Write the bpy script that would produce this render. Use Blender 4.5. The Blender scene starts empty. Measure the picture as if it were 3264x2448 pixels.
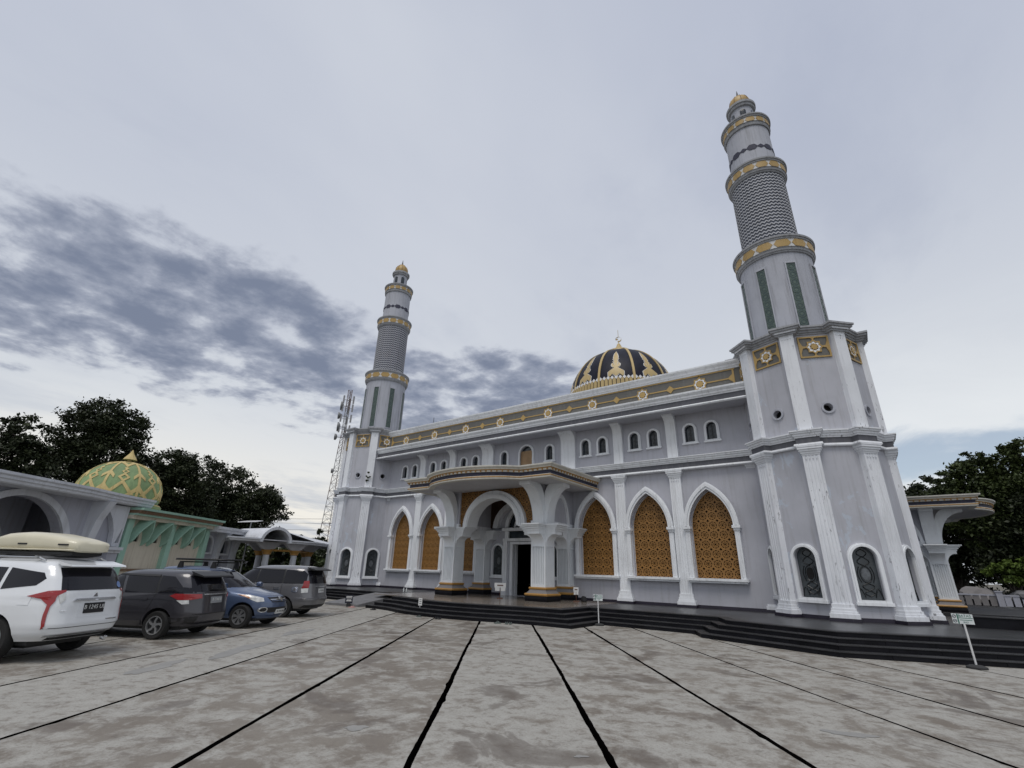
import bpy, bmesh, math, random
import numpy as np
from mathutils import Vector, Matrix
from mathutils.geometry import tessellate_polygon
PI = math.pi
R_ = math.radians
rng = random.Random(7)
scene = bpy.context.scene
COL = scene.collection

# ------------------------------------------------------------------ camera
cam_d = bpy.data.cameras.new('camera')
cam = bpy.data.objects.new('camera', cam_d)
COL.objects.link(cam)
cam_d.sensor_fit = 'HORIZONTAL'
cam_d.sensor_width = 36.0
cam_d.lens = 16.4726
cam_d.clip_start = 0.05
cam_d.clip_end = 5000
CAM = Vector((15.604, -22.641, 1.793))
_y, _p, _r = 0.6393, 0.3779, 0.0274
_f = Vector((-math.sin(_y) * math.cos(_p), math.cos(_y) * math.cos(_p), math.sin(_p)))
_rt = Vector((math.cos(_y), math.sin(_y), 0))
_up = _rt.cross(_f)
_r2 = _rt * math.cos(_r) + _up * math.sin(_r)
_u2 = _up * math.cos(_r) - _rt * math.sin(_r)
_m = Matrix((_r2, _u2, -_f)).transposed().to_4x4()
_m.translation = CAM
cam.matrix_world = _m
scene.camera = cam
scene.render.resolution_x = 1024
scene.render.resolution_y = 768
scene.view_settings.view_transform = 'Standard'
scene.view_settings.look = 'None'
scene.view_settings.exposure = 0.0
scene.view_settings.gamma = 1.0
scene.view_settings.use_curve_mapping = False

# ------------------------------------------------------------------ light
SUN_AZ, SUN_EL = R_(-72), R_(63)
sd = bpy.data.lights.new('sun', 'SUN')
sd.energy = 1.5
sd.angle = R_(26)
sd.color = (1.0, 0.95, 0.88)
sun = bpy.data.objects.new('sun', sd)
COL.objects.link(sun)
sun.location = (0, -40, 60)
_sv = Vector((math.cos(SUN_AZ) * math.cos(SUN_EL), math.sin(SUN_AZ) * math.cos(SUN_EL), math.sin(SUN_EL)))
sun.rotation_euler = _sv.to_track_quat('Z', 'Y').to_euler()

world = bpy.data.worlds.new('World')
scene.world = world
world.use_nodes = True


def build_world():
    nt = world.node_tree
    N, L = nt.nodes, nt.links
    N.clear()
    out = N.new('ShaderNodeOutputWorld')
    bg = N.new('ShaderNodeBackground')
    L.new(bg.outputs[0], out.inputs[0])
    geo = N.new('ShaderNodeTexCoord')
    sep = N.new('ShaderNodeSeparateXYZ')
    L.new(geo.outputs['Generated'], sep.inputs[0])

    def math_(op, a, b=None, c=None, clamp=False):
        n = N.new('ShaderNodeMath')
        n.operation = op
        n.use_clamp = clamp
        for i, v in enumerate((a, b, c)):
            if v is None:
                continue
            if isinstance(v, (int, float)):
                n.inputs[i].default_value = v
            else:
                L.new(v, n.inputs[i])
        return n.outputs[0]

    def mix(f, a, b):
        n = N.new('ShaderNodeMix')
        n.data_type = 'RGBA'
        if isinstance(f, (int, float)):
            n.inputs[0].default_value = f
        else:
            L.new(f, n.inputs[0])
        for s, v in ((6, a), (7, b)):
            if isinstance(v, tuple):
                n.inputs[s].default_value = (*v, 1)
            else:
                L.new(v, n.inputs[s])
        return n.outputs[2]

    def ss(v, a, b):
        n = N.new('ShaderNodeMapRange')
        n.interpolation_type = 'SMOOTHSTEP'
        L.new(v, n.inputs[0])
        n.inputs[1].default_value = a
        n.inputs[2].default_value = b
        return n.outputs[0]

    z = math_('MAXIMUM', sep.outputs[2], 0.0)
    # cloud deck: a plane overhead
    den = math_('ADD', z, 0.10)
    px = math_('DIVIDE', sep.outputs[0], den)
    py = math_('DIVIDE', sep.outputs[1], den)
    cmb = N.new('ShaderNodeCombineXYZ')
    L.new(px, cmb.inputs[0])
    L.new(py, cmb.inputs[1])

    def noise(scale, detail, rough, off, dist=0.0, stretch=None):
        mp = N.new('ShaderNodeMapping')
        L.new(cmb.outputs[0], mp.inputs[0])
        mp.inputs['Location'].default_value = off
        if stretch:
            mp.inputs['Rotation'].default_value = (0, 0, stretch[0])
            mp.inputs['Scale'].default_value = stretch[1]
        n = N.new('ShaderNodeTexNoise')
        L.new(mp.outputs[0], n.inputs['Vector'])
        n.inputs['Scale'].default_value = scale
        n.inputs['Detail'].default_value = detail
        n.inputs['Roughness'].default_value = rough
        n.inputs['Distortion'].default_value = dist
        return n.outputs[0]

    sky = N.new('ShaderNodeTexSky')
    sky.sky_type = 'NISHITA'
    sky.sun_disc = False
    sky.sun_elevation = SUN_EL
    sky.sun_rotation = PI / 2 - SUN_AZ
    sky.air_density = 1.0
    sky.dust_density = 1.0
    skyc = N.new('ShaderNodeVectorMath')
    skyc.operation = 'SCALE'
    L.new(sky.outputs[0], skyc.inputs[0])
    skyc.inputs['Scale'].default_value = 0.10
    # high veil: pale lavender overhead, whiter low down, drawn into faint streaks
    veil = mix(ss(z, 0.08, 0.80), (0.70, 0.735, 0.775), (0.485, 0.525, 0.63))
    n_v = noise(0.45, 6, 0.55, (3.1, 1.7, 0), 0.2, (0.5, (1.0, 0.55, 1)))
    veil = mix(math_('MULTIPLY', ss(n_v, 0.42, 0.72), 0.55), veil, (0.69, 0.72, 0.775))
    n_w = noise(1.5, 8, 0.6, (8.1, 3.7, 0), 0.2, (0.5, (1.0, 0.6, 1)))
    veil = mix(math_('MULTIPLY', ss(n_w, 0.50, 0.75), 0.30), veil, (0.33, 0.375, 0.50))
    # broken gap low in the north-east where blue shows through
    n_h = noise(1.1, 7, 0.6, (0.4, 6.3, 0), 0.5)
    gx = math_('DIVIDE', math_('SUBTRACT', px, 1.1), 1.9)
    gy = math_('DIVIDE', math_('SUBTRACT', py, 3.55), 0.75)
    gd = math_('SQRT', math_('ADD', math_('MULTIPLY', gx, gx), math_('MULTIPLY', gy, gy)))
    gd = math_('ADD', gd, math_('MULTIPLY', math_('SUBTRACT', n_h, 0.5), 2.2))
    hole = math_('SUBTRACT', 1.0, ss(gd, 0.45, 0.95))
    white = math_('SUBTRACT', 1.0, ss(gd, 0.6, 2.6))
    base = mix(math_('MULTIPLY', white, 0.65), veil, (0.83, 0.86, 0.88))
    base = mix(math_('MULTIPLY', hole, 0.65), base, skyc.outputs[0])
    # dark broken stratocumulus bank, a long band across the west
    line = math_('ADD', math_('MULTIPLY', px, BAND[0]), math_('MULTIPLY', py, BAND[1]))
    wob = noise(0.7, 4, 0.5, (7.7, 2.2, 0))
    line = math_('ADD', line, math_('MULTIPLY', math_('SUBTRACT', wob, 0.5), 1.0))
    bank = math_('MULTIPLY', ss(line, BAND[2], BAND[3]), math_('SUBTRACT', 1.0, ss(line, BAND[4], BAND[5])))
    bank = math_('MULTIPLY', bank, math_('SUBTRACT', 1.0, ss(py, 1.7, 2.7)))
    n_b = noise(5.2, 10, 0.58, (1.3, 4.9, 0), 0.10)
    n_c = noise(1.7, 7, 0.58, (5.3, 0.9, 0), 0.1)
    lump = math_('ADD', math_('MULTIPLY', n_b, 0.58), math_('MULTIPLY', n_c, 0.42))
    thr = math_('SUBTRACT', 0.675, math_('MULTIPLY', bank, 0.315))
    dens = math_('SUBTRACT', lump, thr)
    cov = ss(dens, 0.0, 0.13)
    core = ss(dens, 0.03, 0.24)
    ccol = mix(core, (0.42, 0.455, 0.545), (0.175, 0.21, 0.30))
    allc = mix(math_('MULTIPLY', cov, 0.95), base, ccol)
    # thin bright cloud and warm light toward the western horizon
    hz = math_('SUBTRACT', 1.0, ss(z, 0.08, 0.33))
    n_g = noise(0.9, 8, 0.6, (2.1, 9.4, 0), 0.2, (0.5, (1.0, 0.5, 1)))
    glow = mix(ss(math_('MULTIPLY', px, -1.0), 0.3, 5.0), (0.70, 0.74, 0.80), (0.92, 0.88, 0.79))
    glow = mix(math_('MULTIPLY', ss(n_g, 0.47, 0.64), 0.8), glow, (0.43, 0.475, 0.56))
    west = ss(math_('MULTIPLY', px, -1.0), -0.2, 0.8)
    allc = mix(math_('MULTIPLY', math_('MULTIPLY', hz, 0.85), west), allc, glow)
    L.new(allc, bg.inputs[0])
    bg.inputs[1].default_value = 1.0


BAND = (-1.0, 0.28, 1.1, 1.65, 2.2, 3.3)
build_world()

# ------------------------------------------------------------------ materials
MATS = {}


def new_mat(name):
    m = bpy.data.materials.new(name)
    m.use_nodes = True
    nt = m.node_tree
    b = nt.nodes['Principled BSDF']
    MATS[name] = m
    return m, nt, b


def node_noise(nt, scale, detail=4, rough=0.55, vec=None, scl=None, dist=0.0, coord='Object'):
    N, L = nt.nodes, nt.links
    tc = N.new('ShaderNodeTexCoord')
    src = tc.outputs[coord]
    if coord == 'World':
        src = None
    mp = N.new('ShaderNodeMapping')
    L.new(src, mp.inputs[0])
    if scl:
        mp.inputs['Scale'].default_value = scl
    n = N.new('ShaderNodeTexNoise')
    L.new(mp.outputs[0], n.inputs['Vector'])
    n.inputs['Scale'].default_value = scale
    n.inputs['Detail'].default_value = detail
    n.inputs['Roughness'].default_value = rough
    n.inputs['Distortion'].default_value = dist
    return n.outputs[0]


def ramp(nt, f, stops):
    n = nt.nodes.new('ShaderNodeValToRGB')
    nt.links.new(f, n.inputs[0])
    e = n.color_ramp.elements
    while len(e) < len(stops):
        e.new(0.5)
    for i, (p, c) in enumerate(stops):
        e[i].position = p
        e[i].color = (*c, 1) if len(c) == 3 else c
    return n.outputs[0]


def mixc(nt, f, a, b, mode='MIX'):
    n = nt.nodes.new('ShaderNodeMix')
    n.data_type = 'RGBA'
    n.blend_type = mode
    if isinstance(f, (int, float)):
        n.inputs[0].default_value = f
    else:
        nt.links.new(f, n.inputs[0])
    for s, v in ((6, a), (7, b)):
        if isinstance(v, tuple):
            n.inputs[s].default_value = (*v, 1)
        else:
            nt.links.new(v, n.inputs[s])
    return n.outputs[2]


def bump(nt, b, h, strength=0.2, dist=0.02):
    n = nt.nodes.new('ShaderNodeBump')
    n.inputs['Strength'].default_value = strength
    n.inputs['Distance'].default_value = dist
    nt.links.new(h, n.inputs['Height'])
    nt.links.new(n.outputs[0], b.inputs['Normal'])


def painted(name, col, grime=(0.2, 0.19, 0.18), amount=0.35, rough=0.75, streak=True, peel=None, var=0.06, flecks=False):
    """weathered wall paint: slow tone drift, vertical runs of grime, optional peeled patches"""
    m, nt, b = new_mat(name)
    n1 = node_noise(nt, 0.55, 5, 0.6)
    lo = tuple(max(0, c * (1 - var * 2.2)) for c in col)
    hi = tuple(min(1, c * (1 + var)) for c in col)
    c = ramp(nt, n1, [(0.3, lo), (0.7, hi)])
    if streak:
        n2 = node_noise(nt, 1.0, 6, 0.62, scl=(7, 7, 0.45))
        f = ramp(nt, n2, [(0.50, (0, 0, 0)), (0.70, (amount,) * 3)])
        c = mixc(nt, f, c, grime)
        n4 = node_noise(nt, 9.0, 5, 0.7, scl=(1, 1, 0.35))
        f4 = ramp(nt, n4, [(0.60, (0, 0, 0)), (0.78, (amount * 0.8,) * 3)])
        c = mixc(nt, f4, c, grime)
    if flecks:
        n6 = node_noise(nt, 1.0, 4, 0.7, scl=(11, 11, 2.6))
        n7 = node_noise(nt, 0.5, 3, 0.5)
        f6 = ramp(nt, n6, [(0.60, (0, 0, 0)), (0.64, (0.75,) * 3)])
        f7 = ramp(nt, n7, [(0.47, (0, 0, 0)), (0.60, (1, 1, 1))])
        c = mixc(nt, mixc(nt, 1.0, f6, f7, 'MULTIPLY'), c, (0.10, 0.10, 0.11))
    if peel:
        n3 = node_noise(nt, 1.1, 7, 0.65, scl=(1, 1, 0.6), dist=0.4)
        f = ramp(nt, n3, [(0.60, (0, 0, 0)), (0.615, (0.6,) * 3)])
        c = mixc(nt, f, c, peel)
    nt.links.new(c, b.inputs['Base Color'])
    b.inputs['Roughness'].default_value = rough
    nb = node_noise(nt, 14, 4, 0.6)
    bump(nt, b, nb, 0.12, 0.01)
    return m


def plain(name, col, rough=0.6, metal=0.0, var=0.12, scale=3.0, coat=0.0, spec=None, bumpy=0.0):
    m, nt, b = new_mat(name)
    n1 = node_noise(nt, scale, 5, 0.6)
    c = ramp(nt, n1, [(0.3, tuple(x * (1 - var) for x in col)), (0.7, tuple(min(1, x * (1 + var)) for x in col))])
    nt.links.new(c, b.inputs['Base Color'])
    b.inputs['Roughness'].default_value = rough
    b.inputs['Metallic'].default_value = metal
    b.inputs['Coat Weight'].default_value = coat
    b.inputs['Coat Roughness'].default_value = 0.05
    if spec is not None:
        b.inputs['Specular IOR Level'].default_value = spec
    if bumpy:
        bump(nt, b, node_noise(nt, scale * 6, 4, 0.6), bumpy, 0.01)
    return m


painted('wall', (0.44, 0.445, 0.488), amount=0.24)
painted('tower_wall', (0.445, 0.452, 0.495), amount=0.28, peel=(0.47, 0.53, 0.61))
painted('trim', (0.78, 0.80, 0.825), amount=0.28, var=0.05)
painted('tower_trim', (0.75, 0.77, 0.805), grime=(0.22, 0.22, 0.22), amount=0.22, var=0.05, flecks=True)
painted('trim_clean', (0.76, 0.785, 0.805), amount=0.10, var=0.04)
plain('glass_frost', (0.058, 0.068, 0.075), rough=0.22, var=0.3, scale=1.5)
painted('zig_light', (0.46, 0.47, 0.50), grime=(0.2, 0.2, 0.2), amount=0.3)
painted('minaret_paint', (0.42, 0.435, 0.485), grime=(0.13, 0.13, 0.13), amount=0.40)
painted('minaret_ring', (0.35, 0.36, 0.38), grime=(0.09, 0.09, 0.09), amount=0.5)
painted('cream', (0.66, 0.645, 0.58), grime=(0.25, 0.23, 0.2), amount=0.3)
painted('grey_band', (0.095, 0.097, 0.112), amount=0.3, grime=(0.22, 0.22, 0.22))
painted('frieze_grey', (0.125, 0.122, 0.112), amount=0.4, grime=(0.17, 0.17, 0.165))
painted('dark_band', (0.035, 0.037, 0.065), amount=0.3, grime=(0.12, 0.12, 0.13))
painted('soffit', (0.52, 0.52, 0.54), amount=0.15)
painted('gold', (0.41, 0.275, 0.095), amount=0.30, grime=(0.22, 0.14, 0.05), rough=0.55)
painted('gold_ring', (0.43, 0.285, 0.095), amount=0.45, grime=(0.2, 0.13, 0.05), rough=0.5)
painted('ochre', (0.42, 0.225, 0.055), amount=0.3, grime=(0.16, 0.09, 0.03), rough=0.5)
painted('base_grey', (0.20, 0.19, 0.19), amount=0.3)
painted('dome_gold', (0.50, 0.375, 0.165), amount=0.3, grime=(0.28, 0.19, 0.08), rough=0.45)
painted('dome_white', (0.70, 0.70, 0.70), amount=0.3)
plain('dome_navy', (0.008, 0.009, 0.020), rough=0.5, var=0.35, scale=2.0, spec=0.2)
plain('lattice', (0.25, 0.122, 0.028), rough=0.55, var=0.2, scale=2.5)
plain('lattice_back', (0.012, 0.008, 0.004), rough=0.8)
plain('zig_dark', (0.075, 0.085, 0.115), rough=0.7, var=0.25)
plain('glass_dark', (0.028, 0.036, 0.044), rough=0.12, var=0.5, scale=2.0)
plain('leading', (0.008, 0.010, 0.012), rough=0.4)
plain('medallion', (0.10, 0.11, 0.12), rough=0.3, var=0.4, scale=9)
plain('lattice_shaded', (0.055, 0.028, 0.014), rough=0.5, var=0.3)  # gold lattice above the doorway, with the porch's shade put into its colour
plain('board', (0.34, 0.22, 0.12), rough=0.8, var=0.2)
plain('stone_black', (0.0075, 0.0075, 0.010), rough=0.55, var=0.5, scale=2.2, spec=0.15)
plain('stone_tread', (0.034, 0.034, 0.036), rough=0.5, var=0.4, scale=1.2, spec=0.3)
plain('floor_tile', (0.035, 0.036, 0.037), rough=0.32, var=0.35, scale=1.0)
plain('porch_floor', (0.20, 0.175, 0.15), rough=0.16, var=0.25, scale=0.8)
plain('skirting', (0.020, 0.016, 0.028), rough=0.4, var=0.3)
plain('dark_metal', (0.03, 0.03, 0.035), rough=0.5)
plain('galv', (0.20, 0.205, 0.21), rough=0.6, metal=0.2)
plain('red_paint', (0.15, 0.10, 0.095), rough=0.55)
plain('white_metal', (0.62, 0.62, 0.62), rough=0.5)
plain('mast_white', (0.30, 0.30, 0.31), rough=0.6)
plain('ramp_grey', (0.16, 0.16, 0.165), rough=0.6, var=0.2)
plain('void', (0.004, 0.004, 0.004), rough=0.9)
plain('roof_grey', (0.12, 0.12, 0.125), rough=0.8)
painted('mint', (0.33, 0.53, 0.43), grime=(0.18, 0.28, 0.22), amount=0.4)
painted('beige', (0.60, 0.55, 0.45), grime=(0.24, 0.18, 0.12), amount=0.5)
painted('brown_stripe', (0.18, 0.105, 0.06), amount=0.3)
painted('dome_green', (0.225, 0.325, 0.155), grime=(0.11, 0.16, 0.08), amount=0.5, var=0.2)
painted('dome_yellow', (0.54, 0.43, 0.19), grime=(0.3, 0.2, 0.08), amount=0.5)
painted('annex_white', (0.60, 0.62, 0.66), amount=0.3)
painted('annex_wall', (0.40, 0.41, 0.465), amount=0.35)
plain('bark', (0.06, 0.048, 0.04), rough=0.9, var=0.3, bumpy=0.5)


def foliage(name, c1, c2, c3):
    m, nt, b = new_mat(name)
    n1 = node_noise(nt, 0.55, 4, 0.6)
    n2 = node_noise(nt, 6.0, 2, 0.5)
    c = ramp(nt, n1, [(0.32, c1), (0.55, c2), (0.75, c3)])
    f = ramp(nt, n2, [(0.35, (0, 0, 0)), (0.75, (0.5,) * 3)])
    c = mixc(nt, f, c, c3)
    nt.links.new(c, b.inputs['Base Color'])
    b.inputs['Roughness'].default_value = 0.55
    b.inputs['Specular IOR Level'].default_value = 0.25


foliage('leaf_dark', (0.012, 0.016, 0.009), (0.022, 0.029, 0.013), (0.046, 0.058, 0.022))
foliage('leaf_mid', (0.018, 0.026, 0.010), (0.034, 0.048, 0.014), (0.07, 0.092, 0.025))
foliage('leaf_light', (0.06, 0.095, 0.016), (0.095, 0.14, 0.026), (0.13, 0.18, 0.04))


def concrete():
    """old cast slabs: brown-grey body, paler worn film in sharp-edged patches, dark damp stains, grit"""
    m, nt, b = new_mat('concrete')
    L = nt.links
    oi = nt.nodes.new('ShaderNodeObjectInfo')

    def mth(op, a, c):
        n = nt.nodes.new('ShaderNodeMath')
        n.operation = op
        for k, v in enumerate((a, c)):
            if isinstance(v, (int, float)):
                n.inputs[k].default_value = v
            else:
                L.new(v, n.inputs[k])
        return n.outputs[0]
    sh = mth('MULTIPLY', mth('SUBTRACT', oi.outputs['Random'], 0.5), 0.16)
    n1 = node_noise(nt, 0.6, 8, 0.62, dist=0.3)
    n2 = node_noise(nt, 1.9, 10, 0.70, dist=0.25)
    n3 = node_noise(nt, 0.7, 9, 0.62, dist=0.7)
    n5 = node_noise(nt, 5.0, 8, 0.68, dist=0.3)
    n4 = node_noise(nt, 34, 5, 0.7)
    c = ramp(nt, n1, [(0.30, (0.145, 0.122, 0.098)), (0.52, (0.200, 0.178, 0.149)), (0.75, (0.265, 0.245, 0.212))])
    film = ramp(nt, n5, [(0.3, (0.295, 0.282, 0.252)), (0.7, (0.40, 0.392, 0.360))])
    f2 = ramp(nt, mth('ADD', n2, sh), [(0.395, (0, 0, 0)), (0.455, (0.5,) * 3), (0.53, (0.92,) * 3)])
    c = mixc(nt, f2, c, film)
    f5 = ramp(nt, n5, [(0.36, (0.75,) * 3), (0.46, (0.0,) * 3)])
    c = mixc(nt, f5, c, (0.175, 0.152, 0.128))
    f3 = ramp(nt, n3, [(0.565, (0, 0, 0)), (0.60, (0.55,) * 3), (0.70, (0.85,) * 3)])
    c = mixc(nt, f3, c, (0.105, 0.085, 0.068))
    f4 = ramp(nt, n4, [(0.36, (0.45,) * 3), (0.50, (0, 0, 0))])
    c = mixc(nt, f4, c, (0.14, 0.125, 0.108))
    L.new(c, b.inputs['Base Color'])
    r = ramp(nt, n3, [(0.4, (0.85,) * 3), (0.7, (0.55,) * 3)])
    L.new(r, b.inputs['Roughness'])
    bump(nt, b, n5, 0.4, 0.02)


concrete()
plain('patch_grey', (0.255, 0.250, 0.236), rough=0.6, var=0.12, scale=1.5, bumpy=0.2)
plain('joint', (0.006, 0.0055, 0.005), rough=1.0, spec=0.0)
plain('earth', (0.11, 0.10, 0.075), rough=0.95, var=0.3, scale=0.2)


# ------------------------------------------------------------------ mesh helpers
ORG = Vector((0, 0, 0))


class MB:
    def __init__(s):
        s.v, s.f = [], []
        s.asp = 1.0

    def add(s, v, f, fn=None):
        o = len(s.v)
        s.v += [tuple(fn(*p)) for p in v] if fn else [tuple(p) for p in v]
        s.f += [tuple(i + o for i in q) for q in f]
        return s

    def box(s, x0, x1, y0, y1, z0, z1, fn=None):
        v = [(x0, y0, z0), (x1, y0, z0), (x1, y1, z0), (x0, y1, z0), (x0, y0, z1), (x1, y0, z1), (x1, y1, z1), (x0, y1, z1)]
        f = [(3, 2, 1, 0), (4, 5, 6, 7), (0, 1, 5, 4), (1, 2, 6, 5), (2, 3, 7, 6), (3, 0, 4, 7)]
        return s.add(v, f, fn)

    def plate(s, outer, holes, t0, t1, fn):
        """polygon with holes in (a,b), extruded from t0 to t1; fn(a,b,t) -> xyz"""
        loops = [list(outer)] + [list(h) for h in holes]
        pts = [p for l in loops for p in l]
        tris = tessellate_polygon([[Vector((p[0], p[1], 0)) for p in l] for l in loops])
        n = len(pts)
        v = [(p[0], p[1], t0) for p in pts] + [(p[0], p[1], t1) for p in pts]
        f = []
        for a, b_, c in tris:
            A, B, Cc = pts[a], pts[b_], pts[c]
            if (B[0] - A[0]) * (Cc[1] - A[1]) - (B[1] - A[1]) * (Cc[0] - A[0]) < 0:
                b_, c = c, b_
            f.append((a, c, b_))
            f.append((a + n, b_ + n, c + n))
        o = 0
        for li, l in enumerate(loops):
            k = len(l)
            ar = sum(l[i][0] * l[(i + 1) % k][1] - l[(i + 1) % k][0] * l[i][1] for i in range(k))
            flip = (ar < 0) != (li > 0)
            for i in range(k):
                a, b2 = o + i, o + (i + 1) % k
                f.append((b2, a, a + n, b2 + n) if flip else (a, b2, b2 + n, a + n))
            o += k
        return s.add(v, f, fn)

    def skin(s, outer, holes, fn, t0, t1, sub):
        """like plate, but cut fine enough (edges < sub) to follow a curved surface"""
        loops = []
        for l in [list(outer)] + [list(h) for h in holes]:
            d = []
            for i in range(len(l)):
                a, b_ = l[i], l[(i + 1) % len(l)]
                n = max(1, math.ceil(math.hypot(b_[0] - a[0], (b_[1] - a[1]) * s.asp) / sub))
                d += [(a[0] + (b_[0] - a[0]) * k / n, a[1] + (b_[1] - a[1]) * k / n) for k in range(n)]
            loops.append(d)
        pts = [p for l in loops for p in l]
        tris = [tuple(t) for t in tessellate_polygon([[Vector((p[0], p[1], 0)) for p in l] for l in loops])]
        for _ in range(8):
            mid, out, any_ = {}, [], False

            def mp(i, j):
                k = (min(i, j), max(i, j))
                if k not in mid:
                    a, b_ = pts[i], pts[j]
                    if math.hypot(b_[0] - a[0], (b_[1] - a[1]) * s.asp) <= sub * 1.001:
                        mid[k] = None
                    else:
                        pts.append(((a[0] + b_[0]) / 2, (a[1] + b_[1]) / 2))
                        mid[k] = len(pts) - 1
                return mid[k]
            for a, b_, c in tris:
                m1, m2, m3 = mp(a, b_), mp(b_, c), mp(c, a)
                q = [a] + ([m1] if m1 is not None else []) + [b_] + ([m2] if m2 is not None else []) + [c] + ([m3] if m3 is not None else [])
                if len(q) == 3:
                    out.append((a, b_, c))
                    continue
                any_ = True
                if len(q) == 6:
                    out += [(a, m1, m3), (m1, b_, m2), (m3, m2, c), (m1, m2, m3)]
                elif len(q) == 4:
                    k = next(i for i, x in enumerate(q) if x in (m1, m2, m3) and x is not None)
                    q = q[k:] + q[:k]
                    out += [(q[0], q[1], q[2]), (q[0], q[2], q[3])]
                else:
                    # one edge unsplit: rotate so it comes first
                    if m1 is None:
                        a, b_, c, m2, m3 = a, b_, c, m2, m3
                    elif m2 is None:
                        a, b_, c, m2, m3 = b_, c, a, m3, m1
                    else:
                        a, b_, c, m2, m3 = c, a, b_, m1, m2
                    out += [(a, b_, m2), (a, m2, m3), (m3, m2, c)]
            tris = out
            if not any_:
                break
        n = len(pts)
        f = []
        for a, b_, c in tris:
            A, B, Cc = pts[a], pts[b_], pts[c]
            if (B[0] - A[0]) * (Cc[1] - A[1]) - (B[1] - A[1]) * (Cc[0] - A[0]) < 0:
                b_, c = c, b_
            f.append((a + n, b_ + n, c + n))
        o = 0
        for li, l in enumerate(loops):
            k = len(l)
            for i in range(k):
                a, b2 = o + i, o + (i + 1) % k
                f.append((a, b2, b2 + n, a + n))
            o += k
        v = [(p[0], p[1], t0) for p in pts] + [(p[0], p[1], t1) for p in pts]
        return s.add(v, f, fn)

    def lathe(s, prof, cx=0, cy=0, seg=48, a0=0, a1=2 * PI, cap=False):
        full = abs(a1 - a0 - 2 * PI) < 1e-6
        n = seg if full else seg + 1
        v, f = [], []
        for r, z in prof:
            for i in range(n):
                a = a0 + (a1 - a0) * i / seg
                v.append((cx + r * math.cos(a), cy + r * math.sin(a), z))
        for j in range(len(prof) - 1):
            for i in range(seg):
                i2 = (i + 1) % n
                f.append((j * n + i, j * n + i2, (j + 1) * n + i2, (j + 1) * n + i))
        if cap:
            f.append(tuple(range(n))[::-1])
            f.append(tuple((len(prof) - 1) * n + i for i in range(n)))
        return s.add(v, f)

    def sweep(s, path, prof, closed=False, capends=True):
        """profile (offset to the right of travel, z) carried along an xy path with mitred corners"""
        n = len(path)
        P = [Vector(p) for p in path]
        offs = []
        for i in range(n):
            if closed:
                a, b_ = P[i] - P[i - 1], P[(i + 1) % n] - P[i]
            else:
                a = P[i] - P[i - 1] if i > 0 else P[1] - P[0]
                b_ = P[i + 1] - P[i] if i < n - 1 else P[-1] - P[-2]
            a.normalize()
            b_.normalize()
            na, nb = Vector((a.y, -a.x)), Vector((b_.y, -b_.x))
            m = na + nb
            m = m / max(0.3, m.dot(m) / 2) if m.length > 1e-6 else na
            offs.append(m)
        v, f = [], []
        k = len(prof)
        for i in range(n):
            for o, z in prof:
                q = P[i] + offs[i] * o
                v.append((q.x, q.y, z))
        for i in range(n if closed else n - 1):
            j = (i + 1) % n
            for a in range(k):
                b2 = (a + 1) % k
                f.append((i * k + a, j * k + a, j * k + b2, i * k + b2))
        if not closed and capends:
            f.append(tuple(range(k)))
            f.append(tuple((n - 1) * k + a for a in range(k))[::-1])
        return s.add(v, f)

    def tube(s, pts, r, seg=6, r1=None):
        P = [Vector(p) for p in pts]
        n = len(P)
        v, f = [], []
        for i in range(n):
            t = (P[min(i + 1, n - 1)] - P[max(i - 1, 0)]).normalized()
            ax = Vector((0, 0, 1)) if abs(t.z) < 0.9 else Vector((1, 0, 0))
            u = t.cross(ax).normalized()
            w = t.cross(u)
            rr = r if r1 is None else r + (r1 - r) * i / max(1, n - 1)
            for k in range(seg):
                a = 2 * PI * k / seg
                v.append(tuple(P[i] + u * (rr * math.cos(a)) + w * (rr * math.sin(a))))
        for i in range(n - 1):
            for k in range(seg):
                k2 = (k + 1) % seg
                f.append((i * seg + k, i * seg + k2, (i + 1) * seg + k2, (i + 1) * seg + k))
        f.append(tuple(range(seg))[::-1])
        f.append(tuple((n - 1) * seg + k for k in range(seg)))
        return s.add(v, f)

    def mesh(s, name, mat, smooth=False, fix=True):
        me = bpy.data.meshes.new(name)
        me.from_pydata([(p[0] - ORG.x, p[1] - ORG.y, p[2] - ORG.z) for p in s.v], [], s.f)
        if fix:
            bm = bmesh.new()
            bm.from_mesh(me)
            bmesh.ops.recalc_face_normals(bm, faces=bm.faces)
            bm.to_mesh(me)
            bm.free()
        if mat:
            me.materials.append(MATS[mat])
        if smooth:
            me.shade_smooth()
            if smooth is not True:
                me.set_sharp_from_angle(angle=R_(smooth))
        return me

    def build(s, name, mat, parent=None, smooth=False, fix=True):
        o = bpy.data.objects.new(name, s.mesh(name, mat, smooth, fix))
        COL.objects.link(o)
        if parent is not None:
            o.parent = parent
        return o


def tag(o, label, cat, group=None):
    o['label'] = label
    o['category'] = cat
    if group:
        o['group'] = group
    return o


def thing(name, label, cat, loc=(0, 0, 0), rotz=0.0, scale=1.0, group=None, world=True):
    """an Empty at the thing's base; world=True lets its parts be written in world coordinates"""
    global ORG
    o = bpy.data.objects.new(name, None)
    o.empty_display_size = 0.2
    COL.objects.link(o)
    o.location = loc
    o.rotation_euler = (0, 0, rotz)
    o.scale = (scale,) * 3
    ORG = Vector(loc) if world else Vector((0, 0, 0))
    return tag(o, label, cat, group)


def structure(o):
    o['kind'] = 'structure'
    return o


def empty(name, parent=None):
    o = bpy.data.objects.new(name, None)
    o.empty_display_size = 0.1
    COL.objects.link(o)
    if parent is not None:
        o.parent = parent
    return o


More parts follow.
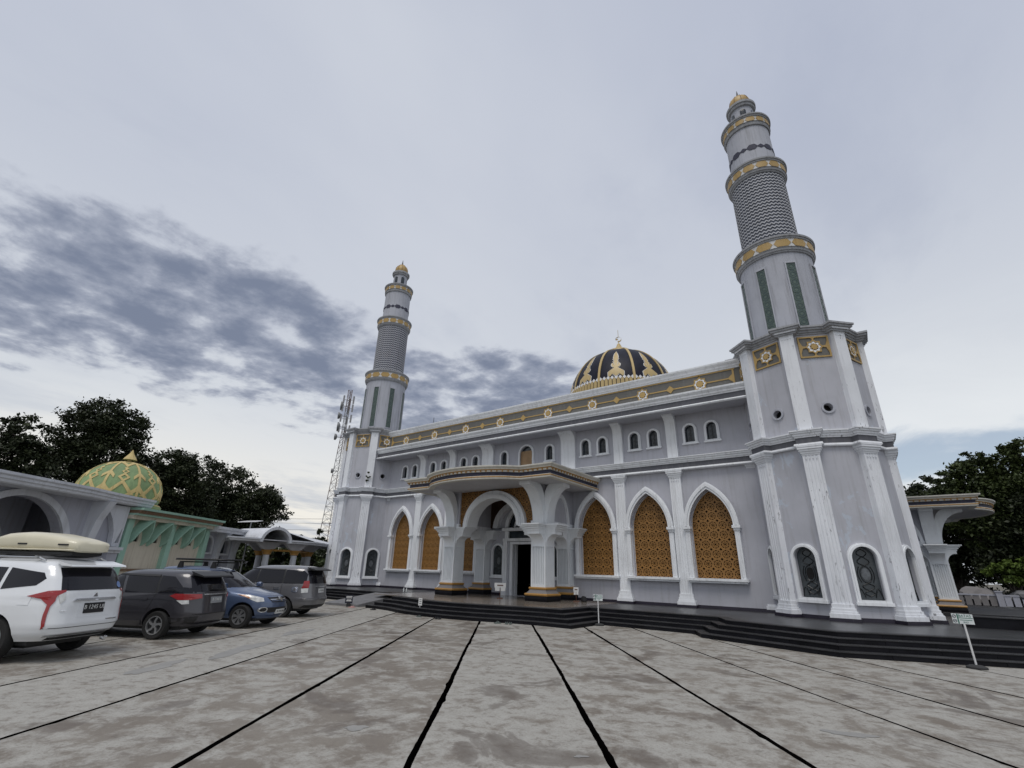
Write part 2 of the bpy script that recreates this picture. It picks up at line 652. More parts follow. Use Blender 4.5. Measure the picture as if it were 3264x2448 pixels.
def inst(name, me, parent, loc=(0, 0, 0), rot=(0, 0, 0), scl=(1, 1, 1)):
    o = bpy.data.objects.new(name, me)
    COL.objects.link(o)
    o.parent = parent
    o.location = loc
    o.rotation_euler = rot
    o.scale = scl
    return o


def reset_org():
    global ORG
    ORG = Vector((0, 0, 0))


def pointed(cx, half, z0, zs, za, n=14):
    h = za - zs
    k = (h * h - half * half) / (2 * half)
    R = half + k
    am = math.atan2(h, k)
    pts = [(cx - half, z0)] if z0 < zs - 1e-6 else []
    left = [(cx + k - R * math.cos(am * i / n), zs + R * math.sin(am * i / n)) for i in range(n + 1)]
    right = [(2 * cx - x, z) for x, z in left[:-1]][::-1]
    pts += left + right
    if z0 < zs - 1e-6:
        pts.append((cx + half, z0))
    return pts


def rounded(cx, half, z0, zt, n=14, b=None):
    b = half if b is None else b
    zs = zt - b
    return [(cx - half, z0)] + [(cx - half * math.cos(PI * i / n), zs + b * math.sin(PI * i / n)) for i in range(n + 1)] + [(cx + half, z0)]


def star8(cx, cz, ro, ri, rot=PI / 8 * 0):
    return [(cx + (ro if i % 2 == 0 else ri) * math.cos(PI * i / 8 + rot), cz + (ro if i % 2 == 0 else ri) * math.sin(PI * i / 8 + rot)) for i in range(16)]


def rect(x0, x1, z0, z1):
    return [(x0, z0), (x1, z0), (x1, z1), (x0, z1)]


def circle(cx, cz, r, n=20):
    return [(cx + r * math.cos(2 * PI * i / n), cz + r * math.sin(2 * PI * i / n)) for i in range(n)]


# face of a wall that looks to -y: a = x, b = z, t = y
def front(a, b, t):
    return (a, t, b)

# ================================================================== ground and yard
reset_org()
g = MB()
g.add([(-900, -900, -0.30), (900, -900, -0.30), (900, 1200, -0.30), (-900, 1200, -0.30)], [(0, 1, 2, 3)])
structure(g.build('ground', 'earth'))

# joints between the cast slabs, measured one by one: (near end, far end)
JOINTS = [((4.715, -20.523), (-3.276, -8.104)), ((7.767, -20.963), (-1.026, -8.068)),
          ((9.927, -20.122), (1.903, -8.834)), ((11.562, -18.72), (3.557, -8.029)), ((13.11, -17.392), (5.698, -7.692)),
          ((14.676, -16.049), (7.298, -6.813)), ((16.405, -14.663), (8.618, -5.657)), ((16.769, -12.39), (11.67, -6.716)),
          ((17.159, -9.96), (14.648, -7.361))]


def ext(j, t0=-14, t1=26):
    a, b_ = Vector(j[0]), Vector(j[1])
    d = (b_ - a).normalized()
    return a + d * t0, a + d * t1


lines = []
# further slabs to the left (under the cars and beyond) and to the right keep the 2.1 m rhythm
a0, b0 = ext(JOINTS[0])
dl = (b0 - a0).normalized()
nl = Vector((-dl.y, dl.x))
for k in range(8, 0, -1):
    lines.append((a0 + nl * 2.2 * k, b0 + nl * 2.2 * k))
for j in JOINTS:
    lines.append(ext(j))
a1, b1 = lines[-1]
dr = (b1 - a1).normalized()
nr = Vector((dr.y, -dr.x))
for k in range(1, 7):
    lines.append((a1 + nr * 2.0 * k, b1 + nr * 2.0 * k))
yard = MB()
yard.add([(-40, -50, -0.18), (60, -50, -0.18), (60, 40, -0.18), (-40, 40, -0.18)], [(0, 1, 2, 3)])
yard_o = structure(yard.build('yard_pavement', 'joint'))


def ragged(a, b_, w, n, seed):
    """edge of a slab: the joint line set back by w, chipped here and there"""
    r = random.Random(seed)
    d = (b_ - a)
    nrm = Vector((d.y, -d.x)).normalized()
    sg = 1 if w > 0 else -1
    out, drift, chip = [], 0.0, 0.0
    for i in range(n + 1):
        drift = drift * 0.93 + r.uniform(-0.004, 0.004)
        if chip <= 0 and r.random() < 0.035:
            chip = r.uniform(0.012, 0.04)
        chip = max(0.0, chip - r.uniform(0.0, 0.02))
        out.append(a + d * (i / n) + nrm * (w + drift + sg * chip + r.uniform(-0.003, 0.003)))
    return out


def JW(i):
    return 0.038 if 10 <= i <= 13 else 0.030 if i >= 8 else 0.022


for i in range(len(lines) - 1):
    (la, lb), (ra, rb) = lines[i], lines[i + 1]
    L_ = ragged(la, lb, JW(i), 420, i * 2)
    R2 = ragged(ra, rb, -JW(i + 1), 420, i * 2 + 1)
    s = MB()
    v, f = [], []
    for p, q in zip(L_, R2):
        v += [(p.x, p.y, -0.20), (p.x, p.y, 0.0), (q.x, q.y, 0.0), (q.x, q.y, -0.20)]
    for k in range(len(L_) - 1):
        o = 4 * k
        f += [(o, o + 4, o + 5, o + 1), (o + 1, o + 5, o + 6, o + 2), (o + 2, o + 6, o + 7, o + 3)]
    s.add(v, f)
    so_ = s.build('slab', 'concrete', yard_o, fix=False)
    so_.data.materials.append(MATS['joint'])
    so_.data.polygons.foreach_set('material_index', np.tile([1, 0, 1], len(L_) - 1).astype(np.int32))


def blob_patch(cx, cy, rx, ry, ang, seed, mat='patch_grey'):
    r = random.Random(seed)
    ph = [r.uniform(0, 6.28) for _ in range(4)]
    pts = []
    for i in range(40):
        t = 2 * PI * i / 40
        k = 1 + 0.22 * math.sin(2 * t + ph[0]) + 0.16 * math.sin(3 * t + ph[1]) + 0.10 * math.sin(5 * t + ph[2]) + 0.07 * math.sin(9 * t + ph[3])
        x, y = rx * k * math.cos(t), ry * k * math.sin(t)
        pts.append((cx + x * math.cos(ang) - y * math.sin(ang), cy + x * math.sin(ang) + y * math.cos(ang)))
    m = MB()
    m.add([(p[0], p[1], 0.004) for p in pts], [tuple(range(40))])
    m.build('mortar_patch', mat, yard_o)


# thin grey mortar repairs, each within its own slab
PATCH_LIST = ((3.75, -16.5, 1.0, .25, R_(125), 3), (4.7, -18.5, .6, .2, R_(125), 4), (1.9, -14.1, .8, .2, R_(125), 5), (10.2, -18.3, .14, .09, .4, 6), (14.9, -14.45, .25, .12, .3, 8), (12.7, -17.35, .07, .04, 1, 11))
for a in PATCH_LIST:
    blob_patch(*a)

# ================================================================== plinth and steps
TC = (14.40, 0.26)      # minaret tower centre (mirrored at -x)
ZP = 0.50               # platform level
TREAD, RISE, NST = 0.30, 0.125, 4


def octv(cx, cy, r, k):
    a = R_(-90 + 45 * k)
    return (cx + r * math.cos(a), cy + r * math.sin(a))


# outline of the lowest riser, right to left
bulge = [(6.85, -7.15), (5.6, -7.18), (4.9, -7.25), (4.2, -7.43), (3.5, -7.66), (2.8, -7.85), (2.0, -7.98), (1.2, -8.04), (.4, -8.02), (-.4, -7.93), (-1.1, -7.76), (-1.7, -7.55), (-2.3, -7.36), (-3.0, -7.24), (-4.0, -7.2)]
OUT = [(24.5, 0.2), (octv(*TC, 7.45, 1)[0] + 3.0, -2.4), octv(*TC, 7.45, 1), octv(*TC, 7.45, 0), (10.75, -5.95), (10.35, -5.15), (6.9, -5.1)] + bulge + \
      [(-4.4, -5.1), (-10.35, -5.15), (-10.75, -5.95), octv(-TC[0], TC[1], 7.45, 0), octv(-TC[0], TC[1], 7.45, -1), (-22, 0)]


def inset(path, d):
    P = [Vector(p) for p in path]
    out = []
    for i in range(len(P)):
        a = (P[i] - P[i - 1]).normalized() if i else (P[1] - P[0]).normalized()
        b_ = (P[i + 1] - P[i]).normalized() if i < len(P) - 1 else a
        na, nb = Vector((a.y, -a.x)), Vector((b_.y, -b_.x))
        m = na + nb
        m = m / max(0.35, m.dot(m) / 2)
        out.append(P[i] + m * d)
    return out


steps = structure(empty('platform_steps'))
NT = 0
for s in range(NST):
    line = inset(OUT, TREAD * s)
    z1 = RISE * (s + 1)
    poly = [(p.x, p.y) for p in line] + [(-22, 20), (24.5, 20)]
    top = s == NST - 1
    m = MB()
    line2 = inset(OUT, TREAD * s + 0.03)
    poly2 = [(p.x, p.y) for p in line2] + [(-22, 20), (24.5, 20)]
    m.plate(poly2, [], RISE * s - 0.01, z1 - 0.004, lambda a, b, t: (a, b, t))
    so = m.build('step', 'floor_tile' if top else 'stone_black', steps)
    # riser and nosing tiles, laid one by one
    for i in range(len(line) - 1):
        a, b_ = line[i], line[i + 1]
        ln = (b_ - a).length
        if ln < 0.05 or max(a.x, b_.x) < -17 or min(a.x, b_.x) > 23:
            continue
        n = max(1, round(ln / 1.15))
        d = (b_ - a) / n
        du = d.normalized()
        nr_ = Vector((du.y, -du.x))
        for k in range(n):
            p = a + d * k + du * 0.004
            q = a + d * (k + 1) - du * 0.004
            t = MB()
            jit = rng.uniform(-0.004, 0.004)
            wdt = TREAD + 0.02
            c = [p - nr_ * jit, q - nr_ * jit, q + nr_ * wdt, p + nr_ * wdt]
            # nosing: a slightly proud tread slab over the riser tile
            t.add([(w.x, w.y, RISE * s) for w in c] + [(w.x, w.y, z1 - 0.022) for w in c], [(0, 1, 5, 4), (1, 2, 6, 5), (2, 3, 7, 6), (3, 0, 4, 7), (4, 5, 6, 7)])
            t.build('riser_tile', 'stone_black', so)
            NT += 1
    t = MB()
    t.sweep([(p.x, p.y) for p in line], [(-0.014, z1 - 0.022), (-0.014, z1), (TREAD + 0.03, z1), (TREAD + 0.03, z1 - 0.022)])
    t.build('nosing', 'stone_tread', so)

# polished floor inside the porch
m = MB()
pf = [(5.6, -.2), (5.6, -5.6), (4.6, -5.9), (2.6, -6.5), (1.0, -6.75), (-.6, -6.55), (-2.2, -5.95), (-3.4, -5.8), (-5.2, -5.8), (-5.2, -.2)]
m.plate(pf, [], ZP - 0.02, ZP + 0.006, lambda a, b, t: (a, b, t))
m.build('porch_floor', 'porch_floor', steps)
# low parapet and side-porch landing on the east
m = MB()
m.box(17.4, 27.0, -1.0, -0.5, 0.3, 0.80)
m.build('low_parapet', 'stone_black', steps)
m = MB()
m.box(17.37, 27.03, -1.03, -0.47, 0.80, 0.825)
m.build('parapet_coping', 'stone_tread', steps)
m = MB()
m.box(15.0, 24.4, 5.2, 13.0, 0.3, 0.62)
m.build('side_landing', 'stone_tread', steps)
# ramp on the left of the steps
m = MB()
v = [(-6.6, -7.6, .10), (-4.45, -7.3, .10), (-4.45, -4.6, .49), (-6.6, -4.6, .49), (-6.6, -7.6, -.02), (-4.45, -7.3, -.02), (-4.45, -4.6, -.02), (-6.6, -4.6, -.02)]
m.add(v, [(0, 1, 2, 3), (0, 4, 5, 1), (1, 5, 6, 2), (3, 7, 4, 0)])
structure(m.build('ramp', 'ramp_grey'))

# ================================================================== lattice tile (perforated rosette), shared mesh
PITCH = 0.40


def lattice_cell(keep=None, ox=0.0, oz=0.0):
    """one square cell: polar grid with holes, outer ring stretched to the square"""
    S = 32
    h = PITCH / 2
    rad = [0.036, 0.054, 0.090, 0.110, 0.130, 0.164, 0.180]
    v, f = [], []
    rings = []

    def sq(a):
        c, s_ = math.cos(a), math.sin(a)
        k = h / max(abs(c), abs(s_))
        k = min(k, (2 * h - 0.055) / (abs(c) + abs(s_)))
        return k
    for r in rad:
        rings.append([(r * math.cos(2 * PI * i / S), r * math.sin(2 * PI * i / S)) for i in range(S)])
    rings.append([(sq(2 * PI * i / S) * math.cos(2 * PI * i / S), sq(2 * PI * i / S) * math.sin(2 * PI * i / S)) for i in range(S)])
    for rg in rings:
        v += rg
    for j in range(len(rings) - 1):
        for i in range(S):
            if j == 1 and i % 4 in (0, 1):
                continue
            if j == 4 and (i + 1) % 4 != 3:
                continue
            if j == 6 and (i % 8 == 4 and False):
                continue
            q = (j * S + i, j * S + (i + 1) % S, (j + 1) * S + (i + 1) % S, (j + 1) * S + i)
            if keep:
                cx = sum(v[k][0] for k in q) / 4 + ox
                cz = sum(v[k][1] for k in q) / 4 + oz
                if not keep(cx, cz):
                    continue
            f.append(q)
    return v, f


def lattice_mesh_xz(depth=0.03):
    """as mesh facing -y with a little thickness (sides of the holes)"""
    v, f = lattice_cell()
    me = bpy.data.meshes.new('lattice_tile')
    n = len(v)
    V = [(p[0], 0, p[1]) for p in v] + [(p[0], depth, p[1]) for p in v]
    F = list(f)
    cnt = {}
    for q in f:
        for k in range(4):
            e = (q[k], q[(k + 1) % 4])
            cnt[e] = 1
    for (a, b_) in cnt:
        if (b_, a) not in cnt:
            F.append((b_, a, a + n, b_ + n))
    me.from_pydata(V, [], F)
    me.materials.append(MATS['lattice'])
    return me


LATTICE = lattice_mesh_xz()

# ================================================================== mosque hall
YL, YU = -0.10, 0.0      # lower and upper wall faces
hall = thing('mosque_hall', 'long lavender grey mosque hall with golden lattice arches, dark dome and star frieze', 'mosque', (0, 0, ZP))
AX = [-10.04, -7.24, -4.44, 4.44, 7.24, 10.04]
# --- lower wall with arch openings and the doorway
holes = [pointed(x, 0.89, 1.68, 3.80, 5.36) for x in AX] + [rect(-0.78, 0.78, ZP + 0.02, 3.15)] + [rounded(s * 1.79, 0.36, 1.50, 3.12) for s in (-1, 1)] + [rounded(0, 1.30, 4.05, 5.33)]
m = MB()
m.plate(rect(-13.2, 13.2, ZP - 0.1, 6.45), holes, YL, 0.10, front)
wall_o = m.build('wall', 'wall', hall)
# --- upper wall
UW = []
for x in AX:
    UW += [x - 0.503, x + 0.503]
UW += [-1.63, 1.63]
holes = [rounded(x, 0.235, 7.69, 8.54) for x in UW] + [rounded(0, 0.46, 7.35, 8.72)]
m = MB()
m.plate(rect(-13.2, 13.2, 6.45, 9.9), holes, YU, 0.3, front)
m.build('upper_wall', 'wall', hall)
# --- body behind, roof, side and back walls
m = MB()
m.box(-13.6, -13.3, 0.3, 30, ZP, 11.0)
m.box(13.3, 13.6, 0.3, 30, ZP, 11.0)
m.box(-13.6, 13.6, 29.7, 30, ZP, 11.0)
m.build('side_wall', 'wall', hall)
m = MB()
m.box(-13.5, 13.5, -0.2, 29.9, 10.75, 10.95)
m.build('roof_slab', 'roof_grey', hall)
m = MB()
m.box(-13.2, 13.2, 0.6, 29.6, ZP - 0.05, ZP)
m.build('interior_floor', 'roof_grey', hall)
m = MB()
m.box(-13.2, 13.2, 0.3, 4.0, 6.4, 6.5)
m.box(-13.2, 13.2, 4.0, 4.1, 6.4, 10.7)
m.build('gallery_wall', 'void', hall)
# --- skirting
m = MB()
for a, b_ in ((-13.2, -1.45), (1.45, 13.2)):
    m.box(a, b_, YL - 0.03, YL + 0.02, ZP - 0.02, ZP + 0.12)
m.build('skirting', 'skirting', hall)

# --- lattice screens behind the arches
ay = 0.06
for x in AX:
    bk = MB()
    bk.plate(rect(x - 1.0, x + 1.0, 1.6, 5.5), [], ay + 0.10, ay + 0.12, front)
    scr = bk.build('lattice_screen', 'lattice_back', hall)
    for iz in range(10):
        for ix in range(5):
            zc = 1.66 + 0.20 + iz * PITCH
            xc = (ix - 2) * PITCH
            # tiles wholly behind the wall are left out
            if zc > 3.9 and abs(xc) - 0.2 > 0.89 * max(0.0, 1 - ((zc - 0.2 - 3.8) / 1.56) ** 1.6):
                continue
            inst('lattice_tile', LATTICE, scr, (x + xc, ay, zc - ZP), scl=(1, 1, 1))
    # hood, jambs, capitals, sill
    m = MB()
    hood = pointed(x, 1.15, 3.80, 3.80, 5.73)
    inn = pointed(x, 0.92, 3.80, 3.80, 5.40)
    m.plate(hood + inn[::-1], [], -0.36, -0.24, front)
    h2 = pointed(x, 1.10, 3.80, 3.80, 5.66)
    i2 = pointed(x, 1.00, 3.80, 3.80, 5.52)
    m.plate(h2 + i2[::-1], [], -0.40, -0.355, front)
    rev_o = pointed(x, 0.93, 1.70, 3.80, 5.41)
    rev_i = pointed(x, 0.885, 1.70, 3.80, 5.35)
    m.plate(rev_o + rev_i[::-1], [], 0.0, 0.075, front)
    fr = m.build('arch_hood', 'trim', hall)
    m = MB()
    m.plate(pointed(x, 1.12, 3.80, 3.80, 5.69) + pointed(x, 0.945, 3.80, 3.80, 5.43)[::-1], [], -0.245, YL + 0.02, front)
    m.build('arch_reveal', 'wall', fr)
    for s in (-1, 1):
        m = MB()
        m.box(x + s * 1.03 - 0.10, x + s * 1.03 + 0.10, -0.30, YL, 1.66, 3.66)
        m.box(x + s * 1.03 - 0.035, x + s * 1.03 + 0.035, -0.315, -0.29, 1.75, 3.5)
        m.build('jamb', 'trim', fr)
        m = MB()
        m.box(x + s * 1.03 - 0.125, x + s * 1.03 + 0.125, -0.34, YL, 3.60, 3.70)
        m.box(x + s * 1.03 - 0.165, x + s * 1.03 + 0.165, -0.40, YL, 3.70, 3.81)
        m.build('jamb_capital', 'trim', fr)
    m = MB()
    m.box(x - 1.22, x + 1.22, -0.40, 0.07, 1.58, 1.675)
    m.box(x - 1.16, x + 1.16, -0.32, YL, 1.50, 1.58)
    m.build('sill', 'trim', fr)

# --- flat fluted pilasters on the lower wall


def fluted(w, d, n, gd=0.022):
    """front outline (x, y) of a pilaster shaft, fluted on the -y face"""
    pts = [(-w / 2, 0)]
    pts.append((-w / 2, -d))
    e = w * 0.10
    ww = (w - 2 * e) / n
    for i in range(n):
        a = -w / 2 + e + ww * i
        pts += [(a + ww * 0.15, -d), (a + ww * 0.28, -d + gd), (a + ww * 0.72, -d + gd), (a + ww * 0.85, -d)]
    pts += [(w / 2, -d), (w / 2, 0)]
    return pts


def pilaster_parts(parent, P, w, d, z0, z1, mat, nfl=4, base=True, cap=True, caph=0.34, flz=None):
    """P maps local (along, out(-y), z) to world"""
    zb = z0 + (0.42 if base else 0)
    zc = z1 - (caph if cap else 0)
    m = MB()
    o = fluted(w, d, nfl) if nfl else [(-w / 2, 0), (-w / 2, -d), (w / 2, -d), (w / 2, 0)]
    fa, fb = (zb, zc) if flz is None else flz
    pl = [(-w / 2, 0), (-w / 2, -d), (w / 2, -d), (w / 2, 0)]
    m.plate(o, [], fa, fb, lambda a, b, t: P(a, b, t))
    if fa > zb + 1e-4:
        m.plate(pl, [], zb, fa, lambda a, b, t: P(a, b, t))
    if fb < zc - 1e-4:
        m.plate(pl, [], fb, zc, lambda a, b, t: P(a, b, t))
    po = m.build('pilaster', mat, parent)
    if base:
        m = MB()
        prof = [(1.50, 0.0, 0.13), (1.36, 0.13, 0.20), (1.26, 0.20, 0.29), (1.14, 0.29, 0.42)]
        for k, a, b_ in prof:
            ww, dd = w * k / 2, d + (k - 1) * w * 0.5
            m.box(-ww, ww, -dd, 0, z0 + a, z0 + b_, lambda x, y, z: P(x, y, z))
        m.build('pilaster_base', mat, po)
    if cap:
        m = MB()
        for k, a, b_ in ((1.06, 0.0, 0.06), (1.16, 0.06, 0.14), (1.30, 0.14, 0.22), (1.44, 0.22, 0.30), (1.5, 0.30, caph)):
            ww, dd = w * k / 2, d + (k - 1) * w * 0.5
            m.box(-ww, ww, -dd, 0, zc + a, zc + b_, lambda x, y, z: P(x, y, z))
        # row of small bosses under the capital
        for i in range(4):
            bx = (i - 1.5) * w * 0.2
            m.box(bx - 0.022, bx + 0.022, -d - 0.02, -d, zc - 0.14, zc - 0.095, lambda x, y, z: P(x, y, z))
        m.build('pilaster_capital', mat, po)
    return po


for x in (-8.66, -5.86, 5.86, 8.66):
    pilaster_parts(hall, lambda a, b, t, x=x: (x + a, YL + b, t), 0.52, 0.13, ZP + 0.10, 6.37, 'trim', nfl=4)
# dark block under the bases
m = MB()
for x in (-8.66, -5.86, 5.86, 8.66):
    m.box(x - 0.42, x + 0.42, YL - 0.30, YL, ZP - 0.01, ZP + 0.10)
m.build('pilaster_plinth', 'skirting', hall)

# --- middle band
X0, X1 = -13.0, 13.0
m = MB()
m.sweep([(X0, YL), (X1, YL)], [(0, 6.365), (0.22, 6.365), (0.25, 6.40), (0.22, 6.47), (0, 6.47)])
m.build('band_lower_molding', 'trim', hall)
m = MB()
m.sweep([(X0, YL), (X1, YL)], [(0, 6.47), (0.13, 6.47), (0.13, 6.71), (0, 6.71)])
m.build('band_grey', 'grey_band', hall)
m = MB()
m.sweep([(X0, YL), (X1, YL)], [(0, 6.71), (0.17, 6.71), (0.17, 6.77), (0.22, 6.77), (0.22, 6.84), (0.28, 6.86), (0.28, 6.93), (0.33, 6.94), (0.33, 6.975), (0, 6.99)])
m.build('band_upper_molding', 'trim', hall)

# --- upper windows
for x in UW + [0]:
    big = x == 0
    hw, z0, z1 = (0.46, 7.35, 8.72) if big else (0.235, 7.69, 8.54)
    m = MB()
    o = rounded(x, hw + 0.105, z0 - 0.04, z1 + 0.095)
    i_ = rounded(x, hw, z0, z1)
    m.plate(o, [i_], -0.07, 0.02, front)
    o2 = rounded(x, hw + 0.055, z0 - 0.02, z1 + 0.045)
    m.plate(o2, [rounded(x, hw - 0.01, z0 + 0.01, z1 - 0.01)], -0.10, -0.065, front)
    m.box(x - hw - 0.15, x + hw + 0.15, -0.12, 0.02, z0 - 0.10, z0 - 0.03)
    wf = m.build('upper_window', 'trim', hall)
    m = MB()
    m.plate(rounded(x, hw + 0.05, z0 - 0.05, z1 + 0.05), [], 0.12, 0.14, front)
    m.build('pane', 'glass_dark', wf)
    m = MB()
    if big:
        m.plate(rect(x - hw - 0.02, x + hw + 0.02, z0, z1 - 0.28), [], 0.06, 0.085, front)
        m.build('board', 'board', wf)
    else:
        for zc in (7.90, 8.12, 8.34):
            m.plate(circle(x, zc, 0.095, 16), [circle(x, zc, 0.078, 16)], 0.105, 0.12, front)
            m.plate(circle(x, zc, 0.045, 10), [circle(x, zc, 0.03, 10)], 0.105, 0.12, front)
        m.box(x - 0.012, x + 0.012, 0.10, 0.12, z0, z1)
        m.build('leading', 'leading', wf)

# --- upper pilasters flaring into brackets under the cornice
for x, w in ((-8.66, 0.50), (-5.86, 0.50), (-2.88, 0.88), (2.88, 0.88), (5.86, 0.50), (8.66, 0.50)):
    m = MB()
    prof = [(0, 6.98), (-0.15, 6.98), (-0.15, 8.55)]
    for i in range(1, 9):
        t = i / 8
        prof.append((-0.15 - 0.42 * (1 - math.cos(t * PI / 2)), 8.55 + 0.5 * math.sin(t * PI / 2)))
    prof += [(-0.57, 9.12), (0, 9.12)]
    m.plate(prof, [], x - w / 2, x + w / 2, lambda a, b, t: (t, a, b))
    m.build('bracket_pilaster', 'trim', hall)

# --- cornice
CE = 12.50
m = MB()
m.sweep([(-CE, 0), (CE, 0)], [(1.06, 9.10), (1.10, 9.07), (1.19, 9.07), (1.22, 9.12), (1.19, 9.17), (1.12, 9.18), (1.06, 9.16)])
m.build('cornice_lower_molding', 'trim', hall)
m = MB()
m.sweep([(-CE, 0), (CE, 0)], [(0, 9.105), (1.07, 9.105), (1.07, 9.16), (0, 9.16)])
m.build('cornice_soffit', 'wall', hall)
m = MB()
m.sweep([(-CE, 0), (CE, 0)], [(0, 9.16), (1.10, 9.16), (1.10, 9.45), (0, 9.45)])
m.build('cornice_grey_band', 'grey_band', hall)
m = MB()
m.sweep([(-CE, 0), (CE, 0)], [(0, 9.45), (1.13, 9.45), (1.13, 9.51), (1.19, 9.53), (1.20, 9.62), (1.23, 9.63), (1.29, 9.71), (1.30, 9.79), (0.2, 9.81), (0, 9.81)])
m.build('cornice_top', 'trim', hall)
# --- frieze
YF = -0.40
m = MB()
m.box(-12.3, 12.3, YF, -0.02, 9.75, 10.90)
fz = m.build('frieze', 'frieze_grey', hall)
m = MB()
m.sweep([(-12.35, YF), (12.35, YF)], [(0, 10.86), (0.04, 10.86), (0.04, 10.93), (0.10, 10.96), (0.11, 11.05), (0.14, 11.06), (0.21, 11.14), (0.22, 11.21), (-0.3, 11.22), (-0.3, 10.86)])
m.build('parapet_molding', 'trim', hall)
SX = [1.765, 4.63, 7.51, 10.386]
SX = [-x for x in SX[::-1]] + SX
ZF = 10.37
yb = YF
m = MB()
m.plate(rect(-12.0, 12.0, 10.79, 10.845), [], yb - 0.03, yb + 0.01, front)
m.build('gold_rail', 'gold', fz)
for i, x in enumerate(SX):
    m = MB()
    m.plate(star8(x, ZF, 0.36, 0.275), [star8(x, ZF, 0.295, 0.225)], yb - 0.035, yb + 0.01, front)
    m.box(x - 0.03, x + 0.03, yb - 0.03, yb, ZF + 0.34, 10.80)
    m.plate([(x - 0.07, 10.80), (x, 10.68), (x + 0.07, 10.80)], [], yb - 0.03, yb, front)
    so = m.build('star_frame', 'gold', fz)
    m = MB()
    m.plate(star8(x, ZF, 0.285, 0.215), [star8(x, ZF, 0.20, 0.150)], yb - 0.02, yb + 0.01, front)
    m.build('star_white', 'trim', fz)
    m = MB()
    m.plate(star8(x, ZF, 0.185, 0.135, PI / 8), [], yb - 0.045, yb + 0.01, front)
    m.build('star_centre', 'gold', fz)
for i in range(len(SX) + 1):
    xa = SX[i - 1] + 0.35 if i > 0 else -11.95
    xb = SX[i] - 0.35 if i < len(SX) else 11.95
    m = MB()
    m.plate(rect(xa, xb, ZF - 0.03, ZF + 0.03), [], yb - 0.025, yb + 0.01, front)
    if 0 < i < len(SX):
        xm = (xa + xb) / 2
        m.plate([(xm - 0.2, ZF), (xm, ZF - 0.2), (xm + 0.2, ZF), (xm, ZF + 0.2)], [], yb - 0.04, yb + 0.01, front)
    else:
        s = -1 if i == 0 else 1
        xe = xa if i == 0 else xb
        m.plate([(xe, ZF - 0.45), (xe, ZF + 0.45), (xe - s * 0.08, ZF + 0.45), (xe - s * 0.08, ZF + 0.2), (xe - s * 0.3, ZF), (xe - s * 0.08, ZF - 0.2), (xe - s * 0.08, ZF - 0.45)], [], yb - 0.028, yb + 0.01, front)
    m.build('gold_link', 'gold', fz)
# thin lightning rod on the roof edge
m = MB()
m.tube([(-9.2, 1.0, 10.9), (-9.2, 1.0, 12.3)], 0.02)
m.build('lightning_rod', 'dark_metal', hall)

# --- great dome
DC = (0, 15.0)
DR, DZ, DH = 4.66, 15.9, 4.95


def dome_pt(az, e, off=0.0):
    """az azimuth, e 0..90 degrees up the shell"""
    r = (DR + off) * math.cos(e)
    z = DZ + (DH + off) * math.sin(e)
    return (DC[0] + r * math.cos(az), DC[1] + r * math.sin(az), z)


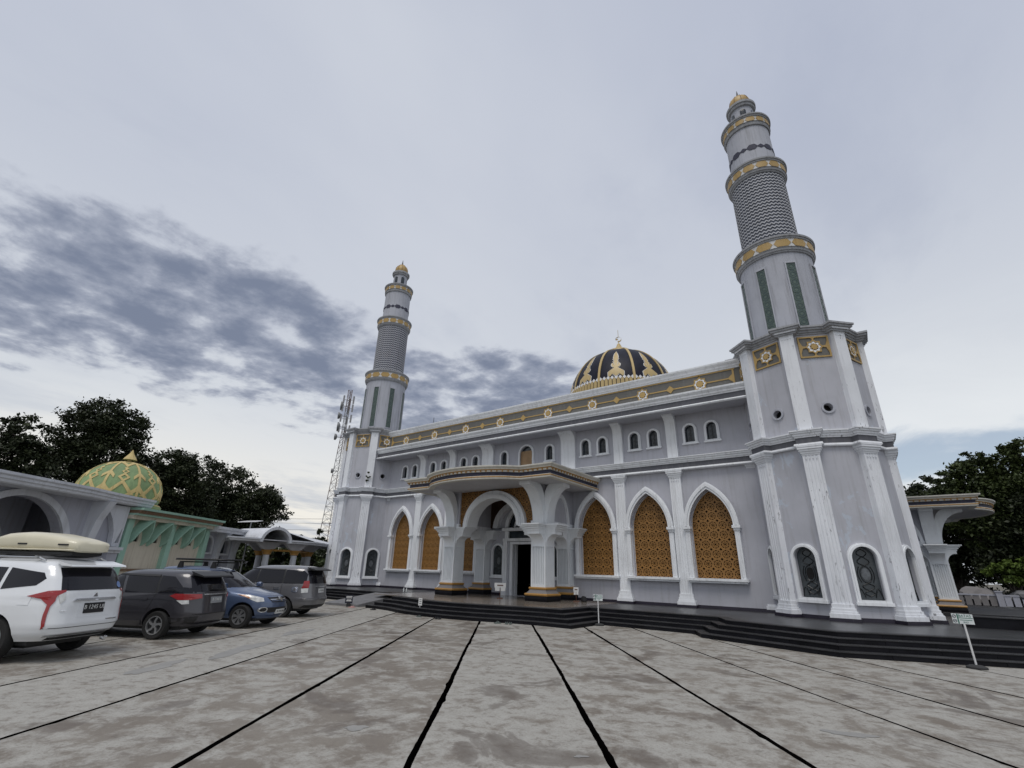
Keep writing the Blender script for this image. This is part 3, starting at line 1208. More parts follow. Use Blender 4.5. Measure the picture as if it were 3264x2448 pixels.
m = MB()
m.lathe([(4.6, 10.9), (4.6, 14.0), (4.7, 14.1), (4.7, 14.3), (4.35, 14.4)], *DC, seg=60)
m.build('dome_drum', 'trim', hall, smooth=30)
m = MB()
m.lathe([(max(0.02, DR * math.cos(R_(e))), DZ + DH * math.sin(R_(e))) for e in list(range(-21, 88, 3)) + [89.5]], *DC, seg=80)
dome_o = m.build('great_dome', 'dome_navy', hall, smooth=True)
for k in range(10):
    az = R_(-90 + 36 * k)
    m = MB()
    v, f = [], []
    es = [R_(e) for e in range(-20, 82, 3)]
    for e in es:
        hw = 0.095 / (DR * math.cos(e))
        hw = min(hw, 0.16)
        v += [dome_pt(az - hw, e, -0.05), dome_pt(az - hw, e, 0.07), dome_pt(az + hw, e, 0.07), dome_pt(az + hw, e, -0.05)]
    for i in range(len(es) - 1):
        a, b_ = 4 * i, 4 * i + 4
        f += [(a, a + 1, b_ + 1, b_), (a + 1, a + 2, b_ + 2, b_ + 1), (a + 2, a + 3, b_ + 3, b_ + 2)]
    m.add(v, f)
    m.build('dome_rib', 'dome_gold', dome_o)
    # ornament between the ribs: house-shaped base, scrolls and flame tip
    a2 = az + R_(18)

    def onto(off):
        def fn(a, b, t):
            e = R_(b + 3.5)
            r = DR * max(0.08, math.cos(e))
            return dome_pt(a2 + a / r, e, t)
        return fn
    half0 = [(0.0, 5.6), (0.28, 8.6), (0.52, 5.6), (0.64, 6.6), (0.64, 11.0), (0.14, 16.0), (0.32, 16.6), (0.46, 18.6), (0.43, 21.0), (0.29, 22.4), (0.21, 21.0), (0.27, 19.8), (0.13, 19.4), (0.16, 22.0), (0.30, 24.4), (0.16, 24.2), (0.18, 26.2), (0.31, 28.2), (0.21, 28.4), (0.24, 31.5), (0.16, 37.0), (0.0, 43.5)]
    half = [(x * (1.0 if y < 12 else 0.78), y) for x, y in half0]
    poly = half + [(-x, y) for x, y in half[1:-1]][::-1]
    m = MB()
    m.asp = 0.08
    m.skin(poly, [], onto(0), -0.03, 0.05, 0.16)
    m.build('dome_ornament', 'dome_gold', dome_o)
    out = [(x * 1.0 + (0.05 if x > 0.02 else 0), y + (1.2 if y > 40 else 0.0)) for x, y in half]
    out = [(0.0, 4.0)] + out[1:]
    polyo = out + [(-x, y) for x, y in out[1:-1]][::-1]
    m = MB()
    m.asp = 0.08
    m.skin(polyo, [], onto(0), -0.04, 0.025, 0.16)
    m.build('ornament_edge', 'dome_white', dome_o)
    # hexagon course with white lozenges above and below
    for i in range(8):
        c = (i - 3.5) * 4.15
        daz = R_(36 / 8)
        ac = az + R_(18) + (i - 3.5) * R_(4.05)
        r0 = DR
        w = r0 * R_(4.05) * 0.41

        def hx(a, b, t, ac=ac):
            return dome_pt(ac + a / r0, R_(b + 3.5), t)
        m = MB()
        m.plate([(0, -5.0), (w, -3.0), (w, 2.4), (0, 4.4), (-w, 2.4), (-w, -3.0)], [], -0.02, 0.05, hx)
        m.build('hexagon_tile', 'dome_gold', dome_o)
m = MB()
lzm = []
for e0 in (4.6, -5.2):
    mm = MB()
    w = DR * R_(4.05) * 0.44
    mm.plate([(0, e0 - 2.0), (w, e0), (0, e0 + 2.0), (-w, e0)], [], -0.02, 0.045, lambda a, b, t: (lambda q: (q[0] - DC[0] + ORG.x, q[1] - DC[1] + ORG.y, q[2]))(dome_pt(a / DR, R_(b + 3.5), t)))
    lzm.append(mm.mesh('white_lozenge', 'dome_white'))
for k in range(10):
    for i in range(9):
        ac = R_(-90 + 36 * k + 18) + (i - 4) * R_(4.05)
        for me in lzm:
            inst('white_lozenge', me, dome_o, (DC[0], DC[1], 0), rot=(0, 0, ac))
# finial: flared cone, ball, crescent and star, rod
m = MB()
m.lathe([(1.05, 20.72), (1.04, 20.98), (0.78, 21.06), (0.46, 21.22), (0.27, 21.48), (0.13, 21.82), (0.05, 21.88)], *DC, seg=28)
fin = m.build('finial', 'dome_gold', dome_o, smooth=True)
m = MB()
m.tube([(0, 15, 21.8), (0, 15, 22.05)], 0.035)
cr = []
for i in range(25):
    a = R_(-60 + 300 * i / 24 + 40 - 90)
    cr.append((0.27 * math.cos(a), 0.27 * math.sin(a)))
inn_ = []
for i in range(25):
    a = R_(-60 + 300 * i / 24 + 40 - 90)
    inn_.append((0.055 + 0.205 * math.cos(a), 0.05 + 0.205 * math.sin(a)))
fd = Vector((0.924, 0.383, 0))


def crf(a, b, t):
    return (fd.x * a, 15 + fd.y * a + t, 22.3 + b)


m.plate(cr + inn_[::-1], [], -0.03, 0.03, crf)
m.plate([((0.13 if i % 2 == 0 else 0.055) * math.cos(R_(36 * i + 90)) - 0.14, (0.13 if i % 2 == 0 else 0.055) * math.sin(R_(36 * i + 90)) + 0.02) for i in range(10)], [], -0.03, 0.03, crf)
m.tube([(0, 15, 22.55), (0, 15, 23.3)], 0.02)
m.build('crescent', 'dome_gold', fin)
# small corner cupola tips that peep over the parapet left of the dome
for x, y, h in ((-6.2, 12.3, 16.55), (-5.4, 11.0, 15.9)):
    m = MB()
    m.lathe([(0.9, h - 2.2), (0.85, h - 1.2), (0.5, h - 0.6), (0.15, h - 0.3), (0.02, h)], x, y, seg=14)
    m.build('cupola_tip', 'dome_gold', hall, smooth=True)

# ================================================================== minaret towers
RW = 2.42
APO = RW * math.cos(PI / 8)


def zig_mesh(r, teeth=41, amp=0.042, th=0.070, out=0.03):
    m = MB()
    n = teeth * 2
    v, f = [], []
    for i in range(n):
        a = 2 * PI * i / n
        dz = amp if i % 2 else -amp
        for rr, z in ((r - 0.01, dz - th / 2), (r + out, dz - th / 2), (r + out, dz + th / 2), (r - 0.01, dz + th / 2)):
            v.append((rr * math.cos(a), rr * math.sin(a), z))
    for i in range(n):
        j = (i + 1) % n
        for k in range(3):
            f.append((4 * i + k, 4 * j + k, 4 * j + k + 1, 4 * i + k + 1))
    m.add(v, f)
    reset_org()
    return m.mesh('zigzag_band', 'zig_light')


def scroll_leading(hw, z0, z1):
    """black scrollwork of the leaded windows: tubes in (s, z)"""
    zc = z0 + (z1 - z0) * 0.47
    L = []
    ell = [(0.17 * math.cos(2 * PI * i / 20), zc + 0.26 * math.sin(2 * PI * i / 20)) for i in range(21)]
    L.append(ell)
    for s in (-1, 1):
        L.append([(s * (0.17 + 0.07 * math.sin(i / 10 * PI)), zc + (i / 10 - 0.5) * 0.5) for i in range(11)])
        L.append([(s * 0.26 * math.sin(i / 8 * PI) * (1 - i / 12), zc + 0.28 + 0.30 * i / 8) for i in range(9)])
        L.append([(s * 0.15 * math.sin(i / 8 * PI), zc + 0.55 + 0.26 * i / 8) for i in range(9)])
        L.append([(s * 0.25 * math.sin(i / 8 * PI) * (1 - i / 12), zc - 0.28 - 0.24 * i / 8) for i in range(9)])
        L.append([(s * 0.14 * math.sin(i / 8 * PI), zc - 0.5 - 0.18 * i / 8) for i in range(9)])
        L.append([(s * hw * (1 - 0.6 * i / 8), z0 + 0.02 + 0.30 * math.sin(i / 8 * PI) + 0.06 * i / 8) for i in range(9)])
    return L, zc


def arched_window(parent, P, hw, z0, z1, fw=0.135, sill=True, mat='trim', scrolls=True, depth=0.12, medal='medallion'):
    """leaded window: P(a, out, z); out positive is toward the viewer"""
    m = MB()
    m.plate(rounded(0, hw + fw, z0 - 0.12, z1 + fw * 0.8), [rounded(0, hw, z0, z1)], -0.02, 0.08, lambda a, b, t: P(a, t, b))
    m.plate(rounded(0, hw + fw * 0.6, z0 - 0.06, z1 + fw * 0.45), [rounded(0, hw + 0.015, z0 + 0.01, z1 - 0.01)], 0.08, 0.115, lambda a, b, t: P(a, t, b))
    if sill:
        m.box(-hw - fw - 0.03, hw + fw + 0.03, -0.02, 0.13, z0 - 0.16, z0 - 0.06, lambda a, b, t: P(a, b, t))
    wf = m.build('arched_window', mat, parent)
    m = MB()
    m.plate(rounded(0, hw + 0.05, z0 - 0.05, z1 + 0.05), [], -depth - 0.02, -depth, lambda a, b, t: P(a, t, b))
    m.build('pane', 'glass_frost', wf)
    if scrolls:
        L, zc = scroll_leading(hw, z0, z1)
        m = MB()
        k = hw / 0.37
        for pts in L:
            m.tube([P(a * k, -depth + 0.012, b) for a, b in pts if z0 < b < z1], 0.014, 4)
        m.build('leading', 'leading', wf)
        m = MB()
        m.plate([(0.13 * k * math.cos(2 * PI * i / 18), zc + 0.2 * math.sin(2 * PI * i / 18)) for i in range(18)], [], -depth, -depth + 0.01, lambda a, b, t: P(a, t, b))
        m.build('medallion', medal, wf)
    return wf


def star_panel(parent, P, w=1.12, h=0.93, zc=10.47):
    m = MB()
    m.plate(rect(-w / 2, w / 2, zc - h / 2, zc + h / 2), [], -0.02, 0.02, lambda a, b, t: P(a, t, b))
    po = m.build('star_panel', 'frieze_grey', parent)
    m = MB()
    e = 0.06
    m.plate(rect(-w / 2, w / 2, zc - h / 2, zc + h / 2), [rect(-w / 2 + e, w / 2 - e, zc - h / 2 + e, zc + h / 2 - e)], 0.02, 0.055, lambda a, b, t: P(a, t, b))
    m.plate(star8(0, zc, 0.33, 0.25), [star8(0, zc, 0.265, 0.20)], 0.02, 0.06, lambda a, b, t: P(a, t, b))
    for s in (-1, 1):
        m.plate([(s * (w / 2 - e), zc - 0.26), (s * (w / 2 - e), zc + 0.26), (s * 0.42, zc + 0.05), (s * 0.31, zc + 0.035), (s * 0.31, zc - 0.035), (s * 0.42, zc - 0.05)], [], 0.02, 0.052, lambda a, b, t: P(a, t, b))
        m.plate([(-0.09, zc + s * (h / 2 - e)), (0.09, zc + s * (h / 2 - e)), (0.03, zc + s * 0.37), (0.03, zc + s * 0.31), (-0.03, zc + s * 0.31), (-0.03, zc + s * 0.37)], [], 0.02, 0.05, lambda a, b, t: P(a, t, b))
    m.build('star_frame', 'gold', po)
    m = MB()
    m.plate(star8(0, zc, 0.255, 0.19), [star8(0, zc, 0.165, 0.12)], 0.02, 0.045, lambda a, b, t: P(a, t, b))
    m.build('star_white', 'trim', po)
    m = MB()
    m.plate(star8(0, zc, 0.175, 0.095, PI / 8), [], 0.02, 0.065, lambda a, b, t: P(a, t, b))
    m.build('star_centre', 'gold', po)


def jog_path(cx, cy, ap, rp, hw):
    pts = []
    rin = (ap - hw * math.sin(PI / 8)) / math.cos(PI / 8)
    for k in range(8):
        a = R_(-90 + 45 * k)
        rd, tn = Vector((math.cos(a), math.sin(a))), Vector((-math.sin(a), math.cos(a)))
        for r, t in ((rin, -hw), (rp, -hw), (rp, hw), (rin, hw)):
            q = Vector((cx, cy)) + rd * r + tn * t
            pts.append((q.x, q.y))
    return pts


ZIG = zig_mesh(1.22)


def minaret_tower(cx, cy, label, gore):
    t = thing('minaret_tower', label, 'minaret', (cx, cy, ZP), group='minaret towers at the ends of the hall')
    visible = {-157.5, -112.5, -67.5, -22.5}
    if cx > 0:
        visible.add(22.5)
    else:
        visible.add(157.5)
    for k in range(8):
        ad = -90 + 22.5 + 45 * k
        if ad > 180:
            ad -= 360
        a = R_(ad)
        n = Vector((math.cos(a), math.sin(a)))
        tn = Vector((-n.y, n.x))
        ce = Vector((cx, cy)) + n * APO

        def P(s, out, z, ce=ce, n=n, tn=tn):
            q = ce + tn * s + n * out
            return (q.x, q.y, z)
        W2 = RW * math.sin(PI / 8)
        vis = ad in visible
        holes = []
        if vis:
            holes = [rounded(0, 0.37, 1.16, 2.86), circle(0, 7.9, 0.17)]
        m = MB()
        m.plate(rect(-W2, W2, ZP - 0.05, 11.1), holes, -0.22, 0.0, lambda s, z, tt: P(s, tt, z))
        m.build('tower_wall', 'tower_wall', t)
        if vis:
            arched_window(t, P, 0.37, 1.16, 2.86, medal='void' if ad in (-112.5,) and cx > 0 else 'medallion')
            m = MB()
            m.plate(circle(0, 7.9, 0.235, 24), [circle(0, 7.9, 0.165, 24)], -0.02, 0.05, lambda s, z, tt: P(s, tt, z))
            m.build('porthole_ring', 'minaret_paint', t)
            m = MB()
            m.plate(circle(0, 7.9, 0.2, 16), [], -0.28, -0.24, lambda s, z, tt: P(s, tt, z))
            m.build('porthole_glass', 'void', t)
            star_panel(t, P)
            m = MB()
            m.box(-W2, W2, -0.02, 0.035, ZP - 0.02, ZP + 0.12, lambda s, o, z: P(s, o, z))
            m.build('skirting', 'skirting', t)
        # corner pilasters on the vertex after this face
        av = R_(ad - 22.5)
        rd, tv = Vector((math.cos(av), math.sin(av))), Vector((-math.sin(av), math.cos(av)))
        base = Vector((cx, cy)) + rd * (RW - 0.16)

        def Q(s, o, z, base=base, rd=rd, tv=tv):
            q = base + tv * s - rd * o
            return (q.x, q.y, z)
        pilaster_parts(t, Q, 0.56, 0.28, ZP + 0.10, 6.40, 'tower_trim', nfl=4, flz=None)
        m = MB()
        m.box(-0.45, 0.45, -0.46, 0, ZP - 0.01, ZP + 0.10, lambda s, o, z: Q(s, o, z))
        m.build('pilaster_plinth', 'skirting', t)
        pilaster_parts(t, Q, 0.50, 0.26, 6.95, 11.12, 'tower_trim', nfl=0, base=False, cap=True, caph=0.12)
    p = jog_path(cx, cy, APO + 0.01, RW + 0.14, 0.36)
    m = MB()
    m.sweep(p, [(-.2, 6.38), (0.10, 6.38), (0.12, 6.42), (0.10, 6.49), (-.2, 6.49)], closed=True)
    m.build('band_lower_molding', 'tower_trim', t)
    m = MB()
    m.sweep(p, [(-.2, 6.49), (0.03, 6.49), (0.03, 6.72), (-.2, 6.72)], closed=True)
    m.build('band_grey', 'grey_band', t)
    m = MB()
    m.sweep(p, [(-.2, 6.72), (0.06, 6.72), (0.06, 6.78), (0.10, 6.79), (0.10, 6.86), (0.15, 6.88), (0.15, 6.94), (0.19, 6.95), (0.19, 7.00), (-.2, 7.05)], closed=True)
    m.build('band_upper_molding', 'tower_trim', t)
    m = MB()
    m.sweep(p, [(-.2, 11.04), (0.03, 11.04), (0.03, 11.10), (0.08, 11.12), (0.08, 11.19), (0.15, 11.21), (0.15, 11.28), (0.20, 11.30), (0.20, 11.38), (-.2, 11.40)], closed=True)
    m.build('tower_cornice', 'minaret_ring', t)
    m = MB()
    m.lathe([(0.02, 11.42), (2.35, 11.36), (2.35, 11.2)], cx, cy, seg=8)
    m.build('tower_roof', 'roof_grey', t)
    # ---- round shaft
    m = MB()
    m.lathe([(1.58, 11.2), (1.56, 13.4), (1.555, 15.75)], cx, cy, seg=64)
    sh = m.build('lower_shaft', 'minaret_paint', t, smooth=30)
    for k in range(8):
        a0 = R_(-90 + 22.5 + 45 * k + 4)
        r = 1.57

        def cyl(s, z, off, a0=a0, r=r):
            a = a0 + s / r
            return (cx + (r + off) * math.cos(a), cy + (r + off) * math.sin(a), z)
        m = MB()
        m.plate([(-0.24, 11.70), (0.24, 11.70), (0.24, 15.12), (-0.24, 15.12)], [[(-0.185, 11.78), (0.185, 11.78), (0.185, 15.02), (-0.185, 15.02)]], -0.03, 0.05, cyl)
        fr = m.build('slit_frame', 'minaret_paint', t)
        m = MB()
        m.asp = 0.2
        m.skin([(-0.19, 11.75), (0.19, 11.75), (0.19, 15.05), (-0.19, 15.05)], [], cyl, -0.02, 0.008, 0.1)
        m.build('mosaic_strip', 'mosaic', fr)
        m = MB()
        for i in range(8):
            zc = 11.98 + i * 0.405
            m.plate(circle(0, zc, 0.155, 14), [circle(0, zc, 0.125, 14)], 0.0, 0.018, lambda a, b, tt: cyl(a, b, tt))
            m.plate(circle(0, zc, 0.065, 8), [], 0.0, 0.016, lambda a, b, tt: cyl(a, b, tt))
            for s in (-1, 1):
                m.plate([(s * 0.175, zc + 0.10), (s * 0.175, zc + 0.30), (s * 0.06, zc + 0.2)], [], 0.0, 0.014, lambda a, b, tt: cyl(a, b, tt))
        m.build('mosaic_relief', 'mosaic_light', fr)

    def gallery(r_in, r, z0, z1, ncart, name='gallery'):
        h = z1 - z0
        m = MB()
        m.lathe([(r_in, z0), (r_in + 0.06, z0 + 0.01), (r_in + 0.08, z0 + 0.07), (r - 0.07, z0 + 0.10), (r - 0.05, z0 + 0.20), (r - 0.02, z0 + 0.22)], cx, cy, seg=64)
        g_ = m.build(name, 'minaret_ring', t, smooth=30)
        m = MB()
        m.lathe([(r - 0.04, z0 + 0.22), (r - 0.04, z1 - 0.22)], cx, cy, seg=64)
        m.build('gallery_band', 'dome_white', g_, smooth=True)
        m = MB()
        m.lathe([(r - 0.04, z1 - 0.22), (r + 0.0, z1 - 0.21), (r + 0.01, z1 - 0.13), (r + 0.05, z1 - 0.12), (r + 0.06, z1 - 0.03), (r + 0.02, z1), (0.3, z1 + 0.02)], cx, cy, seg=64)
        m.build('gallery_rim', 'minaret_ring', g_, smooth=30)
        rr = r - 0.04
        w = 2 * PI * rr / ncart
        zc = (z0 + z1) / 2
        hh = (h - 0.44) / 2 * 0.86
        a = w * 0.47
        for i in range(ncart):
            aa = 2 * PI * i / ncart + 0.13

            def cy2(s, z, off, aa=aa):
                q = aa + s / rr
                return (cx + (rr + off) * math.cos(q), cy + (rr + off) * math.sin(q), z)
            m = MB()
            m.skin([(-a, zc), (-a * 0.62, zc - hh), (a * 0.62, zc - hh), (a, zc), (a * 0.62, zc + hh), (-a * 0.62, zc + hh)], [], cy2, -0.01, 0.02, 0.12)
            m.build('gold_cartouche', 'gold_ring', g_)
    gallery(1.55, 1.74, 15.62, 16.50, 14)
    m = MB()
    m.lathe([(1.22, 16.4), (1.22, 20.85)], cx, cy, seg=64)
    zs = m.build('zigzag_shaft', 'zig_dark', t, smooth=True)
    for i in range(22):
        inst('zigzag_band', ZIG, zs, (0, 0, 16.62 + i * 0.192 - ZP), rot=(0, 0, 0))
    gallery(1.22, 1.42, 20.75, 21.60, 14)
    m = MB()
    m.lathe([(1.08, 21.5), (1.07, 24.3)], cx, cy, seg=64)
    m.build('upper_shaft', 'minaret_paint', t, smooth=True)
    # dark band of octagons and lozenges
    m = MB()
    for i in range(8):
        aa = 2 * PI * i / 8 + 0.2

        def cy3(s, z, off, aa=aa):
            q = aa + s / 1.075
            return (cx + (1.075 + off) * math.cos(q), cy + (1.075 + off) * math.sin(q), z)
        zc = 22.72
        m.skin([(-0.24, zc - 0.05), (-0.12, zc - 0.17), (0, zc - 0.17), (0.12, zc - 0.17), (0.24, zc - 0.05), (0.24, zc + 0.05), (0.12, zc + 0.17), (0, zc + 0.17), (-0.12, zc + 0.17), (-0.24, zc + 0.05)], [], cy3, -0.01, 0.025, 0.1)
        m.skin([(0.23, zc), (0.42, zc - 0.13), (0.61, zc), (0.42, zc + 0.13)], [], cy3, -0.01, 0.025, 0.1)
    m.build('dark_octagon_band', 'dark_band', t)
    gallery(1.07, 1.20, 24.22, 25.00, 14)
    # ---- lantern
    m = MB()
    m.lathe([(0.585, 24.95), (0.585, 26.35)], cx, cy, seg=40)
    lo = m.build('lantern', 'minaret_paint', t, smooth=True)
    for i in range(6):
        aa = 2 * PI * i / 6 - 1.35

        def cy4(s, z, off, aa=aa):
            q = aa + s / 0.585
            return (cx + (0.585 + off) * math.cos(q), cy + (0.585 + off) * math.sin(q), z)
        m = MB()
        m.skin(rounded(0, 0.145, 25.08, 26.08), [], cy4, -0.02, 0.015, 0.07)
        m.build('lantern_opening', 'glass_dark', lo)
    m = MB()
    m.lathe([(0.58, 26.28), (0.68, 26.32), (0.70, 26.45), (0.76, 26.48), (0.77, 26.62), (0.73, 26.66), (0.60, 26.72), (0.3, 26.75)], cx, cy, seg=40)
    m.build('lantern_cornice', 'minaret_ring', t, smooth=30)
    m = MB()
    pr = [(0.53, 26.68), (0.57, 26.85), (0.575, 27.0), (0.53, 27.2), (0.43, 27.4), (0.28, 27.56), (0.14, 27.66), (0.075, 27.75), (0.05, 27.9), (0.012, 28.2)]
    m.lathe(pr, cx, cy, seg=32)
    do = m.build('gold_cap', 'gold_ring', t, smooth=True)
    m = MB()
    for i in range(10):
        aa = 2 * PI * i / 10
        m.tube([(cx + (r + 0.008) * math.cos(aa), cy + (r + 0.008) * math.sin(aa), z) for r, z in pr[:7]], 0.014, 4)
    m.build('cap_rib', 'brown_stripe', do)
    m = MB()
    m.lathe([(0.14, 27.64), (0.085, 27.74), (0.055, 27.9), (0.013, 28.23)], cx, cy, seg=12)
    m.build('cap_spike', 'dark_metal', do)
    return t


def mosaic():
    for nm, c1, c2 in (('mosaic', (0.035, 0.06, 0.062), (0.06, 0.095, 0.088)), ('mosaic_light', (0.07, 0.10, 0.085), (0.09, 0.13, 0.105))):
        m, nt, b = new_mat(nm)
        n = node_noise(nt, 4, 5, 0.6)
        nt.links.new(ramp(nt, n, [(0.35, c1), (0.65, c2)]), b.inputs['Base Color'])
        b.inputs['Roughness'].default_value = 0.35


mosaic()
minaret_tower(TC[0], TC[1], 'nearer, right-hand grey minaret on octagonal tower with stained corner pilasters', '')
lt = minaret_tower(-TC[0], TC[1], 'farther, left-hand grey minaret on octagonal tower, beside the telecom mast', '')
# weed growing from a ledge of the far tower
tuft_at = (-12.62, -1.55, 7.6)

# ================================================================== porches


def corbel(m, w, d0, d1, z0, z1, T):
    """cavetto bracket under the abacus: width w, from depth d0 at z0 to d1 at z1"""
    n = 8
    prof = [(0, z0)]
    for i in range(n + 1):
        t = i / n
        prof.append((d0 + (d1 - d0) * (1 - math.cos(t * PI / 2)), z0 + (z1 - z0) * math.sin(t * PI / 2) * 0.97))
    prof += [(d1, z1), (0, z1)]
    m.plate(prof, [], -w / 2, w / 2, lambda a, b, t: T(t, a, b))


def rot4(cx, cy, k):
    """local frame for side k of a square column: along, outward"""
    a = PI / 2 * k - PI / 2
    n = (math.cos(a), math.sin(a))
    tn = (-n[1], n[0])
    return lambda s, o, z: (cx + tn[0] * s + n[0] * o, cy + tn[1] * s + n[1] * o, z)


def big_column(parent, cx, cy, hw, sides=(0, 1, 2, 3), name='column'):
    # fluted shaft
    m = MB()
    n = 7
    pts = []
    gd = 0.065
    for k in range(4):
        T = rot4(cx, cy, k)
        e = hw * 0.18
        ww = (2 * hw - 2 * e) / n
        pts.append(T(-hw, hw, 0)[:2])
        for i in range(n):
            a = -hw + e + ww * i
            pts += [T(a + ww * .18, hw, 0)[:2], T(a + ww * .3, hw - gd, 0)[:2], T(a + ww * .7, hw - gd, 0)[:2], T(a + ww * .82, hw, 0)[:2]]
    m.plate(pts, [], 1.20, 2.86, lambda a, b, t: (a, b, t))
    m.box(cx - hw, cx + hw, cy - hw, cy + hw, 1.10, 1.20)
    m.box(cx - hw, cx + hw, cy - hw, cy + hw, 2.86, 3.86)
    col = m.build(name, 'trim_clean', parent)

    def ring(z0, z1, a, b_, mat, nm):
        m = MB()
        m.sweep([(cx - hw, cy - hw), (cx + hw, cy - hw), (cx + hw, cy + hw), (cx - hw, cy + hw)], [(-.1, z0), (a, z0), (a + 0.02, (z0 + z1) / 2), (b_, z1), (-.1, z1)], closed=True)
        m.build(nm, mat, col)
    ring(ZP - 0.01, 0.74, 0.185, 0.185, 'stone_black', 'base_block')
    ring(0.74, 0.84, 0.20, 0.19, 'ochre', 'base_gold_ring')
    m = MB()
    prof = [(-.1, 0.84)] + [(0.155 - 0.115 * math.sin(i / 6 * PI / 2), 0.84 + 0.16 * i / 6) for i in range(7)] + [(-.1, 1.0)]
    m.sweep([(cx - hw, cy - hw), (cx + hw, cy - hw), (cx + hw, cy + hw), (cx - hw, cy + hw)], prof, closed=True)
    m.build('base_cove', 'base_grey', col)
    ring(1.0, 1.10, 0.055, 0.05, 'ochre', 'base_gold_ring')
    m = MB()
    for k in sides:
        T = rot4(cx, cy, k)
        corbel(m, hw * 1.62, hw, hw + 0.44, 2.93, 3.42, T)
        for i in range(8):
            bx = (i - 3.5) * hw * 0.2
            m.box(bx - 0.02, bx + 0.02, hw - 0.01, hw + 0.025, 2.84, 2.885, T)
    m.build('capital_corbel', 'trim_clean', col)
    m = MB()
    for z0, z1, e in ((3.40, 3.54, 0.46), (3.54, 3.64, 0.50), (3.64, 3.73, 0.57), (3.73, 3.80, 0.65), (3.80, 3.86, 0.74)):
        hs = hw * 0.84 + (e - 0.46) * 0.6
        # plus-shaped abacus
        m.box(cx - hw - 0.03, cx + hw + 0.03, cy - hw - 0.03, cy + hw + 0.03, z0 + 0.001, z1 - 0.001)
        for k in sides:
            T = rot4(cx, cy, k)
            m.box(-hs, hs, 0, hw + e, z0, z1, T)
    m.build('abacus', 'trim_clean', col)
    return col


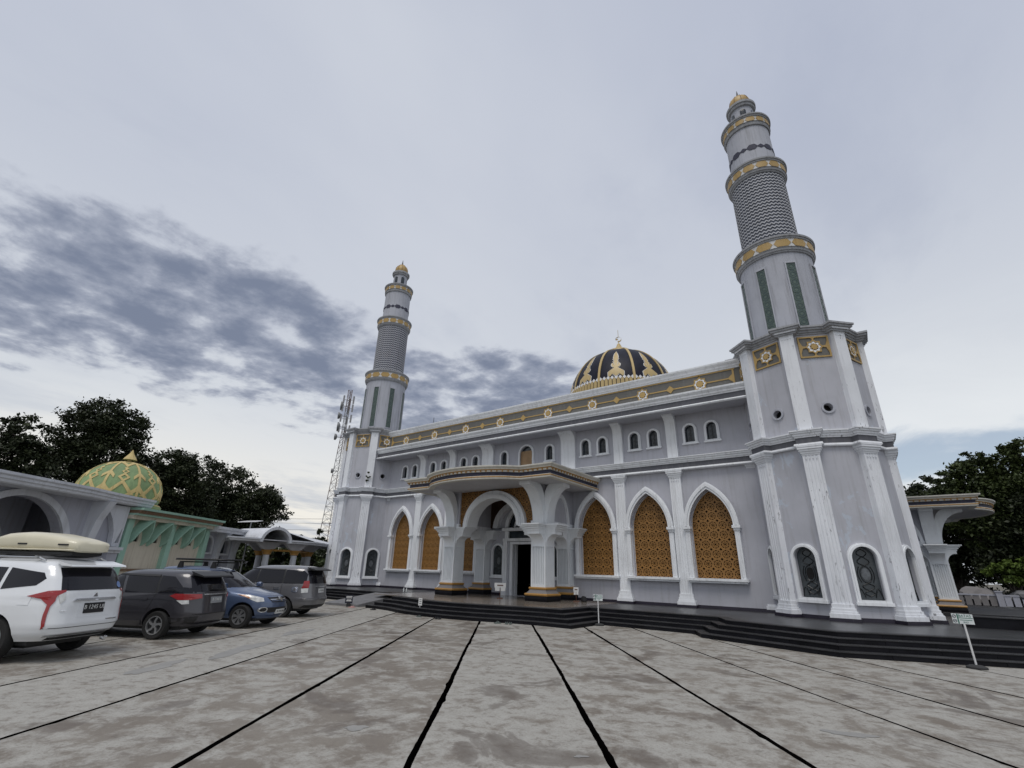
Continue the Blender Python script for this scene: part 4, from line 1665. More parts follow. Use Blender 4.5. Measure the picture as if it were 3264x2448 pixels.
def porch(label, loc, rotz, scale):
    t = thing('entrance_porch', label, 'porch', loc, rotz, scale, world=False)
    CX, CY, HW = 2.86, -2.68, 0.40
    for s in (-1, 1):
        big_column(t, s * CX, CY, HW)
    # engaged columns on the wall
    for s in (-1, 1):
        big_column(t, s * 2.74, -0.26, 0.355, sides=(0, 1, 3), name='engaged_column')
    # pier blocks above the capitals
    for s in (-1, 1):
        m = MB()
        x0, x1 = sorted((s * 2.40, s * (CX + 0.26)))
        m.box(x0, x1, CY - 0.22, -0.1, 3.84, 5.80)
        m.build('pier_wall', 'wall', t)
        m = MB()
        m.box(x0 - 0.04, x1 + 0.04, CY - 0.30, -0.1, 3.86, 4.06)
        m.build('pier_plinth', 'trim', t)
    # curved brackets: front, outer side
    def bracket(name, bx, by, k, d0, d1, w):
        T = rot4(bx, by, k)
        n = 14
        outer, inner = [], []
        for i in range(n + 1):
            q = i / n
            a = q * PI / 2
            outer.append((d0 + (d1 - d0) * (1 - math.cos(a)), 3.86 + 1.72 * math.sin(a)))
        th = 0.42
        prof = outer + [(d1, 5.80), (d1 - 0.75, 5.80)]
        for i in range(n, -1, -1):
            q = i / n
            a = q * PI / 2
            inner.append((d0 - 0.30 + (d1 - 0.75 - d0 + 0.30) * (1 - math.cos(a)), 3.86 + 1.90 * math.sin(a)))
        prof = outer + [(d1, 5.80)] + inner[:]
        m = MB()
        m.plate(prof, [], -w / 2, w / 2, lambda a, b, tt: T(tt, a, b))
        m.build(name, 'trim_clean', t)
    for s in (-1, 1):
        bracket('curved_bracket', s * CX, CY, 0, 0.42, 1.62, 0.60)
        bracket('curved_bracket', s * CX, CY, 1 if s > 0 else 3, 0.42, 1.35, 0.60)
    # front arch with gold lattice spandrel
    ya = -3.06

    def earc(a, b, z0=3.86, n=28):
        return [(-a * math.cos(PI * i / n), z0 + b * math.sin(PI * i / n)) for i in range(n + 1)]
    m = MB()
    m.plate(earc(1.84, 1.62) + earc(1.60, 1.38)[::-1], [], ya - 0.10, ya + 0.75, front)
    m.plate(earc(1.78, 1.56) + earc(1.66, 1.44)[::-1], [], ya - 0.14, ya - 0.095, front)
    m.build('front_arch', 'trim_clean', t)
    m = MB()
    m.plate(earc(2.02, 1.80) + earc(1.83, 1.61)[::-1], [], ya + 0.02, ya + 0.6, front)
    m.build('arch_outer_band', 'trim', t)
    m = MB()
    v, f = [], []
    for iz in range(6):
        for ix in range(12):
            ox, oz = (ix - 5.5) * PITCH, 3.98 + iz * PITCH
            cv, cf = lattice_cell(lambda x, z: (x / 1.9) ** 2 + ((z - 3.86) / 1.68) ** 2 > 1 and z < 5.80 and abs(x) < 2.42, ox, oz)
            o = len(v)
            v += [(p[0] + ox, ya + 0.24, p[1] + oz) for p in cv]
            f += [tuple(i + o for i in q) for q in cf]
    m.add(v, f)
    lp = m.build('spandrel_lattice', 'lattice', t, fix=False)
    lp['kind'] = 'stuff'
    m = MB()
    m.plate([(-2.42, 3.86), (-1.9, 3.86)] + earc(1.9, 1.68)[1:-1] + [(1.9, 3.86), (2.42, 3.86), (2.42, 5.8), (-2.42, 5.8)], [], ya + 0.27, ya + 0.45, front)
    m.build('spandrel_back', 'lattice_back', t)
    # side arches between the front and the engaged columns
    for s in (-1, 1):
        m = MB()
        T = lambda a, b, tt: (s * (CX - 0.02) + tt, -1.48 + a, b)
        e1 = [(-0.84 * math.cos(PI * i / 20), 3.86 + 1.62 * math.sin(PI * i / 20)) for i in range(21)]
        e2 = [(-0.68 * math.cos(PI * i / 20), 3.86 + 1.42 * math.sin(PI * i / 20)) for i in range(21)]
        m.plate(e1 + e2[::-1], [], -0.36, 0.36, T)
        m.build('side_arch', 'trim', t)
    # canopy
    def edge(x):
        q = max(0.0, 1 - (abs(x) / 3.0) ** 2)
        return -4.80 - 1.16 * (q ** 0.85 if q > 0.02 else 0) * min(1, (3.0 - abs(x)) / 0.5 + 0.0) ** 0.5
    pth = [(-4.60, -0.05), (-4.60, -4.80)]
    for i in range(33):
        x = -3.0 + 6.0 * i / 32
        pth.append((x, edge(x) if 0 < i < 32 else -4.80))
    pth += [(4.60, -4.80), (4.60, -0.05)]
    poly = pth

    def trim_(prof, mat, nm, par):
        m = MB()
        m.sweep(pth, prof)
        return m.build(nm, mat, par)
    m = MB()
    m.plate([(p[0] * 0.995, p[1]) for p in poly], [], 5.74, 5.80, lambda a, b, tt: (a, b, tt))
    can = m.build('canopy', 'soffit', t)
    trim_([(-.25, 5.72), (0.02, 5.72), (0.03, 5.76), (0.02, 5.79), (-.25, 5.79)], 'cream', 'canopy_lower_molding', can)
    trim_([(-.25, 5.79), (0.045, 5.79), (0.05, 5.815), (0.045, 5.835), (-.25, 5.835)], 'ochre', 'canopy_gold_line', can)
    trim_([(-.25, 5.835), (0.03, 5.835), (0.03, 5.86), (-.25, 5.86)], 'cream', 'canopy_lower_molding', can)
    trim_([(-.25, 5.86), (-0.04, 5.86), (-0.04, 6.04), (-.25, 6.04)], 'dark_band', 'canopy_dark_band', can)
    trim_([(-.25, 6.04), (0.03, 6.04), (0.03, 6.12), (-.25, 6.12)], 'cream', 'canopy_dentil_band', can)
    trim_([(-.25, 6.12), (0.08, 6.12), (0.09, 6.14), (0.08, 6.155), (-.25, 6.155)], 'ochre', 'canopy_gold_line', can)
    trim_([(-.25, 6.155), (0.09, 6.155), (0.10, 6.19), (0.15, 6.23), (0.20, 6.26), (0.21, 6.32), (-.25, 6.33)], 'cream', 'canopy_crown_molding', can)
    m = MB()
    m.plate(poly, [], 6.28, 6.315, lambda a, b, tt: (a, b, tt))
    m.build('canopy_roof', 'roof_grey', can)
    # dentils along the edge
    acc, step = 0.0, 0.26
    P = [Vector(p) for p in pth]
    cum = [0]
    for i in range(1, len(P)):
        cum.append(cum[-1] + (P[i] - P[i - 1]).length)
    d = 0.12
    dent = MB()
    dent.box(-0.035, 0.035, -0.045, 0.01, -0.03, 0.03)
    dme = dent.mesh('dentil', 'ochre')
    while d < cum[-1]:
        i = max(k for k in range(len(cum)) if cum[k] <= d)
        i = min(i, len(P) - 2)
        q = P[i] + (P[i + 1] - P[i]) * ((d - cum[i]) / max(1e-6, cum[i + 1] - cum[i]))
        di = (P[i + 1] - P[i]).normalized()
        nn = Vector((di.y, -di.x))
        a = math.atan2(di.y, di.x)
        inst('dentil', dme, can, (q.x + nn.x * 0.03, q.y + nn.y * 0.03, 6.075), rot=(0, 0, a))
        d += step
    # ceiling above the inner bay
    m = MB()
    m.box(-2.5, 2.5, -2.7, -0.12, 5.60, 5.72)
    m.build('inner_ceiling', 'soffit', t)
    return t


porch('white columned front porch with wavy canopy over the main doorway', (0, 0, 0), 0.0, 1.0)
porch('smaller side porch with fluted column and curved canopy behind the right-hand tower', (15.64, 8.65, 0.22), PI / 2, 0.80)

# ------------------------------------------------------------------ main doorway (parts of the hall)
ORG = Vector((0, 0, ZP))
m = MB()
for s in (-1, 1):
    m.box(s * 1.22 - 0.13, s * 1.22 + 0.13, -0.26, YL, ZP, 3.30)
    m.box(s * 1.22 - 0.17, s * 1.22 + 0.17, -0.32, YL, ZP, 0.75)
    m.box(s * 1.22 - 0.15, s * 1.22 + 0.15, -0.29, YL, 0.75, 0.90)
    m.box(s * 0.86 - 0.09, s * 0.86 + 0.09, -0.14, YL + 0.15, ZP, 3.24)
m.box(-1.36, 1.36, -0.30, YL, 3.30, 3.45)
m.box(-0.95, 0.95, -0.16, YL + 0.1, 3.14, 3.27)
m.box(-1.28, -1.02, -0.22, YL, 3.45, 3.85)
m.box(1.02, 1.28, -0.22, YL, 3.45, 3.85)
m.box(-1.40, 1.40, -0.34, YL, 3.85, 4.02)
dr = m.build('doorway', 'trim', hall)
m = MB()
m.box(-1.02, 1.02, YL - 0.03, YL + 0.02, 3.45, 3.85)
m.build('transom_glass', 'glass_dark', dr)
m = MB()
m.plate(rounded(0, 1.28, 4.02, 5.30), [rounded(0, 1.06, 4.02, 5.08)], -0.24, YL, front)
m.plate(rounded(0, 0.70, 4.02, 4.72), [rounded(0, 0.55, 4.02, 4.57)], -0.16, YL + .05, front)
m.build('fanlight_arch', 'trim', dr)
m = MB()
m.plate(rounded(0, 1.29, 4.0, 5.32), [], -0.02, 0.0, front)
m.build('fanlight_glass', 'glass_dark', dr)
m = MB()
m.plate(rounded(0, 2.05, 4.02, 5.58, b=1.56), [rounded(0, 1.72, 4.02, 5.28, b=1.26)], -0.40, YL, front)
m.build('door_arch', 'trim', dr)
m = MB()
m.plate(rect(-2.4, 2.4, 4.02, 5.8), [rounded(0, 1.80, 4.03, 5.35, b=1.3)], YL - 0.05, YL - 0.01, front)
m.build('door_panel', 'lattice_shaded', dr)
m = MB()
m.box(-0.80, -0.755, 0.12, 0.35, ZP + 0.02, 3.13)
m.build('door_leaf', 'trim', dr)
for s in (-1, 1):
    arched_window(hall, lambda a, o, z, s=s: (s * 1.79 + a, YL - o, z), 0.34, 1.52, 3.10, fw=0.12, depth=0.06)
reset_org()

# ================================================================== buildings along the left of the yard
# local frame: x runs along the slab joints (away from the camera), y into the buildings
AZ = R_(125)
LOC = (CAM.x, CAM.y, 0)


def flare(d, z0, z1):
    return [(0, z0), (d * 0.5, z0), (d * 0.62, z0 + (z1 - z0) * .25), (d * 0.8, z0 + (z1 - z0) * .5), (d, z0 + (z1 - z0) * .75), (d, z1), (0, z1)]


# ---- white arcade with a big round arch
t = thing('arcade_building', 'pale grey arcade with big round arch and swept cornice, behind the white car', 'building', LOC, AZ, world=False)
VF = 18.0
m = MB()


def lf(a, b, tt):
    return (a, tt, b)


arch_c, arch_r = 17.0, 2.0
m.plate(rect(6.0, 21.6, 0, 4.1), [rounded(arch_c, arch_r, 0.02, 3.85, b=2.0, n=24), rounded(11.6, arch_r, 0.02, 3.85, b=2.0, n=24)], VF, VF + 0.4, lf)
m.build('front_wall', 'annex_wall', t)
for c in (arch_c, 11.6):
    m = MB()
    m.plate(rounded(c, arch_r + 0.28, 0, 4.08, b=2.2, n=24), [rounded(c, arch_r, 0.0, 3.86, b=2.0, n=24)], VF - 0.10, VF + 0.02, lf)
    m.build('arch_molding', 'annex_white', t)
    for k, dv in enumerate((2.4, 4.8)):
        m = MB()
        m.plate(rect(c - 2.6, c + 2.6, 0, 4.1), [rounded(c, arch_r - 0.25, 0.02, 3.55, b=1.8, n=24)], VF + dv, VF + dv + 0.3, lf)
        io = m.build('inner_wall', 'annex_wall', t)
        m = MB()
        m.plate(rounded(c, arch_r, 0.0, 3.75, b=2.0, n=24), [rounded(c, arch_r - 0.25, 0.0, 3.55, b=1.8, n=24)], VF + dv - 0.08, VF + dv + 0.01, lf)
        m.build('inner_arch_molding', 'annex_white', io)
m = MB()
m.box(6.0, 21.6, VF + 0.4, VF + 8, 4.0, 4.1)
m.box(6.0, 21.6, VF + 7.7, VF + 8, 0, 4.0)
m.box(6.0, 6.2, VF + .4, VF + 8, 0, 4.0)
m.box(21.3, 21.6, VF + .4, VF + 8, 0, 4.0)
m.build('back_wall', 'annex_wall', t)
m = MB()
pth = [(6.0, VF - 0.9), (18.5, VF - 0.9)] + [(18.5 + 3.0 * i / 8, VF - 0.9 + 0.35 * math.sin(i / 8 * PI / 2)) for i in range(1, 9)] + [(22.4, VF - 0.52)]
m.sweep(pth, [(-1.4, 4.05), (-0.05, 4.05), (0.0, 4.09), (0.02, 4.16), (0.07, 4.20), (0.07, 4.28), (0.14, 4.33), (0.14, 4.42), (-1.4, 4.45)])
m.build('cornice', 'annex_white', t)
# sloped piers and the half arch at the end of the arcade
for u0, w in ((19.75, 0.35), (14.3, 0.4)):
    m = MB()
    m.plate([(VF - 0.75, 4.05), (VF, 4.05), (VF, 0), (VF - 0.28, 0), (VF - 0.28, 2.4), (VF - 0.42, 3.3)], [], u0, u0 + w, lambda a, b, tt: (tt, a, b))
    m.build('sloped_pier', 'annex_white', t)
m = MB()
m.plate([(20.2, 4.0), (21.5, 4.0), (21.5, 2.3), (21.1, 2.3), (21.0, 2.9), (20.75, 3.4)], [[(21.22, 2.45), (21.42, 2.45), (21.42, 3.1)]], VF - 0.25, VF - 0.02, lf)
m.build('half_arch', 'annex_white', t)
m = MB()
m.box(20.7, 21.5, VF - 0.5, VF - 0.01, 2.16, 2.28)
m.box(20.85, 21.5, VF - 0.4, VF - 0.01, 2.04, 2.16)
m.build('pier_capital', 'annex_white', t)
m = MB()
m.box(20.9, 21.45, VF - 0.35, VF, 0, 2.04)
m.build('end_pier', 'annex_wall', t)

# ---- beige wash-house with mint trim and green dome
t = thing('domed_washhouse', 'low beige building with mint pilasters, hooded windows and patterned green dome', 'building', LOC, AZ, world=False)
U0, U1 = 21.65, 27.7
m = MB()
wins = [22.62, 23.88, 25.42, 26.45]
m.plate(rect(U0, U1, 0, 3.75), [rect(u - 0.17, u + 0.17, 2.58, 3.0) for u in wins], VF, VF + 0.3, lf)
m.build('front_wall', 'beige', t)
m = MB()
m.box(U0, U1, VF + 0.3, VF + 9, 3.65, 3.75)
m.box(U0, U0 + 0.3, VF + .3, VF + 9, 0, 3.65)
m.box(U1 - 0.3, U1, VF + .3, VF + 9, 0, 3.65)
m.box(U0, U1, VF + 8.7, VF + 9, 0, 3.65)
m.build('side_wall', 'beige', t)
for u in (U0 + 0.2, 24.65, U1 - 0.2):
    m = MB()
    m.box(u - 0.17, u + 0.17, VF - 0.22, VF + 0.01, 0, 3.52)
    m.build('mint_pilaster', 'mint', t)
m = MB()
m.box(U0, U1, VF - 0.06, VF + 0.02, 0.0, 1.30)
m.build('tile_dado', 'beige', t)
m = MB()
m.box(U0, U1, VF - 0.09, VF + 0.02, 1.30, 1.40)
m.build('dado_cap', 'brown_stripe', t)
for u in wins:
    # pointed hood that springs forward from the wall
    m = MB()
    n = 10
    v, f = [], []
    for side in (-1, 1):
        o = len(v)
        for i in range(n + 1):
            q = i / n
            x = u + side * 0.50 * (1 - q ** 2.0)
            z = 2.42 + 1.12 * q ** 0.85
            dep = 0.02 + min(q / 0.12, 1) * (0.20 + 0.50 * q)
            v += [(x, VF, z), (x, VF - dep, z), (x - side * 0.10 * (1 - q * .6), VF - dep, z - 0.02), (x - side * 0.10 * (1 - q * .6), VF, z - 0.02)]
        for i in range(n):
            a, b_ = o + 4 * i, o + 4 * i + 4
            f += [(a, b_, b_ + 1, a + 1), (a + 1, b_ + 1, b_ + 2, a + 2), (a + 2, b_ + 2, b_ + 3, a + 3)]
    m.add(v, f)
    ho = m.build('window_hood', 'mint', t)
    m = MB()
    m.box(u - 0.2, u + 0.2, VF + 0.05, VF + 0.08, 2.5, 3.1)
    m.build('window_opening', 'void', ho)
m = MB()
pth = [(U0 - 0.1, VF), (U1 + 0.15, VF)]
m.sweep(pth, [(0, 3.52), (0.45, 3.52), (0.45, 3.66), (0.5, 3.68), (0, 3.68)])
m.build('eaves_beige', 'beige', t)
m = MB()
m.sweep(pth, [(0, 3.68), (0.62, 3.68), (0.64, 3.76), (0, 3.76)])
m.build('eaves_mint', 'mint', t)
m = MB()
m.sweep(pth, [(0, 3.76), (0.70, 3.76), (0.76, 3.90), (0, 3.90)])
m.build('eaves_brown', 'brown_stripe', t)
m = MB()
m.sweep(pth, [(0, 3.90), (0.84, 3.90), (0.86, 4.0), (0, 4.02)])
m.build('eaves_top', 'mint', t)
# dome
GD = (25.55, 22.0)
GR, GZ, GH = 1.90, 5.1, 1.72


def gd_pt(az, e, off=0.0):
    e = max(-0.6, min(PI / 2, e))
    r = (GR + off) * max(0.001, math.cos(e)) ** 0.95
    return (GD[0] + r * math.cos(az), GD[1] + r * math.sin(az), GZ + (GH + off) * math.sin(e))


m = MB()
m.lathe([(2.0, 3.7), (2.0, 4.35), (2.05, 4.4), (2.05, 4.52), (1.75, 4.54)], *GD, seg=40)
m.build('dome_drum', 'dome_green', t, smooth=30)
m = MB()
m.lathe([(1.98, 4.48), (2.02, 4.52), (1.98, 4.6)], *GD, seg=40)
m.build('drum_gold_ring', 'dome_yellow', t, smooth=True)
m = MB()
m.lathe([(GR * max(0.004, math.cos(R_(e))) ** 0.95, GZ + GH * math.sin(R_(e))) for e in range(-22, 91, 4)], *GD, seg=48)
gdo = m.build('green_dome', 'dome_green', t, smooth=True)
for k in range(8):
    az = R_(-72 + 45 * k)

    def onto(a, b, tt, az=az):
        e = R_(b)
        return gd_pt(az + a / (GR * max(0.15, math.cos(e))), e, tt)
    m = MB()
    # rib with arrow heads, and a lozenge chain to its side
    m.asp = 0.033
    m.skin([(-0.06, -8), (0.06, -8), (0.045, 76), (-0.045, 76)], [], onto, -0.02, 0.03, 0.12)
    m.skin([(-0.62, -10), (-0.1, 8), (0, 15), (0.1, 8), (0.62, -10), (0.36, -8), (0, 2), (-0.36, -8)], [], onto, -0.02, 0.035, 0.12)
    m.skin([(-0.27, 27), (0, 37), (0.27, 27), (0.27, 21), (0, 30), (-0.27, 21)], [], onto, -0.02, 0.035, 0.12)
    m.build('dome_rib', 'dome_yellow', gdo)

    def onto2(a, b, tt, az=az):
        e = R_(b)
        return gd_pt(az + R_(22.5) + a / (GR * max(0.15, math.cos(e))), e, tt)
    m = MB()
    for c, s in ((24, 0.26), (36, 0.16), (44, 0.10), (51, 0.08)):
        m.asp = 0.033
        m.skin([(-s, c), (0, c - s * 34), (s, c), (0, c + s * 34)], [] if s < 0.12 else [[(-s * .5, c), (0, c - s * 17), (s * .5, c), (0, c + s * 17)]], onto2, -0.02, 0.03, 0.12)
    m.skin([(-0.62, -6), (-0.42, -6), (0, 12), (0.42, -6), (0.62, -6), (0.05, 17), (-0.05, 17)], [], onto2, -0.02, 0.03, 0.12)
    m.skin([(-0.07, 52), (0.07, 52), (0.42, 70), (0.30, 74), (0, 58), (-0.30, 74), (-0.42, 70)], [], onto2, -0.02, 0.03, 0.12)
    m.skin([(-0.40, 66), (0.40, 66), (0.40, 69), (-0.40, 69)], [], onto2, -0.02, 0.03, 0.12)
    m.build('dome_lozenge', 'dome_yellow', gdo)
m = MB()
m.lathe([(0.10, 6.8), (0.10, 6.95), (0.33, 6.97), (0.30, 7.03), (0.12, 7.3), (0.01, 7.55)], *GD, seg=12)
m.build('dome_spire', 'dome_yellow', gdo)

# ---- pale annex with arched windows
t = thing('pale_annex', 'small pale grey annex with arched windows at the end of the beige building', 'building', LOC, AZ, world=False)
A0, A1 = 27.75, 31.1
m = MB()
m.plate(rect(A0, A1, 0, 3.4), [rounded(28.35, 0.38, 2.30, 3.12), rounded(29.95, 0.48, 2.28, 3.16), rect(29.68, 30.2, 0.4, 2.12)], VF + 0.25, VF + 0.5, lf)
m.build('front_wall', 'annex_wall', t)
for c, w, z0, z1 in ((28.35, .38, 2.30, 3.12), (29.95, .48, 2.28, 3.16)):
    m = MB()
    m.plate(rounded(c, w + 0.13, z0 - 0.1, z1 + 0.12), [rounded(c, w, z0, z1)], VF + 0.16, VF + 0.26, lf)
    fo = m.build('window_frame', 'annex_white', t)
    m = MB()
    m.plate(rounded(c, w + 0.05, z0 - .05, z1 + .05), [], VF + 0.45, VF + 0.47, lf)
    m.build('pane', 'glass_dark', fo)
m = MB()
m.box(29.65, 30.25, VF + 0.42, VF + 0.46, 0.4, 2.15)
m.build('door_pane', 'glass_dark', t)
for u in (29.1, A1 - 0.28):
    m = MB()
    m.plate([(VF - 0.55, 3.45), (VF + .3, 3.45), (VF + .3, 0), (VF + 0.02, 0), (VF + 0.02, 2.3), (VF - 0.1, 2.95)], [], u, u + 0.32, lambda a, b, tt: (tt, a, b))
    m.build('flared_pier', 'annex_white', t)
m = MB()
m.box(A0, A1, VF + 0.5, VF + 7, 3.3, 3.4)
m.box(A1 - .3, A1, VF + 0.5, VF + 7, 0, 3.3)
m.build('side_wall', 'annex_wall', t)
m = MB()
pth = [(A0 - 0.2, VF - 0.6), (30.2, VF - 0.6)] + [(30.2 + 2.2 * i / 8, VF - 0.6 - 0.05 * i / 8) for i in range(1, 9)]
m.sweep(pth, [(-1.3, 3.40), (-0.02, 3.40), (0.02, 3.50), (0.12, 3.58), (0.14, 3.70), (-1.3, 3.74)])
m.build('cornice', 'annex_white', t)

# ---- open pavilion: many-sided roof, barrel-arched gable toward the yard, orange capitals
PV = [(-13.9, -9.47), (-14.53, -3.68), (-18.5, 1.34), (-23.5, 0.6), (-22.0, -4.6), (-16.4, -8.6)]
t = thing('open_pavilion', 'open pavilion with barrel arch gable, white columns and orange capitals', 'pavilion', (-17.5, -4.0, 0))
pa, pb = Vector(PV[0]), Vector(PV[1])
pd = (pb - pa).normalized()
pn = Vector((pd.y, -pd.x))
pm = (pa + pb) / 2
prof = [(-0.3, 3.00), (-0.02, 3.00), (0.02, 3.08), (0.10, 3.12), (0.10, 3.20), (-0.3, 3.22)]
m = MB()
q1, q2 = pm - pd * 1.0, pm + pd * 1.0
m.sweep([PV[5], PV[0], tuple(q1)], prof)
m.sweep([tuple(q2), PV[1], PV[2], PV[3], PV[4]], prof)
m.build('roof_edge', 'annex_white', t)


def pf_(a, b, tt):
    q = pm + pd * a + pn * (0.10 - tt)
    return (q.x, q.y, b)


m = MB()
e1 = [(-1.08 * math.cos(PI * i / 20), 3.00 + 0.92 * math.sin(PI * i / 20)) for i in range(21)]
e2 = [(-0.90 * math.cos(PI * i / 20), 3.00 + 0.76 * math.sin(PI * i / 20)) for i in range(21)]
m.plate(e1 + e2[::-1], [], 0.0, 0.35, pf_)
m.build('gable_arch', 'annex_white', t)
m = MB()
e3 = [(-1.02 * math.cos(PI * i / 20), 3.02 + 0.86 * math.sin(PI * i / 20)) for i in range(21)]
e4 = [(-0.94 * math.cos(PI * i / 20), 3.02 + 0.78 * math.sin(PI * i / 20)) for i in range(21)]
m.plate(e3 + e4[::-1], [], 0.35, 3.4, pf_)
m.build('barrel_vault', 'annex_white', t)
m = MB()
h1, h2 = pm - pd * 0.95, pm + pd * 0.95
hole = [tuple(h1 - pn * 0.05), tuple(h2 - pn * 0.05), tuple(h2 - pn * 3.3), tuple(h1 - pn * 3.3)]
m.plate([tuple(Vector(p).lerp(Vector((-18.0, -4.0)), 0.02)) for p in PV], [hole], 3.10, 3.16, lambda a, b, tt: (a, b, tt))
m.build('roof_slab', 'soffit', t)
m = MB()
apx = (-18.4, -4.0, 4.0)
v = [(p[0], p[1], 3.21) for p in PV] + [apx]
m.add(v, [(1, 2, 6), (2, 3, 6), (3, 4, 6), (4, 5, 6)])
m.build('roof_cover', 'annex_white', t)
for cu, cv in ((-15.45, -6.35), (-15.1, -4.7), (-17.0, -2.5), (-19.6, -1.2), (-19.8, -4.6)):
    m = MB()
    m.lathe([(0.27, 0), (0.27, 0.25), (0.21, 0.3), (0.185, 2.3)], cu, cv, seg=16)
    co = m.build('column', 'annex_white', t, smooth=30)
    m = MB()
    m.lathe([(0.19, 2.30), (0.25, 2.34), (0.25, 2.42), (0.34, 2.54), (0.36, 2.60), (0.2, 2.60)], cu, cv, seg=16)
    m.build('capital', 'ochre', co, smooth=30)
    m = MB()
    for s in (-1, 1):
        m.plate([(0, 2.60), (s * 0.25, 2.60), (s * 0.45, 2.68), (s * 0.75, 2.92), (s * 1.0, 3.08), (0, 3.08)], [], -0.1, 0.1, lambda a, b, tt: (cu + pd.x * a + pn.x * tt, cv + pd.y * a + pn.y * tt, b))
    m.build('bracket', 'soffit', co)
for a, b_ in (((-15.45, -6.35), (-15.1, -4.7)), ((-15.1, -4.7), (-17.0, -2.5)), ((-17.0, -2.5), (-19.6, -1.2))):
    m = MB()
    m.tube([(a[0], a[1], 2.58), (b_[0], b_[1], 2.58)], 0.07, 6)
    m.build('tie_beam', 'ochre', t)
m = MB()
m.plate([tuple(Vector(p).lerp(Vector((-18.0, -4.0)), 0.25)) for p in PV], [], 0, 0.2, lambda a, b, tt: (a, b, tt))
m.build('floor', 'stone_tread', t)
# dim low shed with a round doorway far behind the pavilion
t = thing('low_shed', 'dark low shed with round-headed doorway behind the pavilion columns', 'building', LOC, AZ, world=False)
m = MB()
m.plate(rect(40, 62, 0, 2.6), [rounded(47.5, 1.3, 0.02, 2.0, b=1.3)], 25.5, 25.8, lf)
m.build('shed_wall', 'base_grey', t)
m = MB()
m.box(40, 62, 25.8, 31, 2.5, 2.7)
m.box(40, 62, 30.8, 31, 0, 2.5)
m.build('shed_roof', 'roof_grey', t)

# ================================================================== telecom mast, lamp, power lines
mx, my = -76.3, 37.6
t = thing('telecom_mast', 'tall red and white lattice telecom mast with dish antennas behind the far minaret', 'mast', (mx, my, 0))
H = 40.0


def leg(k, z):
    a = R_(20 + 120 * k)
    r = 2.0 + (0.5 - 2.0) * min(1, z / 30.0)
    return (mx + r * math.cos(a), my + r * math.sin(a), z)


for k in range(3):
    for seg_ in range(8):
        m = MB()
        m.tube([leg(k, seg_ * 5), leg(k, seg_ * 5 + 5)], 0.075, 5)
        m.build('mast_leg', 'red_paint' if seg_ % 2 else 'mast_white', t)
for seg_ in range(8):
    m = MB()
    n = 3 if seg_ < 5 else 4
    for i in range(n):
        za, zb = seg_ * 5 + 5 * i / n, seg_ * 5 + 5 * (i + 1) / n
        for k in range(3):
            m.tube([leg(k, za), leg((k + 1) % 3, zb)], 0.028, 4)
            m.tube([leg((k + 1) % 3, za), leg(k, zb)], 0.028, 4)
            m.tube([leg(k, zb), leg((k + 1) % 3, zb)], 0.028, 4)
    m.build('mast_bracing', 'red_paint' if seg_ % 2 else 'galv', t)
for z, r, side in ((36.0, 1.0, -1.6), (33.6, 0.75, -1.9), (31.0, 1.05, -1.6), (28.6, 0.7, -1.9), (21, 0.5, 1.2)):
    dx, dy = -0.80, -0.6
    c = Vector((mx + 0.80 * side * 0.55, my + 0.60 * side * 0.55, z))
    f_ = Vector((0.55, -0.83, 0))
    c = Vector((mx, my, z)) + Vector((-0.55, -0.83, 0)) * abs(side) * 0.75
    m = MB()
    n = 16
    u_ = Vector((0.83, -0.55, 0))
    v, f = [], []
    for j, (rr, dd) in enumerate(((0.05, -0.2), (r * .6, -0.1), (r, 0.1), (r, 0.45), (0.05, 0.5))):
        for i in range(n):
            a = 2 * PI * i / n
            p = c + u_ * rr * math.cos(a) + Vector((0, 0, 1)) * rr * math.sin(a) + Vector((-0.55, -0.83, 0)) * dd
            v.append(tuple(p))
    for j in range(4):
        for i in range(n):
            f.append((j * n + i, j * n + (i + 1) % n, (j + 1) * n + (i + 1) % n, (j + 1) * n + i))
    m.add(v, f)
    m.tube([tuple(c), (mx, my, z)], 0.08, 5)
    m.build('dish_antenna', 'galv', t, smooth=40)
for z in (37.5, 35.5, 33.0, 30.5):
    for a in (20, 140, 260):
        m = MB()
        p = Vector((mx, my, 0)) + Vector((math.cos(R_(a)), math.sin(R_(a)), 0)) * 1.25
        m.box(p.x - .14, p.x + .14, p.y - .14, p.y + .14, z - 0.9, z + 0.9)
        m.tube([(p.x, p.y, z), (mx, my, z)], 0.05, 4)
        m.build('panel_antenna', 'mast_white', t)

t = thing('solar_street_lamp', 'solar street lamp with flat panel and arm above the pale annex roof', 'street lamp', (-20.45, -5.31, 0))
m = MB()
m.tube([(-20.45, -5.31, 0), (-20.45, -5.31, 4.6)], 0.05, 8)
m.build('pole', 'galv', t)
m = MB()
v = [(-20.9, -6.05, 4.52), (-20.0, -5.15, 4.60), (-20.35, -4.55, 4.72), (-21.2, -5.3, 4.66)]
m.add(v + [(a, b_, c - 0.05) for a, b_, c in v], [(0, 1, 2, 3), (7, 6, 5, 4), (0, 4, 5, 1), (1, 5, 6, 2), (2, 6, 7, 3), (3, 7, 4, 0)])
m.build('solar_panel', 'white_metal', t)
m = MB()
m.tube([(-20.45, -5.31, 3.85), (-20.1, -4.6, 4.05), (-19.95, -4.2, 4.08)], 0.03, 5)
m.box(-20.1, -19.75, -4.25, -3.55, 4.03, 4.10)
m.build('lamp_arm', 'white_metal', t)

